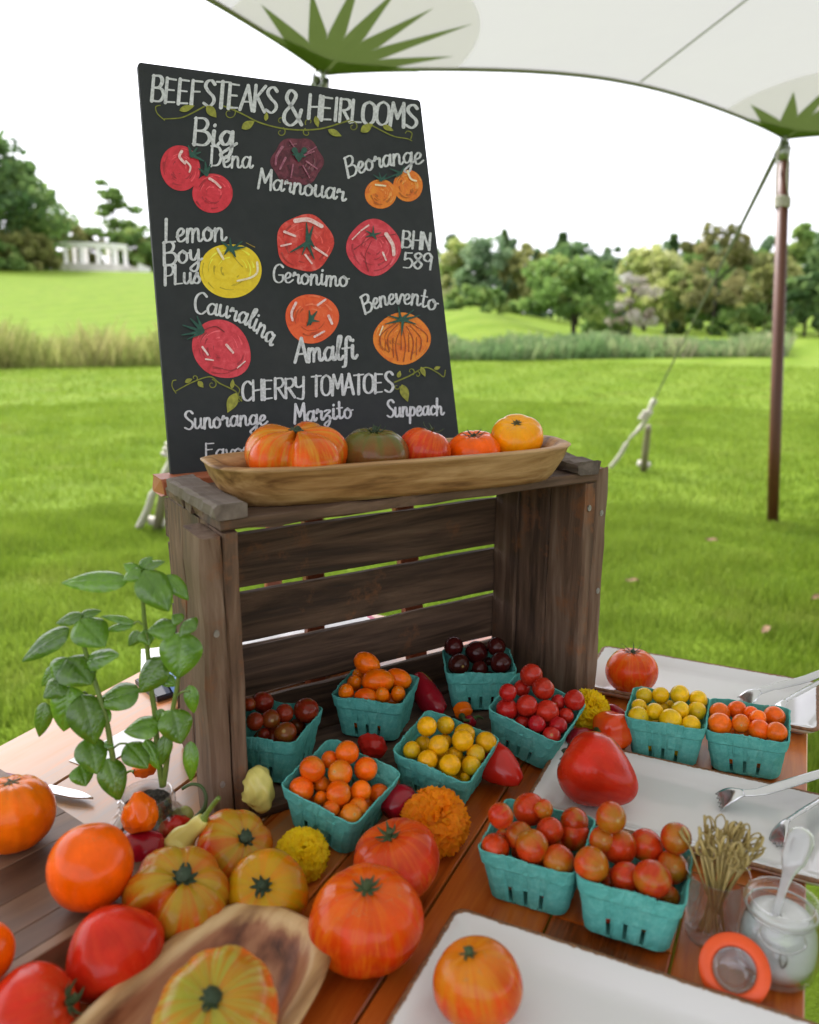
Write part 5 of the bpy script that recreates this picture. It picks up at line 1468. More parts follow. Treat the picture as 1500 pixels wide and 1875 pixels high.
# ------------------------------------------------------------------ pulp baskets
PULP = NT('teal_pulp')
v = PULP.obj()
n1 = PULP.noise(v, 130, 6, 0.75); n2 = PULP.noise(PULP.map(v, (1, 1, 2.5)), 420, 4, 0.7); n3 = PULP.noise(v, 25, 3)
f = PULP.math('ADD', PULP.math('MULTIPLY', n1, 0.5), PULP.math('ADD', PULP.math('MULTIPLY', n2, 0.25), PULP.math('MULTIPLY', n3, 0.25)))
PULP.p(Base_Color=PULP.ramp(f, [(0.32, (0.055, 0.27, 0.24)), (0.5, (0.10, 0.40, 0.355)), (0.7, (0.20, 0.54, 0.48))]), Roughness=0.92, Specular_IOR_Level=0.15)
PULP.bump(f, 0.45, 0.004)
PULP = PULP.m
def basket_mesh(seed):
    r2 = random.Random(seed)
    HB, HT_, Hh = 0.041, 0.0515, 0.064
    sl_c = [-0.5, 0.0, 0.5]
    fr = sorted(set([-1.0, -0.82, -0.66, -0.34, -0.17, 0.17, 0.34, 0.66, 0.82, 1.0] + [c + d for c in sl_c for d in (-0.085, -0.062, 0.062, 0.085)]))
    zs = [0.0, 0.003, 0.0075, 0.0235, 0.0265, 0.034, 0.0445, 0.0472, 0.0505, 0.0605, 0.064]
    rings = []
    slotcol = []
    for zi, z in enumerate(zs):
        f = z / Hh
        hw = HB + (HT_ - HB) * f
        if zi >= 7: hw += 0.0017
        if zi == 0: hw -= 0.002
        rc = 0.010
        ring = []
        for q in range(4):
            ca, sa = math.cos(q * math.pi / 2), math.sin(q * math.pi / 2)
            st = hw - rc
            for i, t in enumerate(fr):
                x = t * st
                y = -hw
                rib = 0.0
                if zi in (1, 2, 3, 4, 5, 6):
                    rib = 0.0011 * (1 if (0.17 <= abs(t) <= 0.34 or abs(t) >= 0.66) else -0.2)
                    if min(abs(t - c) for c in sl_c) < 0.07: rib = -0.0006
                y -= rib * (0.5 if zi == 6 else 1)
                y += r2.gauss(0, 0.00045); zz = z + (r2.gauss(0, 0.0006) + 0.0011 * math.sin(q * 1.7 + t * 4.1 + seed) if zi >= 9 else 0)
                ring.append((ca * x - sa * y, sa * x + ca * y, zz))
            for i in range(1, 5):
                a = -math.pi / 2 + math.pi / 2 * i / 5
                x = st + rc * math.cos(a); y = -st + rc * math.sin(a)
                ring.append((ca * x - sa * y, sa * x + ca * y, z))
        rings.append(ring)
    n = len(rings[0]); per = n // 4
    V = [p for r_ in rings for p in r_]; F = []
    hole = {i for i in range(len(fr) - 1) if any(abs((fr[i] + fr[i + 1]) / 2 - c) < 0.03 for c in sl_c)}
    for i in range(len(zs) - 1):
        for j in range(n):
            if (j % per) in hole and 1 <= i <= 2:
                continue
            a, b = i * n + j, i * n + (j + 1) % n
            F.append((a, b, b + n, a + n))
    c0 = len(V); V.append((0, 0, 0.001))
    F += [(j, c0, (j + 1) % n) for j in range(n)]
    mb = MB().add(V, F)
    return mb
bpose = {
 'B1': (-0.1737, 0.9590, 0.0147, -0.024, 0.000, -0.258, 0.985), 'B2': (-0.0452, 1.0610, 0.0151, -0.043, 0.004, -0.253, 0.953),
 'B3': (0.1050, 1.1456, 0.0161, -0.041, -0.025, 0.012, 0.969), 'B4': (-0.0806, 0.8467, 0.0108, 0.108, 0.183, -0.501, 0.951),
 'B5': (0.0408, 0.9235, 0.0098, 0.096, 0.165, -0.452, 0.962), 'B6': (0.1633, 1.0237, 0.0138, 0.131, 0.227, -0.505, 0.973),
 'B7': (0.3521, 1.0291, 0.0010, -0.006, -0.017, -0.386, 0.971), 'B8': (0.4495, 0.9971, 0.0018, 0.011, -0.047, -0.425, 0.956),
 'B9': (0.1346, 0.7510, 0.0006, 0.009, -0.011, -0.419, 0.943), 'B10': (0.2181, 0.6988, 0.0030, -0.062, 0.028, -0.389, 0.943)}
CH_ = lambda name, base, stripe, sho, **k: tomato_mat(name, base, stripe, sho, k.pop('streak', 0.35), k.pop('sh', 0.5), 0.95, rough=k.pop('rough', 0.2), rnd_v=k.pop('rnd_v', 0.16), scarw=k.pop('scarw', 0.07), sscale=3.0, coat=0.08, **k)
CM = {
 'brown': CH_('cherry_brown_red', (0.22, 0.020, 0.006), (0.13, 0.045, 0.008, 1), (0.15, 0.08, 0.010, 1), blotch=0.55),
 'grape': CH_('grape_orange', (0.78, 0.110, 0.001), (0.74, 0.17, 0.003, 1), (0.68, 0.25, 0.005, 1), sh=0.35, blotch=0.25),
 'black': CH_('cherry_purple_black', (0.045, 0.006, 0.005), (0.075, 0.009, 0.007, 1), (0.03, 0.011, 0.006, 1), rough=0.14, scarw=0.05),
 'orange': CH_('cherry_orange', (0.76, 0.120, 0.002), (0.68, 0.16, 0.006, 1), (0.54, 0.25, 0.02, 1), blotch=0.25),
 'yellow': CH_('cherry_yellow', (0.74, 0.36, 0.003), (0.70, 0.40, 0.006, 1), (0.42, 0.34, 0.012, 1), blotch=0.3, scarw=0.05),
 'red': CH_('cherry_red', (0.40, 0.012, 0.009), (0.50, 0.030, 0.008, 1), (0.44, 0.045, 0.010, 1), sh=0.3),
 'lemon': CH_('cherry_lemon', (0.76, 0.44, 0.004), (0.72, 0.48, 0.006, 1), (0.46, 0.40, 0.014, 1), blotch=0.4, scarw=0.05),
 'coral': CH_('cherry_coral', (0.80, 0.115, 0.003), (0.76, 0.17, 0.006, 1), (0.62, 0.2, 0.012, 1), scarw=0.06),
 'copper': CH_('cherry_copper', (0.48, 0.036, 0.005), (0.46, 0.080, 0.006, 1), (0.30, 0.18, 0.010, 1), blotch=0.6, sh=0.6, scarw=0.05),
}
V, F = tomato_geo(k=0.96, dimple=0.05, irr=0.012, nu=28, nv=18, sq=0.96, seed=3, dw=0.25)
BALL = {}
def ball_mesh(kind, el=0.96):
    key = (kind, round(el, 2))
    if key not in BALL:
        V, F = tomato_geo(k=el, dimple=0.05, irr=0.02, nu=28, nv=18, sq=0.96, seed=len(BALL), dw=0.25)
        BALL[key] = MB().add(V, F).mesh('cherry_tomato', CM[kind], True)
    return BALL[key]
SPEC = {
 'B1': ('teal pulp basket of brownish red cherry tomatoes half hidden by the left crate post', 'brown', 'brownish red cherry tomato', 'the half hidden basket',
   [(456, 1290, 13), (481, 1286, 20), (467, 1321, 16.5), (496, 1317, 18), (521, 1306, 17), (561, 1301, 23.5), (523, 1343, 21), (544, 1330, 15, 1), (483, 1346, 13, 1)]),
 'B2': ('teal pulp basket of oval orange grape tomatoes at the back of the crate', 'grape', 'oval orange grape tomato', 'the rear basket',
   [(672, 1215, 23, 0, 1), (657, 1236, 12, 1), (649, 1251, 15), (634, 1268, 16), (692, 1247, 27, 0, 1), (730, 1243, 22, 0, 1), (670, 1276, 19, 0, 1), (700, 1273, 15), (729, 1271, 15), (716, 1284, 16, 1, 1)]),
 'B3': ('teal pulp basket of purple black cherry tomatoes in the back right of the crate', 'black', 'purple black cherry tomato', 'the far corner basket',
   [(831, 1184, 18.5), (873, 1195, 21.5), (909, 1184, 17.5), (840, 1217, 20), (879, 1225, 15.5, 1), (917, 1214, 20), (894, 1211, 8, 1)]),
 'B4': ('tilted teal pulp basket of round orange cherry tomatoes by the yellow marigold', 'orange', 'round orange cherry tomato', 'basket by yellow marigold',
   [(572, 1408, 24), (636, 1378, 22), (604, 1391, 16, 1), (623, 1415, 23), (670, 1408, 22), (552, 1446, 23.5), (620, 1453, 23.5), (661, 1449, 19.5), (694, 1454, 19), (588, 1462, 13, 1), (607, 1482, 16), (656, 1481, 20), (643, 1493, 21), (588, 1436, 16, 1)]),
 'B5': ('tilted teal pulp basket of yellow cherry tomatoes in the middle of the crate mouth', 'yellow', 'yellow cherry tomato', 'the middle tilted basket',
   [(782, 1330, 18.5), (816, 1328, 16.5), (851, 1344, 19), (847, 1356, 20), (890, 1359, 19.5), (754, 1374, 16.5), (775, 1363, 16, 1), (803, 1365, 19), (814, 1358, 14, 1), (783, 1392, 19), (833, 1382, 15, 1), (871, 1381, 17.5), (824, 1401, 20.5), (863, 1402, 18), (851, 1424, 10, 1)]),
 'B6': ('tilted teal pulp basket heaped with red cherry tomatoes by the right crate post', 'red', 'red cherry tomato', 'the heaped basket',
   [(973, 1236, 21), (956, 1260, 15.5), (995, 1261, 21), (930, 1268, 16.5), (928, 1299, 20.5), (965, 1292, 20), (1002, 1303, 21.5), (1022, 1286, 14, 1), (1052, 1282, 19.5), (1036, 1311, 15), (956, 1323, 13, 1), (983, 1326, 16), (1022, 1329, 16.5), (1010, 1347, 16.5)]),
 'B7': ('teal pulp basket of lemon yellow cherry tomatoes in front of the far platter', 'lemon', 'lemon yellow cherry tomato', 'left far basket',
   [(1180, 1274, 15), (1210, 1273, 15.5), (1245, 1272, 17.5), (1279, 1281, 17), (1171, 1295, 15), (1199, 1303, 16), (1213, 1296, 13, 1), (1227, 1290, 8, 1), (1246, 1300, 16), (1276, 1302, 17), (1169, 1313, 19), (1228, 1319, 21), (1265, 1328, 18)]),
 'B8': ('teal pulp basket of orange red cherry tomatoes in front of the far platter', 'coral', 'orange red cherry tomato', 'right far basket',
   [(1318, 1306, 19), (1350, 1300, 17), (1376, 1307, 14), (1388, 1315, 15), (1418, 1313, 20), (1318, 1327, 22), (1357, 1325, 17), (1391, 1337, 20), (1422, 1341, 19), (1358, 1343, 13, 1)]),
 'B9': ('near teal pulp basket of copper red cherry tomatoes, left of the front pair', 'copper', 'copper red cherry tomato', 'near left basket',
   [(917, 1494, 24), (969, 1482, 30), (995, 1482, 18), (907, 1553, 26.5), (951, 1531, 26), (974, 1550, 31), (1007, 1522, 25), (1052, 1505, 26), (1052, 1528, 28), (1023, 1578, 30), (920, 1531, 13, 1), (1025, 1550, 16, 1)]),
 'B10': ('near teal pulp basket of copper red cherry tomatoes, beside the bamboo picks', 'copper', 'copper red cherry tomato', 'near right basket',
   [(1119, 1497, 28), (1103, 1538, 24, 1), (1133, 1550, 33), (1183, 1548, 30), (1238, 1535, 28), (1083, 1584, 32), (1146, 1607, 28.5), (1195, 1610, 34.5), (1231, 1588, 29), (1115, 1616, 14, 1), (1226, 1642, 19, 1)]),
}
bask0 = [basket_mesh(s).mesh('pulp_basket', PULP, True) for s in (1, 2, 3)]
for bi, (key, (blabel, kind, tl_, where, lst)) in enumerate(SPEC.items()):
    x, y, z, ra, rb_, rc, sc = bpose[key]
    o = bpy.data.objects.new('pulp_basket', bask0[bi % 3])
    o.location = (x, y, TZ + z)
    o.rotation_mode = 'XYZ'
    Mr = Matrix.Rotation(rc, 3, 'Z') @ Matrix.Rotation(rb_, 3, 'Y') @ Matrix.Rotation(ra, 3, 'X')
    o.rotation_euler = Mr.to_euler()
    o.scale = (sc, sc, sc)
    link(o); tag(o, blabel, 'basket', 'teal pulp berry baskets')
    md = o.modifiers.new('thickness', 'SOLIDIFY'); md.thickness = 0.0018; md.offset = -1
    o.data.polygons.foreach_set('use_smooth', np.zeros(len(o.data.polygons), bool))
    # the tomatoes heaped in it
    B0 = np.array([x, y, TZ + z]); MR = np.array(Mr)
    hw = 0.0505 * sc
    S_, D_, r_ = [], [], []
    for e in lst:
        d = ray(e[0], e[1]); d = d
        low = len(e) > 3 and e[3]
        s = 1.0
        loc_ = lambda s: MR.T @ (CAM + d * s - B0)
        for _ in range(40):
            # height of the heap above the basket floor at this spot
            L = loc_(s)
            rho = min(1.3, math.hypot(L[0], L[1]) / hw)
            zz = (0.052 + 0.018 * (1 - rho * rho)) * sc - (0.018 if low else 0)
            zt = B0[2] + zz + MR[2, 0] * L[0] + MR[2, 1] * L[1]
            s = 0.6 * s + 0.4 * (zt - EYE) / d[2]
        lim = max(0.006, (0.041 + 0.0105 * min(1.0, (loc_(s)[2] / sc) / 0.064)) * sc - 0.003 - 0.98 * e[2] / FPX * depth(CAM + d * s))
        for _ in range(120):
            L = loc_(s); dl = MR.T @ d
            # keep it between the walls: towards us when it would stick out behind, away when in front
            over = [L[i] - math.copysign(lim, L[i]) if abs(L[i]) > lim else 0 for i in (0, 1)]
            g = over[0] * dl[0] + over[1] * dl[1]
            if abs(g) < 1e-5: break
            s -= 0.3 * g
        S_.append(s); D_.append(d); r_.append(e[2] / FPX)
    S0 = list(S_)
    for it in range(40):
        for i in range(len(S_)):
            for j in range(i):
                Pi, Pj = CAM + D_[i] * S_[i], CAM + D_[j] * S_[j]
                ri, rj = r_[i] * depth(Pi), r_[j] * depth(Pj)
                g = (ri + rj) * 0.92 - np.linalg.norm(Pi - Pj)
                if g > 0:
                    li, lj = (len(lst[q]) > 3 and lst[q][3] or 0 for q in (i, j))
                    a_, b_ = (i, j) if (li, -lst[i][1]) > (lj, -lst[j][1]) else (j, i)
                    S_[a_] = min(S_[a_] + 0.12 * g, S0[a_] + 0.012); S_[b_] = max(S_[b_] - 0.2 * g, S0[b_] - 0.012)
    for i, e in enumerate(lst):
        for _ in range(60):
            P = CAM + D_[i] * S_[i]; L = MR.T @ (P - B0); dl = MR.T @ D_[i]
            lim = max(0.005, 0.0487 * sc - 0.98 * r_[i] * depth(P))
            over = [L[q] - math.copysign(lim, L[q]) if abs(L[q]) > lim else 0 for q in (0, 1)]
            g = over[0] * dl[0] + over[1] * dl[1]
            if abs(g) < 1e-5 or L[2] > 0.062 + r_[i]: break
            S_[i] -= 0.3 * g
    order = sorted(range(len(lst)), key=lambda i: lst[i][1])
    nr_ = 3 if len(lst) >= 9 else 2
    rown = {3: ('back', 'middle', 'front'), 2: ('back', 'front')}[nr_]
    lab = {}
    for q in range(nr_):
        row = sorted(order[q * len(order) // nr_:(q + 1) * len(order) // nr_], key=lambda i: lst[i][0])
        nm = ['first', 'second', 'third', 'fourth', 'fifth', 'sixth']
        for w_, i in enumerate(row):
            lab[i] = '%s, %s from left in %s row, %s' % (tl_, nm[w_], rown[q], where)
    for i, e in enumerate(lst):
        P = CAM + D_[i] * S_[i]
        rr_ = r_[i] * depth(P)
        oval = len(e) > 4
        c = bpy.data.objects.new('grape_tomato' if kind == 'grape' else 'cherry_tomato', ball_mesh(kind, 0.96 if kind != 'grape' else 1.38))
        c.location = tuple(P)
        if kind == 'grape':
            rr_ = rr_ / (1.2 if oval else 1.08)
            c.rotation_euler = orient((rnd.choice((-1, 1)) * 0.9, rnd.uniform(-.5, .3), rnd.uniform(-0.6, 0.2)), rnd.uniform(0, 6)) if oval else orient((rnd.uniform(-.4, .4), -0.6, 0.7), 1)
        else:
            u = rnd.random()
            axd = (rnd.uniform(-.5, .5), -0.8, rnd.uniform(0.1, 0.7)) if u < 0.28 else (rnd.uniform(-1, 1), rnd.uniform(-0.2, 1), rnd.uniform(-1, 0.6))
            c.rotation_euler = orient(axd, rnd.uniform(0, 6))
        c.scale = (rr_, rr_, rr_)
        link(c); tag(c, lab[i], 'tomato', tl_ + 's in ' + where)
    # a hidden-looking lower layer that fills the gaps
    for q, (gx, gy) in enumerate(((-0.5, -0.5), (0.5, -0.5), (-0.5, 0.5), (0.5, 0.5), (0, 0))):
        rr_ = 0.0148
        L = np.array([gx * 0.040 + rnd.uniform(-.002, .002), gy * 0.040 + rnd.uniform(-.002, .002), 0.0205 if q < 4 else 0.036])
        c = bpy.data.objects.new('grape_tomato' if kind == 'grape' else 'cherry_tomato', ball_mesh(kind))
        c.location = tuple(B0 + MR @ L)
        c.rotation_euler = (rnd.uniform(0, 6), rnd.uniform(0, 6), rnd.uniform(0, 6))
        c.scale = (rr_, rr_, rr_)
        link(c); tag(c, '%s glimpsed deep down between others, %s' % (tl_, where), 'tomato', 'deep lying tomatoes of ' + where)

# ------------------------------------------------------------------ peppers
def skin(name, col, col2, rough=0.2, coat=0.3):
    m = NT(name)
    nz = m.noise(m.obj(), 16, 4, 0.6)
    m.p(Base_Color=m.ramp(nz, [(0.35, col), (0.68, col2)]), Roughness=rough, Coat_Weight=coat * 0.4, Coat_Roughness=0.1, Specular_IOR_Level=0.35)
    m.bump(m.noise(m.obj(), 70, 3), 0.12, 0.003)
    return m.m
PRED = skin('pepper_red', (0.48, 0.012, 0.008), (0.56, 0.022, 0.010))
PCRI = skin('pepper_crimson', (0.27, 0.005, 0.016), (0.36, 0.008, 0.018))
PORG = skin('pepper_orange', (0.82, 0.12, 0.001), (0.84, 0.18, 0.003))
PPAL = skin('pepper_pale_yellow', (0.62, 0.56, 0.15), (0.68, 0.60, 0.17))
PGRN = skin('pepper_pale_green', (0.33, 0.34, 0.10), (0.38, 0.36, 0.10))
PRO = skin('pepper_red_orange', (0.62, 0.03, 0.004), (0.70, 0.10, 0.005))
PSTEM = plain('pepper_stem', (0.13, 0.20, 0.025), 0.5, var=0.3, scale=80)
PSTEMD = plain('pepper_stem_dark', (0.045, 0.085, 0.018), 0.5, var=0.3, scale=80)
def pepper(label, path, radii, mat, lobes=3, ld=0.06, wr=0.0, seed=0, stem=None, stemm=None, sr=4, group=None, name='pepper', bulge=None):
    # path: (x, y, z above the table) points along the pepper, radii in photo pixels
    r2 = random.Random(seed)
    P = [onz(x, y, z) for x, y, z in path]
    base = P[len(P) // 2].copy(); base[2] = TZ
    Q = spline([p - base for p in P], 8)
    rr = np.interp(np.linspace(0, 1, len(Q)), np.linspace(0, 1, len(radii)), radii)
    rr = np.convolve(np.pad(rr, 2, 'edge'), [.1, .2, .4, .2, .1], 'valid')
    rad = [max(r_, 0.4) * depth(q + base) / FPX for r_, q in zip(rr, Q)]
    p1, p2 = r2.uniform(0, 6), r2.uniform(0, 6)
    f = lambda g, t: 1 + ld * math.cos(lobes * g + p1) + wr * math.sin(5 * g + 9 * t + p2) * math.sin(13 * t + 2 * g) + wr * 0.6 * math.sin(9 * g - 15 * t)
    mb = MB().tube(Q, rad, 28, True, lob=f)
    low = min(v[2] for v in mb.v)
    if low < 0.0005:
        mb.v = [(v[0], v[1], v[2] - low + 0.0008) for v in mb.v]
    else: low = 0.0008
    o = mb.build(name, mat, None, True, tuple(base))
    tag(o, label, 'pepper', group)
    if stem:
        S = spline([onz(x, y, z) - base - np.array([0, 0, min(low, 0)]) for x, y, z in stem], 6)
        n = len(S)
        rs = [sr * (1.7 - 0.9 * min(1, i / (n * 0.3))) * depth(S[0] + base) / FPX for i in range(n)]
        MB().tube(S, rs, 8).build('stem', stemm or PSTEM, o, True)
    return o
GP = 'peppers scattered among the baskets'
pepper('small orange pepper standing up against the basil jar', [(258, 1524, .060), (257, 1510, .066), (256, 1492, .076), (255, 1474, .086), (253, 1460, .093), (251, 1450, .098)], [16, 29, 32, 26, 15, 5], PORG, 3, .10, .06, 3, None, None, 4, GP)
pepper('short glossy crimson pepper behind the striped two lobed tomato', [(226, 1552, .035), (238, 1553, .036), (262, 1556, .036), (288, 1558, .034), (301, 1560, .032)], [12, 32, 36, 32, 10], PCRI, 3, .05, .0, 4, None, None, 4, GP)
pepper('wrinkled bright red pepper behind the crimson one', [(284, 1536, .03), (300, 1526, .032), (320, 1514, .034), (346, 1506, .03)], [14, 26, 24, 8], PRED, 3, .12, .10, 5, None, None, 4, GP)
pepper('pale yellow bell shaped pepper with a long neck and green stem', [(326, 1566, .03), (330, 1552, .036), (338, 1536, .044), (352, 1522, .054), (366, 1508, .064), (374, 1499, .07)], [16, 29, 25, 16, 15, 11], PPAL, 3, .13, .02, 6, [(372, 1501, .069), (380, 1488, .078), (390, 1474, .088), (401, 1461, .098)], PSTEM, 5.5, GP)
pepper('small round pale green pepper beside the basil jar', [(318, 1500, .03), (326, 1496, .033), (340, 1494, .033), (351, 1497, .03)], [6, 17, 18, 8], PGRN, 3, .05, .02, 7, None, None, 4, GP)
pepper('curly green pepper stem with a small pepper tucked behind the pale one', [(352, 1512, .03), (357, 1503, .034), (362, 1494, .04)], [5, 9, 5], PGRN, 3, .03, .0, 8, [(362, 1496, .04), (374, 1480, .05), (377, 1458, .062), (368, 1440, .07), (350, 1436, .072), (333, 1445, .068)], PSTEMD, 4, GP)
pepper('wrinkled pale yellow pepper beside the inner left post of the crate', [(462, 1476, .03), (470, 1466, .036), (474, 1445, .05), (468, 1420, .064), (461, 1408, .07)], [12, 25, 26, 22, 7], PPAL, 3, .20, .12, 9, None, None, 4, GP)
pepper('small wrinkled scarlet pepper behind the orange cherry tomatoes', [(665, 1366, .03), (675, 1364, .034), (690, 1370, .034), (704, 1380, .028)], [12, 22, 22, 8], PRED, 3, .14, .12, 10, None, None, 4, GP)
pepper('long crimson pepper behind the grape tomato basket', [(766, 1240, .055), (776, 1262, .045), (790, 1284, .035), (806, 1300, .03), (813, 1304, .028)], [14, 24, 25, 16, 5], PCRI, 3, .05, .0, 11, None, None, 4, GP)
pepper('tiny ribbed orange pepper with a green stem under the black tomatoes', [(832, 1306, .024), (842, 1303, .026), (852, 1302, .026), (860, 1304, .022)], [8, 17, 17, 6], PORG, 6, .08, .0, 12, [(846, 1312, .03), (850, 1318, .034), (858, 1320, .03)], PSTEMD, 4, GP)
pepper('tiny dark red pepper beside the tiny orange one', [(852, 1322, .022), (860, 1321, .024), (870, 1326, .020)], [6, 12, 5], PCRI, 3, .04, .0, 13, [(868, 1316, .028), (876, 1312, .03), (884, 1316, .026)], PSTEMD, 3, GP)
pepper('pointed red pepper poking out right of the yellow tomatoes', [(872, 1376, .030), (892, 1388, .032), (916, 1404, .030), (938, 1420, .026), (954, 1431, .022)], [28, 36, 35, 24, 8], PRED, 3, .05, .0, 14, None, None, 4, GP)
pepper('dark red pepper squeezed between two baskets behind the orange marigold', [(712, 1490, .03), (722, 1476, .034), (738, 1462, .036), (752, 1452, .034)], [16, 28, 28, 10], PCRI, 3, .05, .0, 15, None, None, 4, GP)
pepper('orange red bell pepper with its green stem hollow facing left', [(1092, 1344, .034), (1102, 1342, .034), (1118, 1338, .034), (1136, 1334, .034), (1146, 1332, .032)], [10, 30, 36, 32, 10], PRO, 4, .10, .0, 16, [(1094, 1344, .036), (1100, 1343, .036), (1108, 1346, .036)], PSTEMD, 8, GP)
pepper('dark red pepper lying under the right yellow marigold', [(1038, 1350, .022), (1052, 1352, .022), (1072, 1350, .022), (1088, 1346, .022)], [8, 20, 20, 8], PCRI, 3, .05, .0, 17, None, None, 4, GP)
pepper('crimson pepper behind the orange red bell pepper', [(1106, 1302, .026), (1120, 1306, .026), (1136, 1316, .024), (1146, 1326, .020)], [10, 17, 16, 7], PCRI, 3, .05, .0, 18, None, None, 4, GP)
pepper('small orange pepper lying behind the basil jar', [(244, 1416, .016), (256, 1410, .018), (272, 1408, .018), (284, 1412, .014)], [7, 15, 15, 6], PORG, 3, .06, .02, 19, [(246, 1413, .02), (238, 1412, .02), (228, 1417, .016)], PSTEM, 3, GP)

# ------------------------------------------------------------------ marigolds
def marigold(label, cx, cy, wpx, mats, z0, ax, n=330, sq=0.82, seed=0):
    Rr = wpx / 2 / FPX
    for _ in range(8):
        P = onz(cx, cy, z0 + Rr * 0.8); Rr = wpx / 2 * depth(P) / FPX
    r2 = np.random.default_rng(seed)
    mb = MB()
    ga = math.pi * (3 - math.sqrt(5))
    for i in range(n):
        f = (i + 0.5) / n
        ct = 1 - 1.72 * f
        st = math.sqrt(max(0, 1 - ct * ct))
        a = i * ga
        dirn = np.array([st * math.cos(a), st * math.sin(a), ct * sq])
        nrm = np.array([st * math.cos(a), st * math.sin(a), ct]); nrm /= np.linalg.norm(nrm)
        nrm += r2.normal(0, 0.13, 3); nrm /= np.linalg.norm(nrm)
        tang = np.cross(nrm, (0, 0, 1.0) if abs(nrm[2]) < 0.95 else (1.0, 0, 0)); tang /= np.linalg.norm(tang)
        tang = tang * math.cos(0.6 * r2.normal()) + np.cross(nrm, tang) * math.sin(0.6 * r2.normal())
        b = np.cross(nrm, tang)
        L = r2.uniform(0.22, 0.34); w = r2.uniform(0.09, 0.16)
        base = dirn * (1.0 - 0.72 * L) * 0.97
        bend = r2.uniform(0.3, 2.0)
        V = []
        p1 = r2.uniform(0, 6)
        cpos = base.copy()
        for j in range(4):
            t = j / 3
            ang_ = bend * t ** 0.9
            if j: cpos = cpos + (nrm * math.cos(ang_) + b * math.sin(ang_)) * (L / 3)
            for k in range(5):
                s = (k - 2) / 2
                ww = w * (0.30 + 0.85 * t ** 0.7)
                V.append((cpos + tang * (ww * s) + nrm * (0.05 * t * math.sin(s * 5.5 + p1) - 0.05 * s * s * t)) * Rr)
        F = [(j * 5 + k, j * 5 + k + 1, j * 5 + k + 6, j * 5 + k + 5) for j in range(3) for k in range(4)]
        tn = float(np.clip(0.5 + r2.normal(0, 0.18), 0, 1))
        mb.add(V, F, [tn] * 20)
    mb.lathe([(0.02 * Rr, 0.66 * sq * Rr), (0.4 * Rr, 0.58 * sq * Rr), (0.62 * Rr, 0.3 * sq * Rr), (0.68 * Rr, 0), (0.5 * Rr, -0.4 * sq * Rr), (0.05 * Rr, -0.6 * sq * Rr)], 20, tone=[0.4] * 6)
    o = mb.build('marigold', mats, None, True, tuple(P))
    o.rotation_euler = orient(ax)
    tag(o, label, 'flower', 'marigold heads on the table')
    MB().lathe([(0.002, -0.95 * Rr), (0.22 * Rr, -0.85 * Rr), (0.34 * Rr, -0.5 * Rr), (0.36 * Rr, -0.25 * Rr)], 14).build('calyx', STEMG, o, True)
    return o
def petal(name, c0, c1):
    m = NT(name)
    col = m.ramp(m.attr(), [(0.2, c0), (0.8, c1)])
    m.p(Base_Color=col, Roughness=0.55, Specular_IOR_Level=0.25)
    t = m.n('BsdfTranslucent', None, Color=col)
    s_ = m.n('MixShader', None, Fac=0.5)
    m.nt.links.new(m.b.outputs[0], s_.inputs[1]); m.nt.links.new(t.outputs[0], s_.inputs[2])
    m.nt.links.new(s_.outputs[0], m.nt.nodes['Material Output'].inputs['Surface'])
    return m.m
MGY = petal('marigold_yellow', (0.90, 0.62, 0.004), (0.95, 0.76, 0.012))
MGO = petal('marigold_orange', (0.92, 0.27, 0.002), (0.95, 0.38, 0.005))
marigold('yellow marigold head leaning on the basket of orange cherry tomatoes', 553, 1566, 98, MGY, 0.0, (-0.1, -0.55, 0.8), 760, 0.85, 3)
marigold('orange marigold head in front of the yellow tomato basket', 797, 1506, 124, MGO, 0.0, (0.0, -0.6, 0.8), 760, 0.85, 4)
marigold('yellow marigold head tucked behind the red tomatoes at the right crate post', 1078, 1300, 78, MGY, 0.018, (0.35, -0.5, 0.7), 560, 0.85, 5)

# ------------------------------------------------------------------ glass
def glass(name, tint=(0.965, 0.975, 0.975, 1), rough=0.03, k=0.85):
    m = NT(name)
    m.nt.nodes.remove(m.b)
    tr = m.n('BsdfTransparent', None, Color=tint)
    gl = m.n('BsdfGlossy', None, Color=(1, 1, 1, 1), Roughness=rough)
    lw = m.n('LayerWeight', None, Blend=0.38)
    f = m.math('ADD', m.math('MULTIPLY', m.math('POWER', lw.outputs['Facing'], 2.2), k), 0.06, clamp=True)
    ms = m.n('MixShader', None, Fac=f)
    m.nt.links.new(tr.outputs[0], ms.inputs[1]); m.nt.links.new(gl.outputs[0], ms.inputs[2])
    m.nt.links.new(ms.outputs[0], m.nt.nodes['Material Output'].inputs['Surface'])
    return m.m
GLASS = glass('clear_glass', k=1.1)
CLEARP = glass('clear_plastic', k=0.5)
WIRE = plain('wire_steel', (0.45, 0.45, 0.44), 0.3, 1.0, 0.1, 60)

# basil in a glass jar
JB = onz(268, 1452, 0.072)
jar = thing('glass_jar', 'small glass jar of dark soil holding the basil, left of the crate', 'jar', (JB[0], JB[1], TZ))
kr = 47 * depth(JB) / FPX
prof = [(0.001, 0.0005), (kr * 1.30, 0.0005), (kr * 1.42, 0.006), (kr * 1.44, 0.03), (kr * 1.40, 0.042), (kr * 1.08, 0.052), (kr * 1.04, 0.056), (kr * 1.10, 0.059), (kr * 1.04, 0.0615), (kr * 1.09, 0.065), (kr * 1.0, 0.068), (kr, 0.071), (kr * 0.97, 0.0725),
        (kr * 0.93, 0.071), (kr * 0.93, 0.055), (kr * 1.30, 0.040), (kr * 1.34, 0.008), (0.001, 0.004)]
MB().lathe(prof, 48).build('jar_glass', GLASS, jar, True)
SOIL = NT('soil')
v = SOIL.obj(); nz = SOIL.noise(v, 420, 5, 0.75)
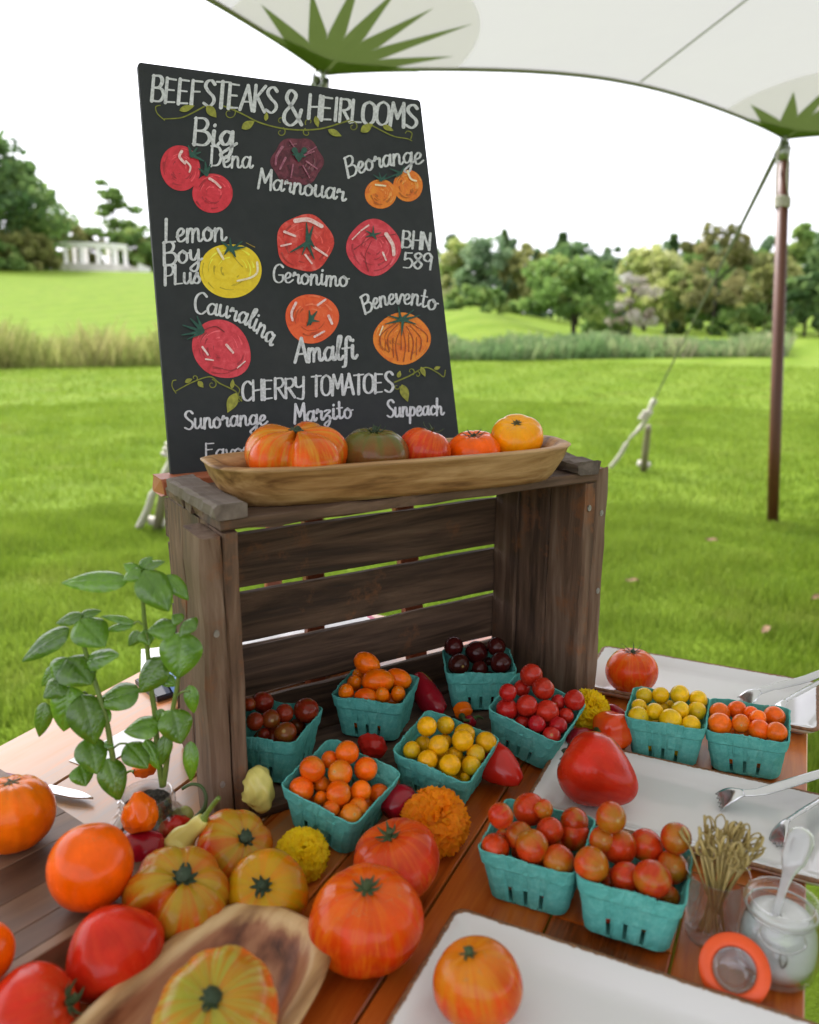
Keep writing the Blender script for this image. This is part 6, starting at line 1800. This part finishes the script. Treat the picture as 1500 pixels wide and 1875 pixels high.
SOIL.p(Base_Color=SOIL.ramp(nz, [(0.35, (0.018, 0.014, 0.010)), (0.55, (0.075, 0.058, 0.038)), (0.72, (0.20, 0.165, 0.11))]), Roughness=1.0)
SOIL.bump(nz, 1.0, 0.01)
mb = MB().lathe([(0.001, 0.0045), (kr * 0.96, 0.0085), (kr * 0.98, 0.038), (kr * 0.915, 0.050), (kr * 0.915, 0.0575)], 40)
V, F = [], []
nr_, na_ = 10, 40
for i in range(nr_ + 1):
    for j in range(na_):
        a = 2 * math.pi * j / na_; r_ = kr * 0.915 * i / nr_
        V.append((r_ * math.cos(a), r_ * math.sin(a), 0.0575 + rnd.gauss(0, 0.0008) + 0.0035 * (1 - i / nr_) + 0.004 * (r_ / kr) * math.cos(a - 0.9)))
for i in range(nr_):
    for j in range(na_):
        F.append((i * na_ + j, (i + 1) * na_ + j, (i + 1) * na_ + (j + 1) % na_, i * na_ + (j + 1) % na_))
mb.add(V, F).build('soil', SOIL.m, jar, True)
LEAFM = NT('basil_leaf')
v = LEAFM.obj()
hl_ = LEAFM.n('Attribute', {'attribute_name': 'tone'}).outputs['Fac']     # vein pattern across the blade
nz = LEAFM.noise(v, 60, 4)
colr = LEAFM.ramp(nz, [(0.3, (0.042, 0.125, 0.005)), (0.7, (0.12, 0.26, 0.012))])
colr = LEAFM.mix(LEAFM.math('MULTIPLY', hl_, 0.22), colr, (0.13, 0.24, 0.05, 1))
hsv = LEAFM.n('HueSaturation', None, Color=colr, Value=LEAFM.math('ADD', 0.75, LEAFM.math('MULTIPLY', LEAFM.rnd(), 0.6)))
LEAFM.p(Base_Color=hsv.outputs[0], Roughness=0.26, Specular_IOR_Level=0.75)
LEAFM.bump(LEAFM.math('ADD', LEAFM.math('MULTIPLY', hl_, -1.0), LEAFM.math('MULTIPLY', nz, 0.4)), 0.22, 0.004)
trn = LEAFM.n('BsdfTranslucent', None, Color=(0.15, 0.33, 0.02, 1)); ms = LEAFM.n('MixShader', None, Fac=0.18)
LEAFM.nt.links.new(LEAFM.b.outputs[0], ms.inputs[1]); LEAFM.nt.links.new(trn.outputs[0], ms.inputs[2])
LEAFM.nt.links.new(ms.outputs[0], LEAFM.nt.nodes['Material Output'].inputs['Surface'])
BSTEM = plain('basil_stem', (0.13, 0.20, 0.035), 0.5, var=0.25, scale=90)
basil = thing('basil_plant', 'young basil plant with glossy drooping leaves growing from the glass jar', 'plant', (JB[0], JB[1], TZ + 0.06))
BO = np.array([JB[0], JB[1], TZ + 0.06])
Z1 = lambda x, y: (x / 3.125, 1000 + y / 3.125)
def stem(pts, dy, r0, r1):
    P = [aty(*p, JB[1] + d_) - BO for p, d_ in zip(pts, dy)]
    S = spline(P, 6)
    MB().tube(S, list(np.linspace(r0, r1, len(S))), 8).build('stem', BSTEM, basil, True)
stem([(216, 1462), (214, 1430), (206, 1385), (197, 1330), (185, 1285), (171, 1240), (160, 1205), (149, 1166), (142, 1130)], [-.02, -.02, -.02, -.02, -.018, -.012, -.01, -.01, -.01], 0.0036, 0.0020)
stem([(298, 1440), (289, 1380), (284, 1310), (277, 1262), (270, 1190), (264, 1130), (260, 1080), (257, 1046)], [.0] * 8, 0.0036, 0.0018)
stem([(299, 1438), (306, 1390), (315, 1310), (322, 1270), (329, 1220), (334, 1165)], [.0, -.004, -.01, -.012, -.012, -.012], 0.0032, 0.0018)
def leaf(bx, by, tx, ty, w, dyb=0.0, dyt=None, bulge=0.16, seed=0, flip=1):
    # blade from its stalk at (bx,by) to its tip at (tx,ty), crop pixels; dy = metres behind the stem plane
    r2 = random.Random(seed)
    dyt = dyb - 0.016 if dyt is None else dyt
    B = aty(*Z1(bx, by), JB[1] + dyb) - BO; Tt = aty(*Z1(tx, ty), JB[1] + dyt) - BO
    W_ = w * 1.4 / 3.125 * (JB[1] + dyb) / FPX
    d = Tt - B; L = np.linalg.norm(d); d /= L
    view = -(ray(*Z1((bx + tx) / 2, (by + ty) / 2))); view /= np.linalg.norm(view)
    up = view * 0.75 + np.array([0, 0, 0.65]) + np.array([r2.uniform(-.25, .25), 0, 0])
    side = np.cross(d, up); side /= np.linalg.norm(side)
    nrm = np.cross(side, d); nrm /= np.linalg.norm(nrm)
    sc_ = 1 / max(0.55, abs(nrm @ view))
    V, F, T = [], [], []
    NI_, NJ = 18, 12
    for i in range(NI_ + 1):
        t = i / NI_
        hw = W_ / 2 * (math.sin(math.pi * t ** 0.78) ** 0.75) * (1.0 - 0.12 * t) if 0 < t < 1 else 0.0005
        for j in range(NJ + 1):
            s = 2 * j / NJ - 1
            arch = bulge * L * (4 * t * (1 - t)) * 0.5 + 0.02 * L
            cup = -abs(s) ** 2 * hw * 0.75 + abs(s) * hw * 0.42 
            vein = 0.5 + 0.5 * math.sin((t * 1.0 - abs(s) * 0.28) * 2 * math.pi * 6.0)
            pucker = 0.018 * W_ * vein * (1 - abs(s)) * min(1, abs(s) * 5)
            wav = 0.015 * W_ * math.sin(t * 13 + seed) * abs(s) ** 2
            V.append(B + d * (L * t) + side * (hw * s) + nrm * (arch + cup + pucker + wav))
            mid = math.exp(-(s / 0.06) ** 2)
            T.append(min(1.0, mid * 0.9 + 0.55 * max(0, 1 - vein * 3.2) * (1 - 0.5 * abs(s))))
    n = NJ + 1
    for i in range(NI_):
        for j in range(NJ):
            F.append((i * n + j, i * n + j + 1, (i + 1) * n + j + 1, (i + 1) * n + j))
    MB().add(V, F, T).build('leaf', LEAFM.m, basil, True)
LV = [(735, 205, 355, 215, 118, 0, .0), (800, 150, 708, 105, 64, -.004, -.006), (800, 140, 872, 62, 60, .0, .004), (815, 130, 945, 90, 52, 0, .0), (805, 135, 705, 200, 76, -.008, -.014), (822, 140, 965, 375, 165, -.006, -.02), (955, 165, 1078, 310, 86, .004, .0),
      (402, 475, 130, 662, 118, -.01, -.02), (470, 395, 322, 445, 72, -.01, -.012), (455, 420, 600, 580, 170, -.012, -.028), (455, 400, 582, 372, 50, -.008, .0), (480, 665, 685, 625, 118, -.01, -.02), (385, 640, 522, 795, 190, -.014, -.03),
      (400, 640, 320, 770, 150, -.014, -.03), (365, 760, 252, 872, 120, -.018, -.03), (335, 690, 240, 800, 76, -.004, -.004), (405, 800, 365, 1060, 165, -.018, -.028), (465, 850, 545, 1135, 178, -.022, -.036), (265, 895, 225, 1090, 92, -.004, -.008),
      (500, 1095, 555, 1305, 150, -.02, -.036), (455, 1255, 490, 1375, 115, -.02, -.03), (800, 825, 552, 905, 150, -.006, -.016), (775, 445, 578, 405, 44, .0, .006), (765, 450, 600, 488, 46, .0, -.004), (800, 490, 735, 572, 62, -.004, -.008), (825, 480, 855, 570, 78, -.006, -.014),
      (1010, 460, 845, 490, 118, -.012, -.02), (1045, 430, 985, 395, 70, -.01, -.008), (1045, 440, 1122, 480, 120, -.014, -.02), (1045, 490, 1020, 758, 195, -.016, -.034), (945, 640, 800, 840, 140, -.006, -.018), (930, 745, 1008, 800, 66, -.008, -.01),
      (918, 1015, 710, 1065, 128, -.008, -.018), (925, 930, 912, 1010, 52, -.006, -.008), (985, 935, 1035, 1132, 160, -.012, -.024), (985, 940, 925, 1060, 76, -.012, -.018), (725, 1130, 845, 1272, 128, -.012, -.024), (830, 1108, 912, 1282, 76, -.006, -.012), (955, 1075, 925, 1255, 74, -.008, -.016),
      (1092, 1115, 1095, 1345, 76, -.012, -.02), (1085, 795, 1110, 955, 70, -.008, -.012), (612, 1215, 685, 1455, 136, -.022, -.034), (590, 930, 630, 1005, 50, -.014, -.02), (600, 1120, 650, 1150, 44, -.018, -.024)]
for i, l in enumerate(LV):
    leaf(*l, seed=i)
mb = MB()
for (a_, b_, c_, d_) in ((640, 1165, 725, 1130), (500, 850, 470, 850), (1000, 870, 1085, 830), (620, 1170, 575, 1155), (815, 450, 765, 445), (835, 500, 845, 540)):
    A = aty(*Z1(a_, b_), JB[1] - .012) - BO; B = aty(*Z1(c_, d_), JB[1] - .012) - BO
    MB().tube(spline([A, (A + B) / 2 + np.array([0, 0, .003]), B], 4), 0.0011, 6).build('leaf_stalk', BSTEM, basil, True)

# ------------------------------------------------------------------ knife, phone, papers
KS = plain('knife_steel', (0.62, 0.62, 0.63), 0.22, 1.0, 0.05, 30)
KH = plain('knife_handle', (0.16, 0.012, 0.07), 0.35, var=0.1, scale=30)
ka, kb, kc = onz(0, 1418, 0.012), onz(84, 1436, 0.012), onz(171, 1463, 0.006)
kn = thing('knife', 'paring knife with purple handle lying behind the ribbed orange tomato', 'knife', (ka[0], ka[1], TZ))
u = (kc - ka); u[2] = 0; L = np.linalg.norm(u); u /= L; sd = np.array([-u[1], u[0], 0])
V, F = [], []
bs = 84 / 171 * L
for i in range(13):
    t = i / 12; x = bs + (L - bs) * t
    hw = 0.0085 * (1 - max(0, (t - 0.55) / 0.45) ** 2.0)
    for (s, z) in ((-1, 0.0065), (1, 0.0055), (1, 0.0068), (-1, 0.0085)):
        V.append(u * x + sd * (s * hw) + np.array([0, 0, z]))
for i in range(12):
    for j in range(4):
        F.append((i * 4 + j, i * 4 + (j + 1) % 4, i * 4 + 4 + (j + 1) % 4, i * 4 + 4 + j))
F += [(3, 2, 1, 0), (48, 49, 50, 51)]
MB().add(V, F).build('blade', KS, kn)
MB().tube([u * (bs - 0.10) + np.array([0, 0, .0075]), u * (bs - 0.09) + np.array([0, 0, .008]), u * (bs * 0.6) + np.array([0, 0, .008]), u * (bs - 0.004) + np.array([0, 0, .0075]), u * bs + np.array([0, 0, .0075])], [0.004, 0.008, 0.009, 0.0075, 0.005], 12, sq=(1, 0.75)).build('handle', KH, kn, True)
pp = onz(292, 1262, 0.0)
ph = thing('smartphone', 'black smartphone lying on the pale boards behind the basil', 'phone', (pp[0], pp[1], TZ), R(40))
BLKP = plain('black_glass', (0.012, 0.012, 0.013), 0.12, var=0.05)
MB().plank((-0.022, 0, 0.0045), (0.022, 0, 0.0045), (0, 0, 1), 0.085, 0.008, ch=0.002, jit=0.0, seg=2).build('phone_body', plain('phone_case', (0.02, 0.02, 0.022), 0.4, var=0.1), ph)
MB().plank((-0.020, 0, 0.0088), (0.020, 0, 0.0088), (0, 0, 1), 0.081, 0.0008, ch=0.0002, jit=0.0, seg=2).build('screen', BLKP, ph)
PAPER = plain('white_paper', (0.78, 0.78, 0.77), 0.7, var=0.05, scale=8)
for (px, py, rz, w, l, lb) in ((315, 1215, 0.3, 0.10, 0.15, 'white sheet of paper on the far left end of the table, under the phone'), (205, 1372, -0.5, 0.05, 0.10, 'small white card on the pale boards behind the basil')):
    p = onz(px, py, 0)
    o = MB().plank((0, -l / 2, 0.0006), (0, l / 2, 0.0006), (0, 0, 1), w, 0.0007, ch=0.0001, jit=0.0, seg=2).build('paper', PAPER, None, False, (p[0], p[1], TZ + 0.0004))
    o.rotation_euler = (0, 0, rz); tag(o, lb, 'paper')
MAG = [plain('magazine_%d' % i, c, 0.4, var=0.25, scale=25) for i, c in enumerate(((0.75, 0.74, 0.73), (0.10, 0.22, 0.55), (0.45, 0.03, 0.10), (0.70, 0.70, 0.72), (0.72, 0.66, 0.6)))]
for i, (u_, v_, z0, z1, dz, lb, ci, sz) in enumerate(((0.20, 0.375, 0.0, 0.012, 0.05, 'white magazine at the bottom of the stack seen through the crate slats', 0, (0.2, 0.13)), (0.17, 0.375, 0.0125, 0.03, -0.06, 'blue covered brochure on the stack behind the crate slats', 1, (0.17, 0.12)),
                                                  (0.24, 0.37, 0.0305, 0.06, 0.03, 'crimson covered booklet in the stack behind the crate slats', 2, (0.19, 0.12)), (0.22, 0.375, 0.0605, 0.082, -0.03, 'white topmost booklet of the stack behind the crate slats', 3, (0.17, 0.115)))):
    p = crl(u_, v_, 0)
    o = MB().plank((-sz[0] / 2 * 1.6, 0, (z0 + z1) / 2), (sz[0] / 2 * 1.6, 0, (z0 + z1) / 2), (0, 0, 1), sz[1], z1 - z0, ch=0.0005, jit=0.0, seg=2).build('booklet', MAG[ci], None, False, (p[0], p[1], TZ + 0.0008))
    o.rotation_euler = (0, 0, CY + dz); tag(o, lb, 'booklet', 'booklets stacked behind the crate')

# ------------------------------------------------------------------ tongs
CHROME = plain('polished_steel', (0.66, 0.66, 0.67), 0.26, 1.0, 0.06, 20)
def tongs(label, armsdef, hinge):
    hp = onz(*hinge)
    o = thing('tongs', label, 'tongs', (hp[0], hp[1], TZ), 0, 'steel serving tongs on the platters')
    for (pts, claw, wdir) in armsdef:
        P = [onz(*p) - np.array([hp[0], hp[1], TZ]) for p in pts]
        S = spline(P, 10)
        n = len(S)
        w = [0.0052 if i < n * 0.25 else 0.0052 + 0.0012 * math.sin(i / n * 3) for i in range(n)]
        mb = MB().tube(S, w, 10, sq=(1, 0.32), up=wdir)
        # forked claw at the tip, bent down
        tip, dr = S[0], (S[0] - S[4]); dr /= np.linalg.norm(dr)
        side = np.cross(dr, np.array(wdir, float)); side /= np.linalg.norm(side)
        up = np.cross(side, dr)
        V, F = [], []
        L = claw
        rows = 9
        cols = 9
        for i in range(rows):
            t = i / (rows - 1)
            hw = 0.0046 + 0.0075 * math.sin(min(1, t * 1.25) * math.pi / 2) ** 1.3
            for j in range(cols):
                s = 2 * j / (cols - 1) - 1
                tooth = 0.0
                if i == rows - 1: tooth = -0.0045 if j % 2 else 0.0
                c = tip + dr * (L * t * 0.95 + tooth) + side * (hw * s) - up * (0.017 * t ** 2.0 - 0.0025 * (1 - s * s) * math.sin(math.pi * min(1, t + .2)))
                V.append(c + up * 0.0007)
        nV = len(V)
        V += [np.array(p) - up * 0.0014 for p in V]
        for i in range(rows - 1):
            for j in range(cols - 1):
                q = (i * cols + j, i * cols + j + 1, (i + 1) * cols + j + 1, (i + 1) * cols + j)
                F.append(q); F.append(tuple(nV + k for k in q[::-1]))
        rim = [j for j in range(cols)] + [i * cols + cols - 1 for i in range(1, rows)] + [(rows - 1) * cols + j for j in range(cols - 2, -1, -1)] + [i * cols for i in range(rows - 2, 0, -1)]
        for k in range(len(rim)):
            a, b = rim[k], rim[(k + 1) % len(rim)]
            F.append((b, a, nV + a, nV + b))
        mb.add(V, F)
        mb.build('arm', CHROME, o, True)
    h = np.array(hp) - np.array([hp[0], hp[1], TZ])
    return o
tongs('pair of steel tongs with forked tips lying on the far platter', [([(1392, 1266, .036), (1418, 1258, .040), (1470, 1245, .046), (1500, 1234, .05), (1600, 1196, .06)], 0.028, (0.25, -0.35, 0.9)), ([(1438, 1283, .032), (1460, 1271, .036), (1500, 1249, .044), (1600, 1196, .06)], 0.030, (-0.25, 0.2, 0.9))], (1600, 1196, .06))
tongs('pair of steel tongs with forked tips lying on the middle platter', [([(1362, 1452, .030), (1392, 1450, .032), (1440, 1436, .038), (1500, 1418, .044), (1640, 1380, .056)], 0.030, (0.25, -0.35, 0.9)), ([(1442, 1502, .026), (1470, 1484, .030), (1500, 1466, .036), (1640, 1384, .056)], 0.032, (-0.1, 0.5, 0.85))], (1640, 1380, .056))

# ------------------------------------------------------------------ cup of bamboo picks
cb = onz(1302, 1712, 0.0)
cup = thing('plastic_cup', 'clear plastic cup holding knotted bamboo picks, right of the near baskets', 'cup', (cb[0], cb[1], TZ))
MB().lathe([(0.001, 0.0006), (0.0235, 0.0006), (0.0245, 0.003), (0.0285, 0.070), (0.0292, 0.0712), (0.0280, 0.0712), (0.0237, 0.0042), (0.001, 0.0036)], 40).build('cup_wall', CLEARP, cup, True)
BAM = plain('bamboo', (0.36, 0.27, 0.095), 0.5, var=0.4, scale=60)
def pick_mesh(seed):
    r2 = random.Random(seed)
    H = 0.098
    mb = MB()
    mb.tube([(0, 0, 0), (0, 0, 0.004), (0, 0, H * 0.6), (0, 0, H - 0.014)], [0.0004, 0.0008, 0.001, 0.0011], 7)
    a = r2.uniform(0, 6)
    c = np.array([math.cos(a), math.sin(a), 0])
    lp = [np.array([0, 0, H - 0.014]), c * 0.004 + [0, 0, H - 0.008], c * 0.0045 + [0, 0, H - 0.001], c * -0.0005 + [0, 0, H + 0.003], c * -0.0045 + [0, 0, H - 0.003], c * -0.002 + [0, 0, H - 0.010], c * 0.004 + [0.002, 0.001, H - 0.011], c * 0.008 + [0.003, 0.001, H - 0.008 + r2.uniform(-.004, .006)]]
    mb.tube(spline(lp, 5), 0.0009, 6, sq=(1.5, 0.9))
    return mb.mesh('bamboo_pick', BAM, True)
PM = [pick_mesh(s) for s in range(6)]
for i in range(46):
    a = rnd.uniform(0, 6.28); r_ = 0.0235 * math.sqrt(rnd.random())
    b_ = np.array([r_ * math.cos(a + 2.6) * 0.55, r_ * math.sin(a + 2.6) * 0.55, 0.005])
    t_ = np.array([0.038 * math.sqrt(rnd.random()) * math.cos(a) + 0.008, 0.034 * math.sqrt(rnd.random()) * math.sin(a) + 0.012, 0.1])
    o = bpy.data.objects.new('bamboo_pick', PM[i % 6])
    o.location = (cb[0] + b_[0], cb[1] + b_[1], TZ + b_[2])
    o.rotation_euler = orient((t_ - b_) / np.linalg.norm(t_ - b_), rnd.uniform(0, 6))
    sc_ = rnd.uniform(0.92, 1.12); o.scale = (1, 1, sc_)
    link(o); tag(o, 'knotted bamboo pick standing in the clear plastic cup', 'pick', 'bamboo picks in the plastic cup')

# ------------------------------------------------------------------ clip top jar with white sugar, lid and spoon
jb = onz(1418, 1772, 0.0)
cj = thing('clip_jar', 'glass clip top jar of white sugar at the right edge, lid off', 'jar', (jb[0], jb[1], TZ))
k0 = 0.0345
prof = [(0.001, 0.0006), (k0 * 0.88, 0.0006), (k0 * 0.98, 0.006), (k0 * 1.04, 0.022), (k0 * 1.02, 0.038), (k0 * 0.93, 0.052), (k0 * 0.84, 0.060), (k0 * 0.83, 0.063), (k0 * 0.95, 0.0655), (k0 * 0.96, 0.069), (k0 * 0.92, 0.072), (k0 * 0.80, 0.073), (k0 * 0.76, 0.071), (k0 * 0.75, 0.062), (k0 * 0.88, 0.050), (k0 * 0.96, 0.036), (k0 * 0.97, 0.022), (k0 * 0.90, 0.008), (0.001, 0.005)]
MB().lathe(prof, 56).build('jar_glass', GLASS, cj, True)
SUG = NT('sugar')
nz = SUG.noise(SUG.obj(), 700, 3, 0.8)
SUG.p(Base_Color=(0.82, 0.82, 0.81, 1), Roughness=0.8, Subsurface_Weight=0.2, Subsurface_Radius=(0.01, 0.01, 0.01), Subsurface_Scale=0.3); SUG.bump(nz, 0.6, 0.003)
MB().lathe([(0.001, 0.0055), (k0 * 0.88, 0.0085), (k0 * 0.945, 0.022), (k0 * 0.935, 0.036), (k0 * 0.86, 0.049), (k0 * 0.76, 0.056), (k0 * 0.5, 0.0575), (k0 * 0.25, 0.0545), (0.001, 0.0555)], 48).build('sugar', SUG.m, cj, True)
mb = MB()
ring_ = [np.array([k0 * 0.86 * math.cos(t), k0 * 0.86 * math.sin(t), 0.0612]) for t in np.linspace(0, 2 * math.pi, 49)]
mb.tube(ring_, 0.0009, 6, cap=False)
mb.build('wire_ring', WIRE, cj, True)
mb = MB()
fa = math.atan2(-0.9, -0.35)
f_ = lambda a, r, z: np.array([k0 * r * math.cos(a), k0 * r * math.sin(a), z])
mb.tube(spline([f_(fa - 0.55, .93, .061), f_(fa - 0.55, 1.02, .052), f_(fa - 0.2, 1.09, .047), f_(fa + .2, 1.09, .047), f_(fa + .55, 1.02, .052), f_(fa + .55, .93, .061)], 8), 0.0009, 6)
mb.tube(spline([f_(fa + .1, 1.09, .047), f_(fa + .12, 1.14, .040), f_(fa + .05, 1.12, .033), f_(fa - .02, 1.12, .040), f_(fa + .0, 1.09, .047)], 6), 0.0009, 6)
mb.build('bail_wire', WIRE, cj, True)
# lid with its orange rubber ring, leaning against the jar
GASK = plain('orange_rubber', (0.72, 0.075, 0.006), 0.42, var=0.06, scale=60)
lc = onz(1345, 1776, 0.028)
lid = thing('jar_lid', 'glass jar lid with an orange rubber ring leaning on the sugar jar', 'lid', tuple(lc))
lax = np.array([-0.36, -0.66, 0.62]); lid.rotation_euler = orient(lax)
r0 = 61 * depth(lc) / FPX
MB().lathe([(r0 * 0.62, 0.0005), (r0 * 1.0, 0.0), (r0 * 1.02, 0.0015), (r0 * 1.0, 0.003), (r0 * 0.70, 0.0035), (r0 * 0.62, 0.003), (r0 * 0.62, 0.0005)], 56).build('rubber_ring', GASK, lid, True)
MB().lathe([(0.0005, -0.010), (r0 * 0.8, -0.010), (r0 * 0.97, -0.007), (r0 * 0.98, -0.0004), (r0 * 0.615, -0.0004), (r0 * 0.60, 0.006), (r0 * 0.56, 0.0065), (r0 * 0.53, 0.004), (r0 * 0.50, -0.006), (0.0005, -0.0065)], 56).build('lid_glass', GLASS, lid, True)
# spoon
SP = NT('clear_spoon')
SP.p(Base_Color=(0.9, 0.9, 0.92, 1), Roughness=0.12, Transmission_Weight=0.65, IOR=1.4)
sa, sb_, sc1, sd1 = onz(1423, 1662, 0.060), onz(1440, 1610, 0.078), onz(1456, 1565, 0.096), onz(1475, 1518, 0.114)
so = thing('spoon', 'clear plastic spoon stuck in the white sugar of the clip top jar', 'spoon', tuple(sa))
vw = CAM - sa; vw /= np.linalg.norm(vw)
S = spline([sa - (sb_ - sa) * 0.35 - sa, np.zeros(3), sb_ - sa, sc1 - sa, sd1 - sa], 10)
wv = np.interp(np.linspace(0, 1, len(S)), [0, .2, .42, .55, .7, .88, .96, 1.0], [.003, .0032, .0036, .0052, .0105, .012, .009, .003])
MB().tube(S, list(wv), 14, sq=(1, 0.22), up=vw).build('handle', SP.m, so, True)
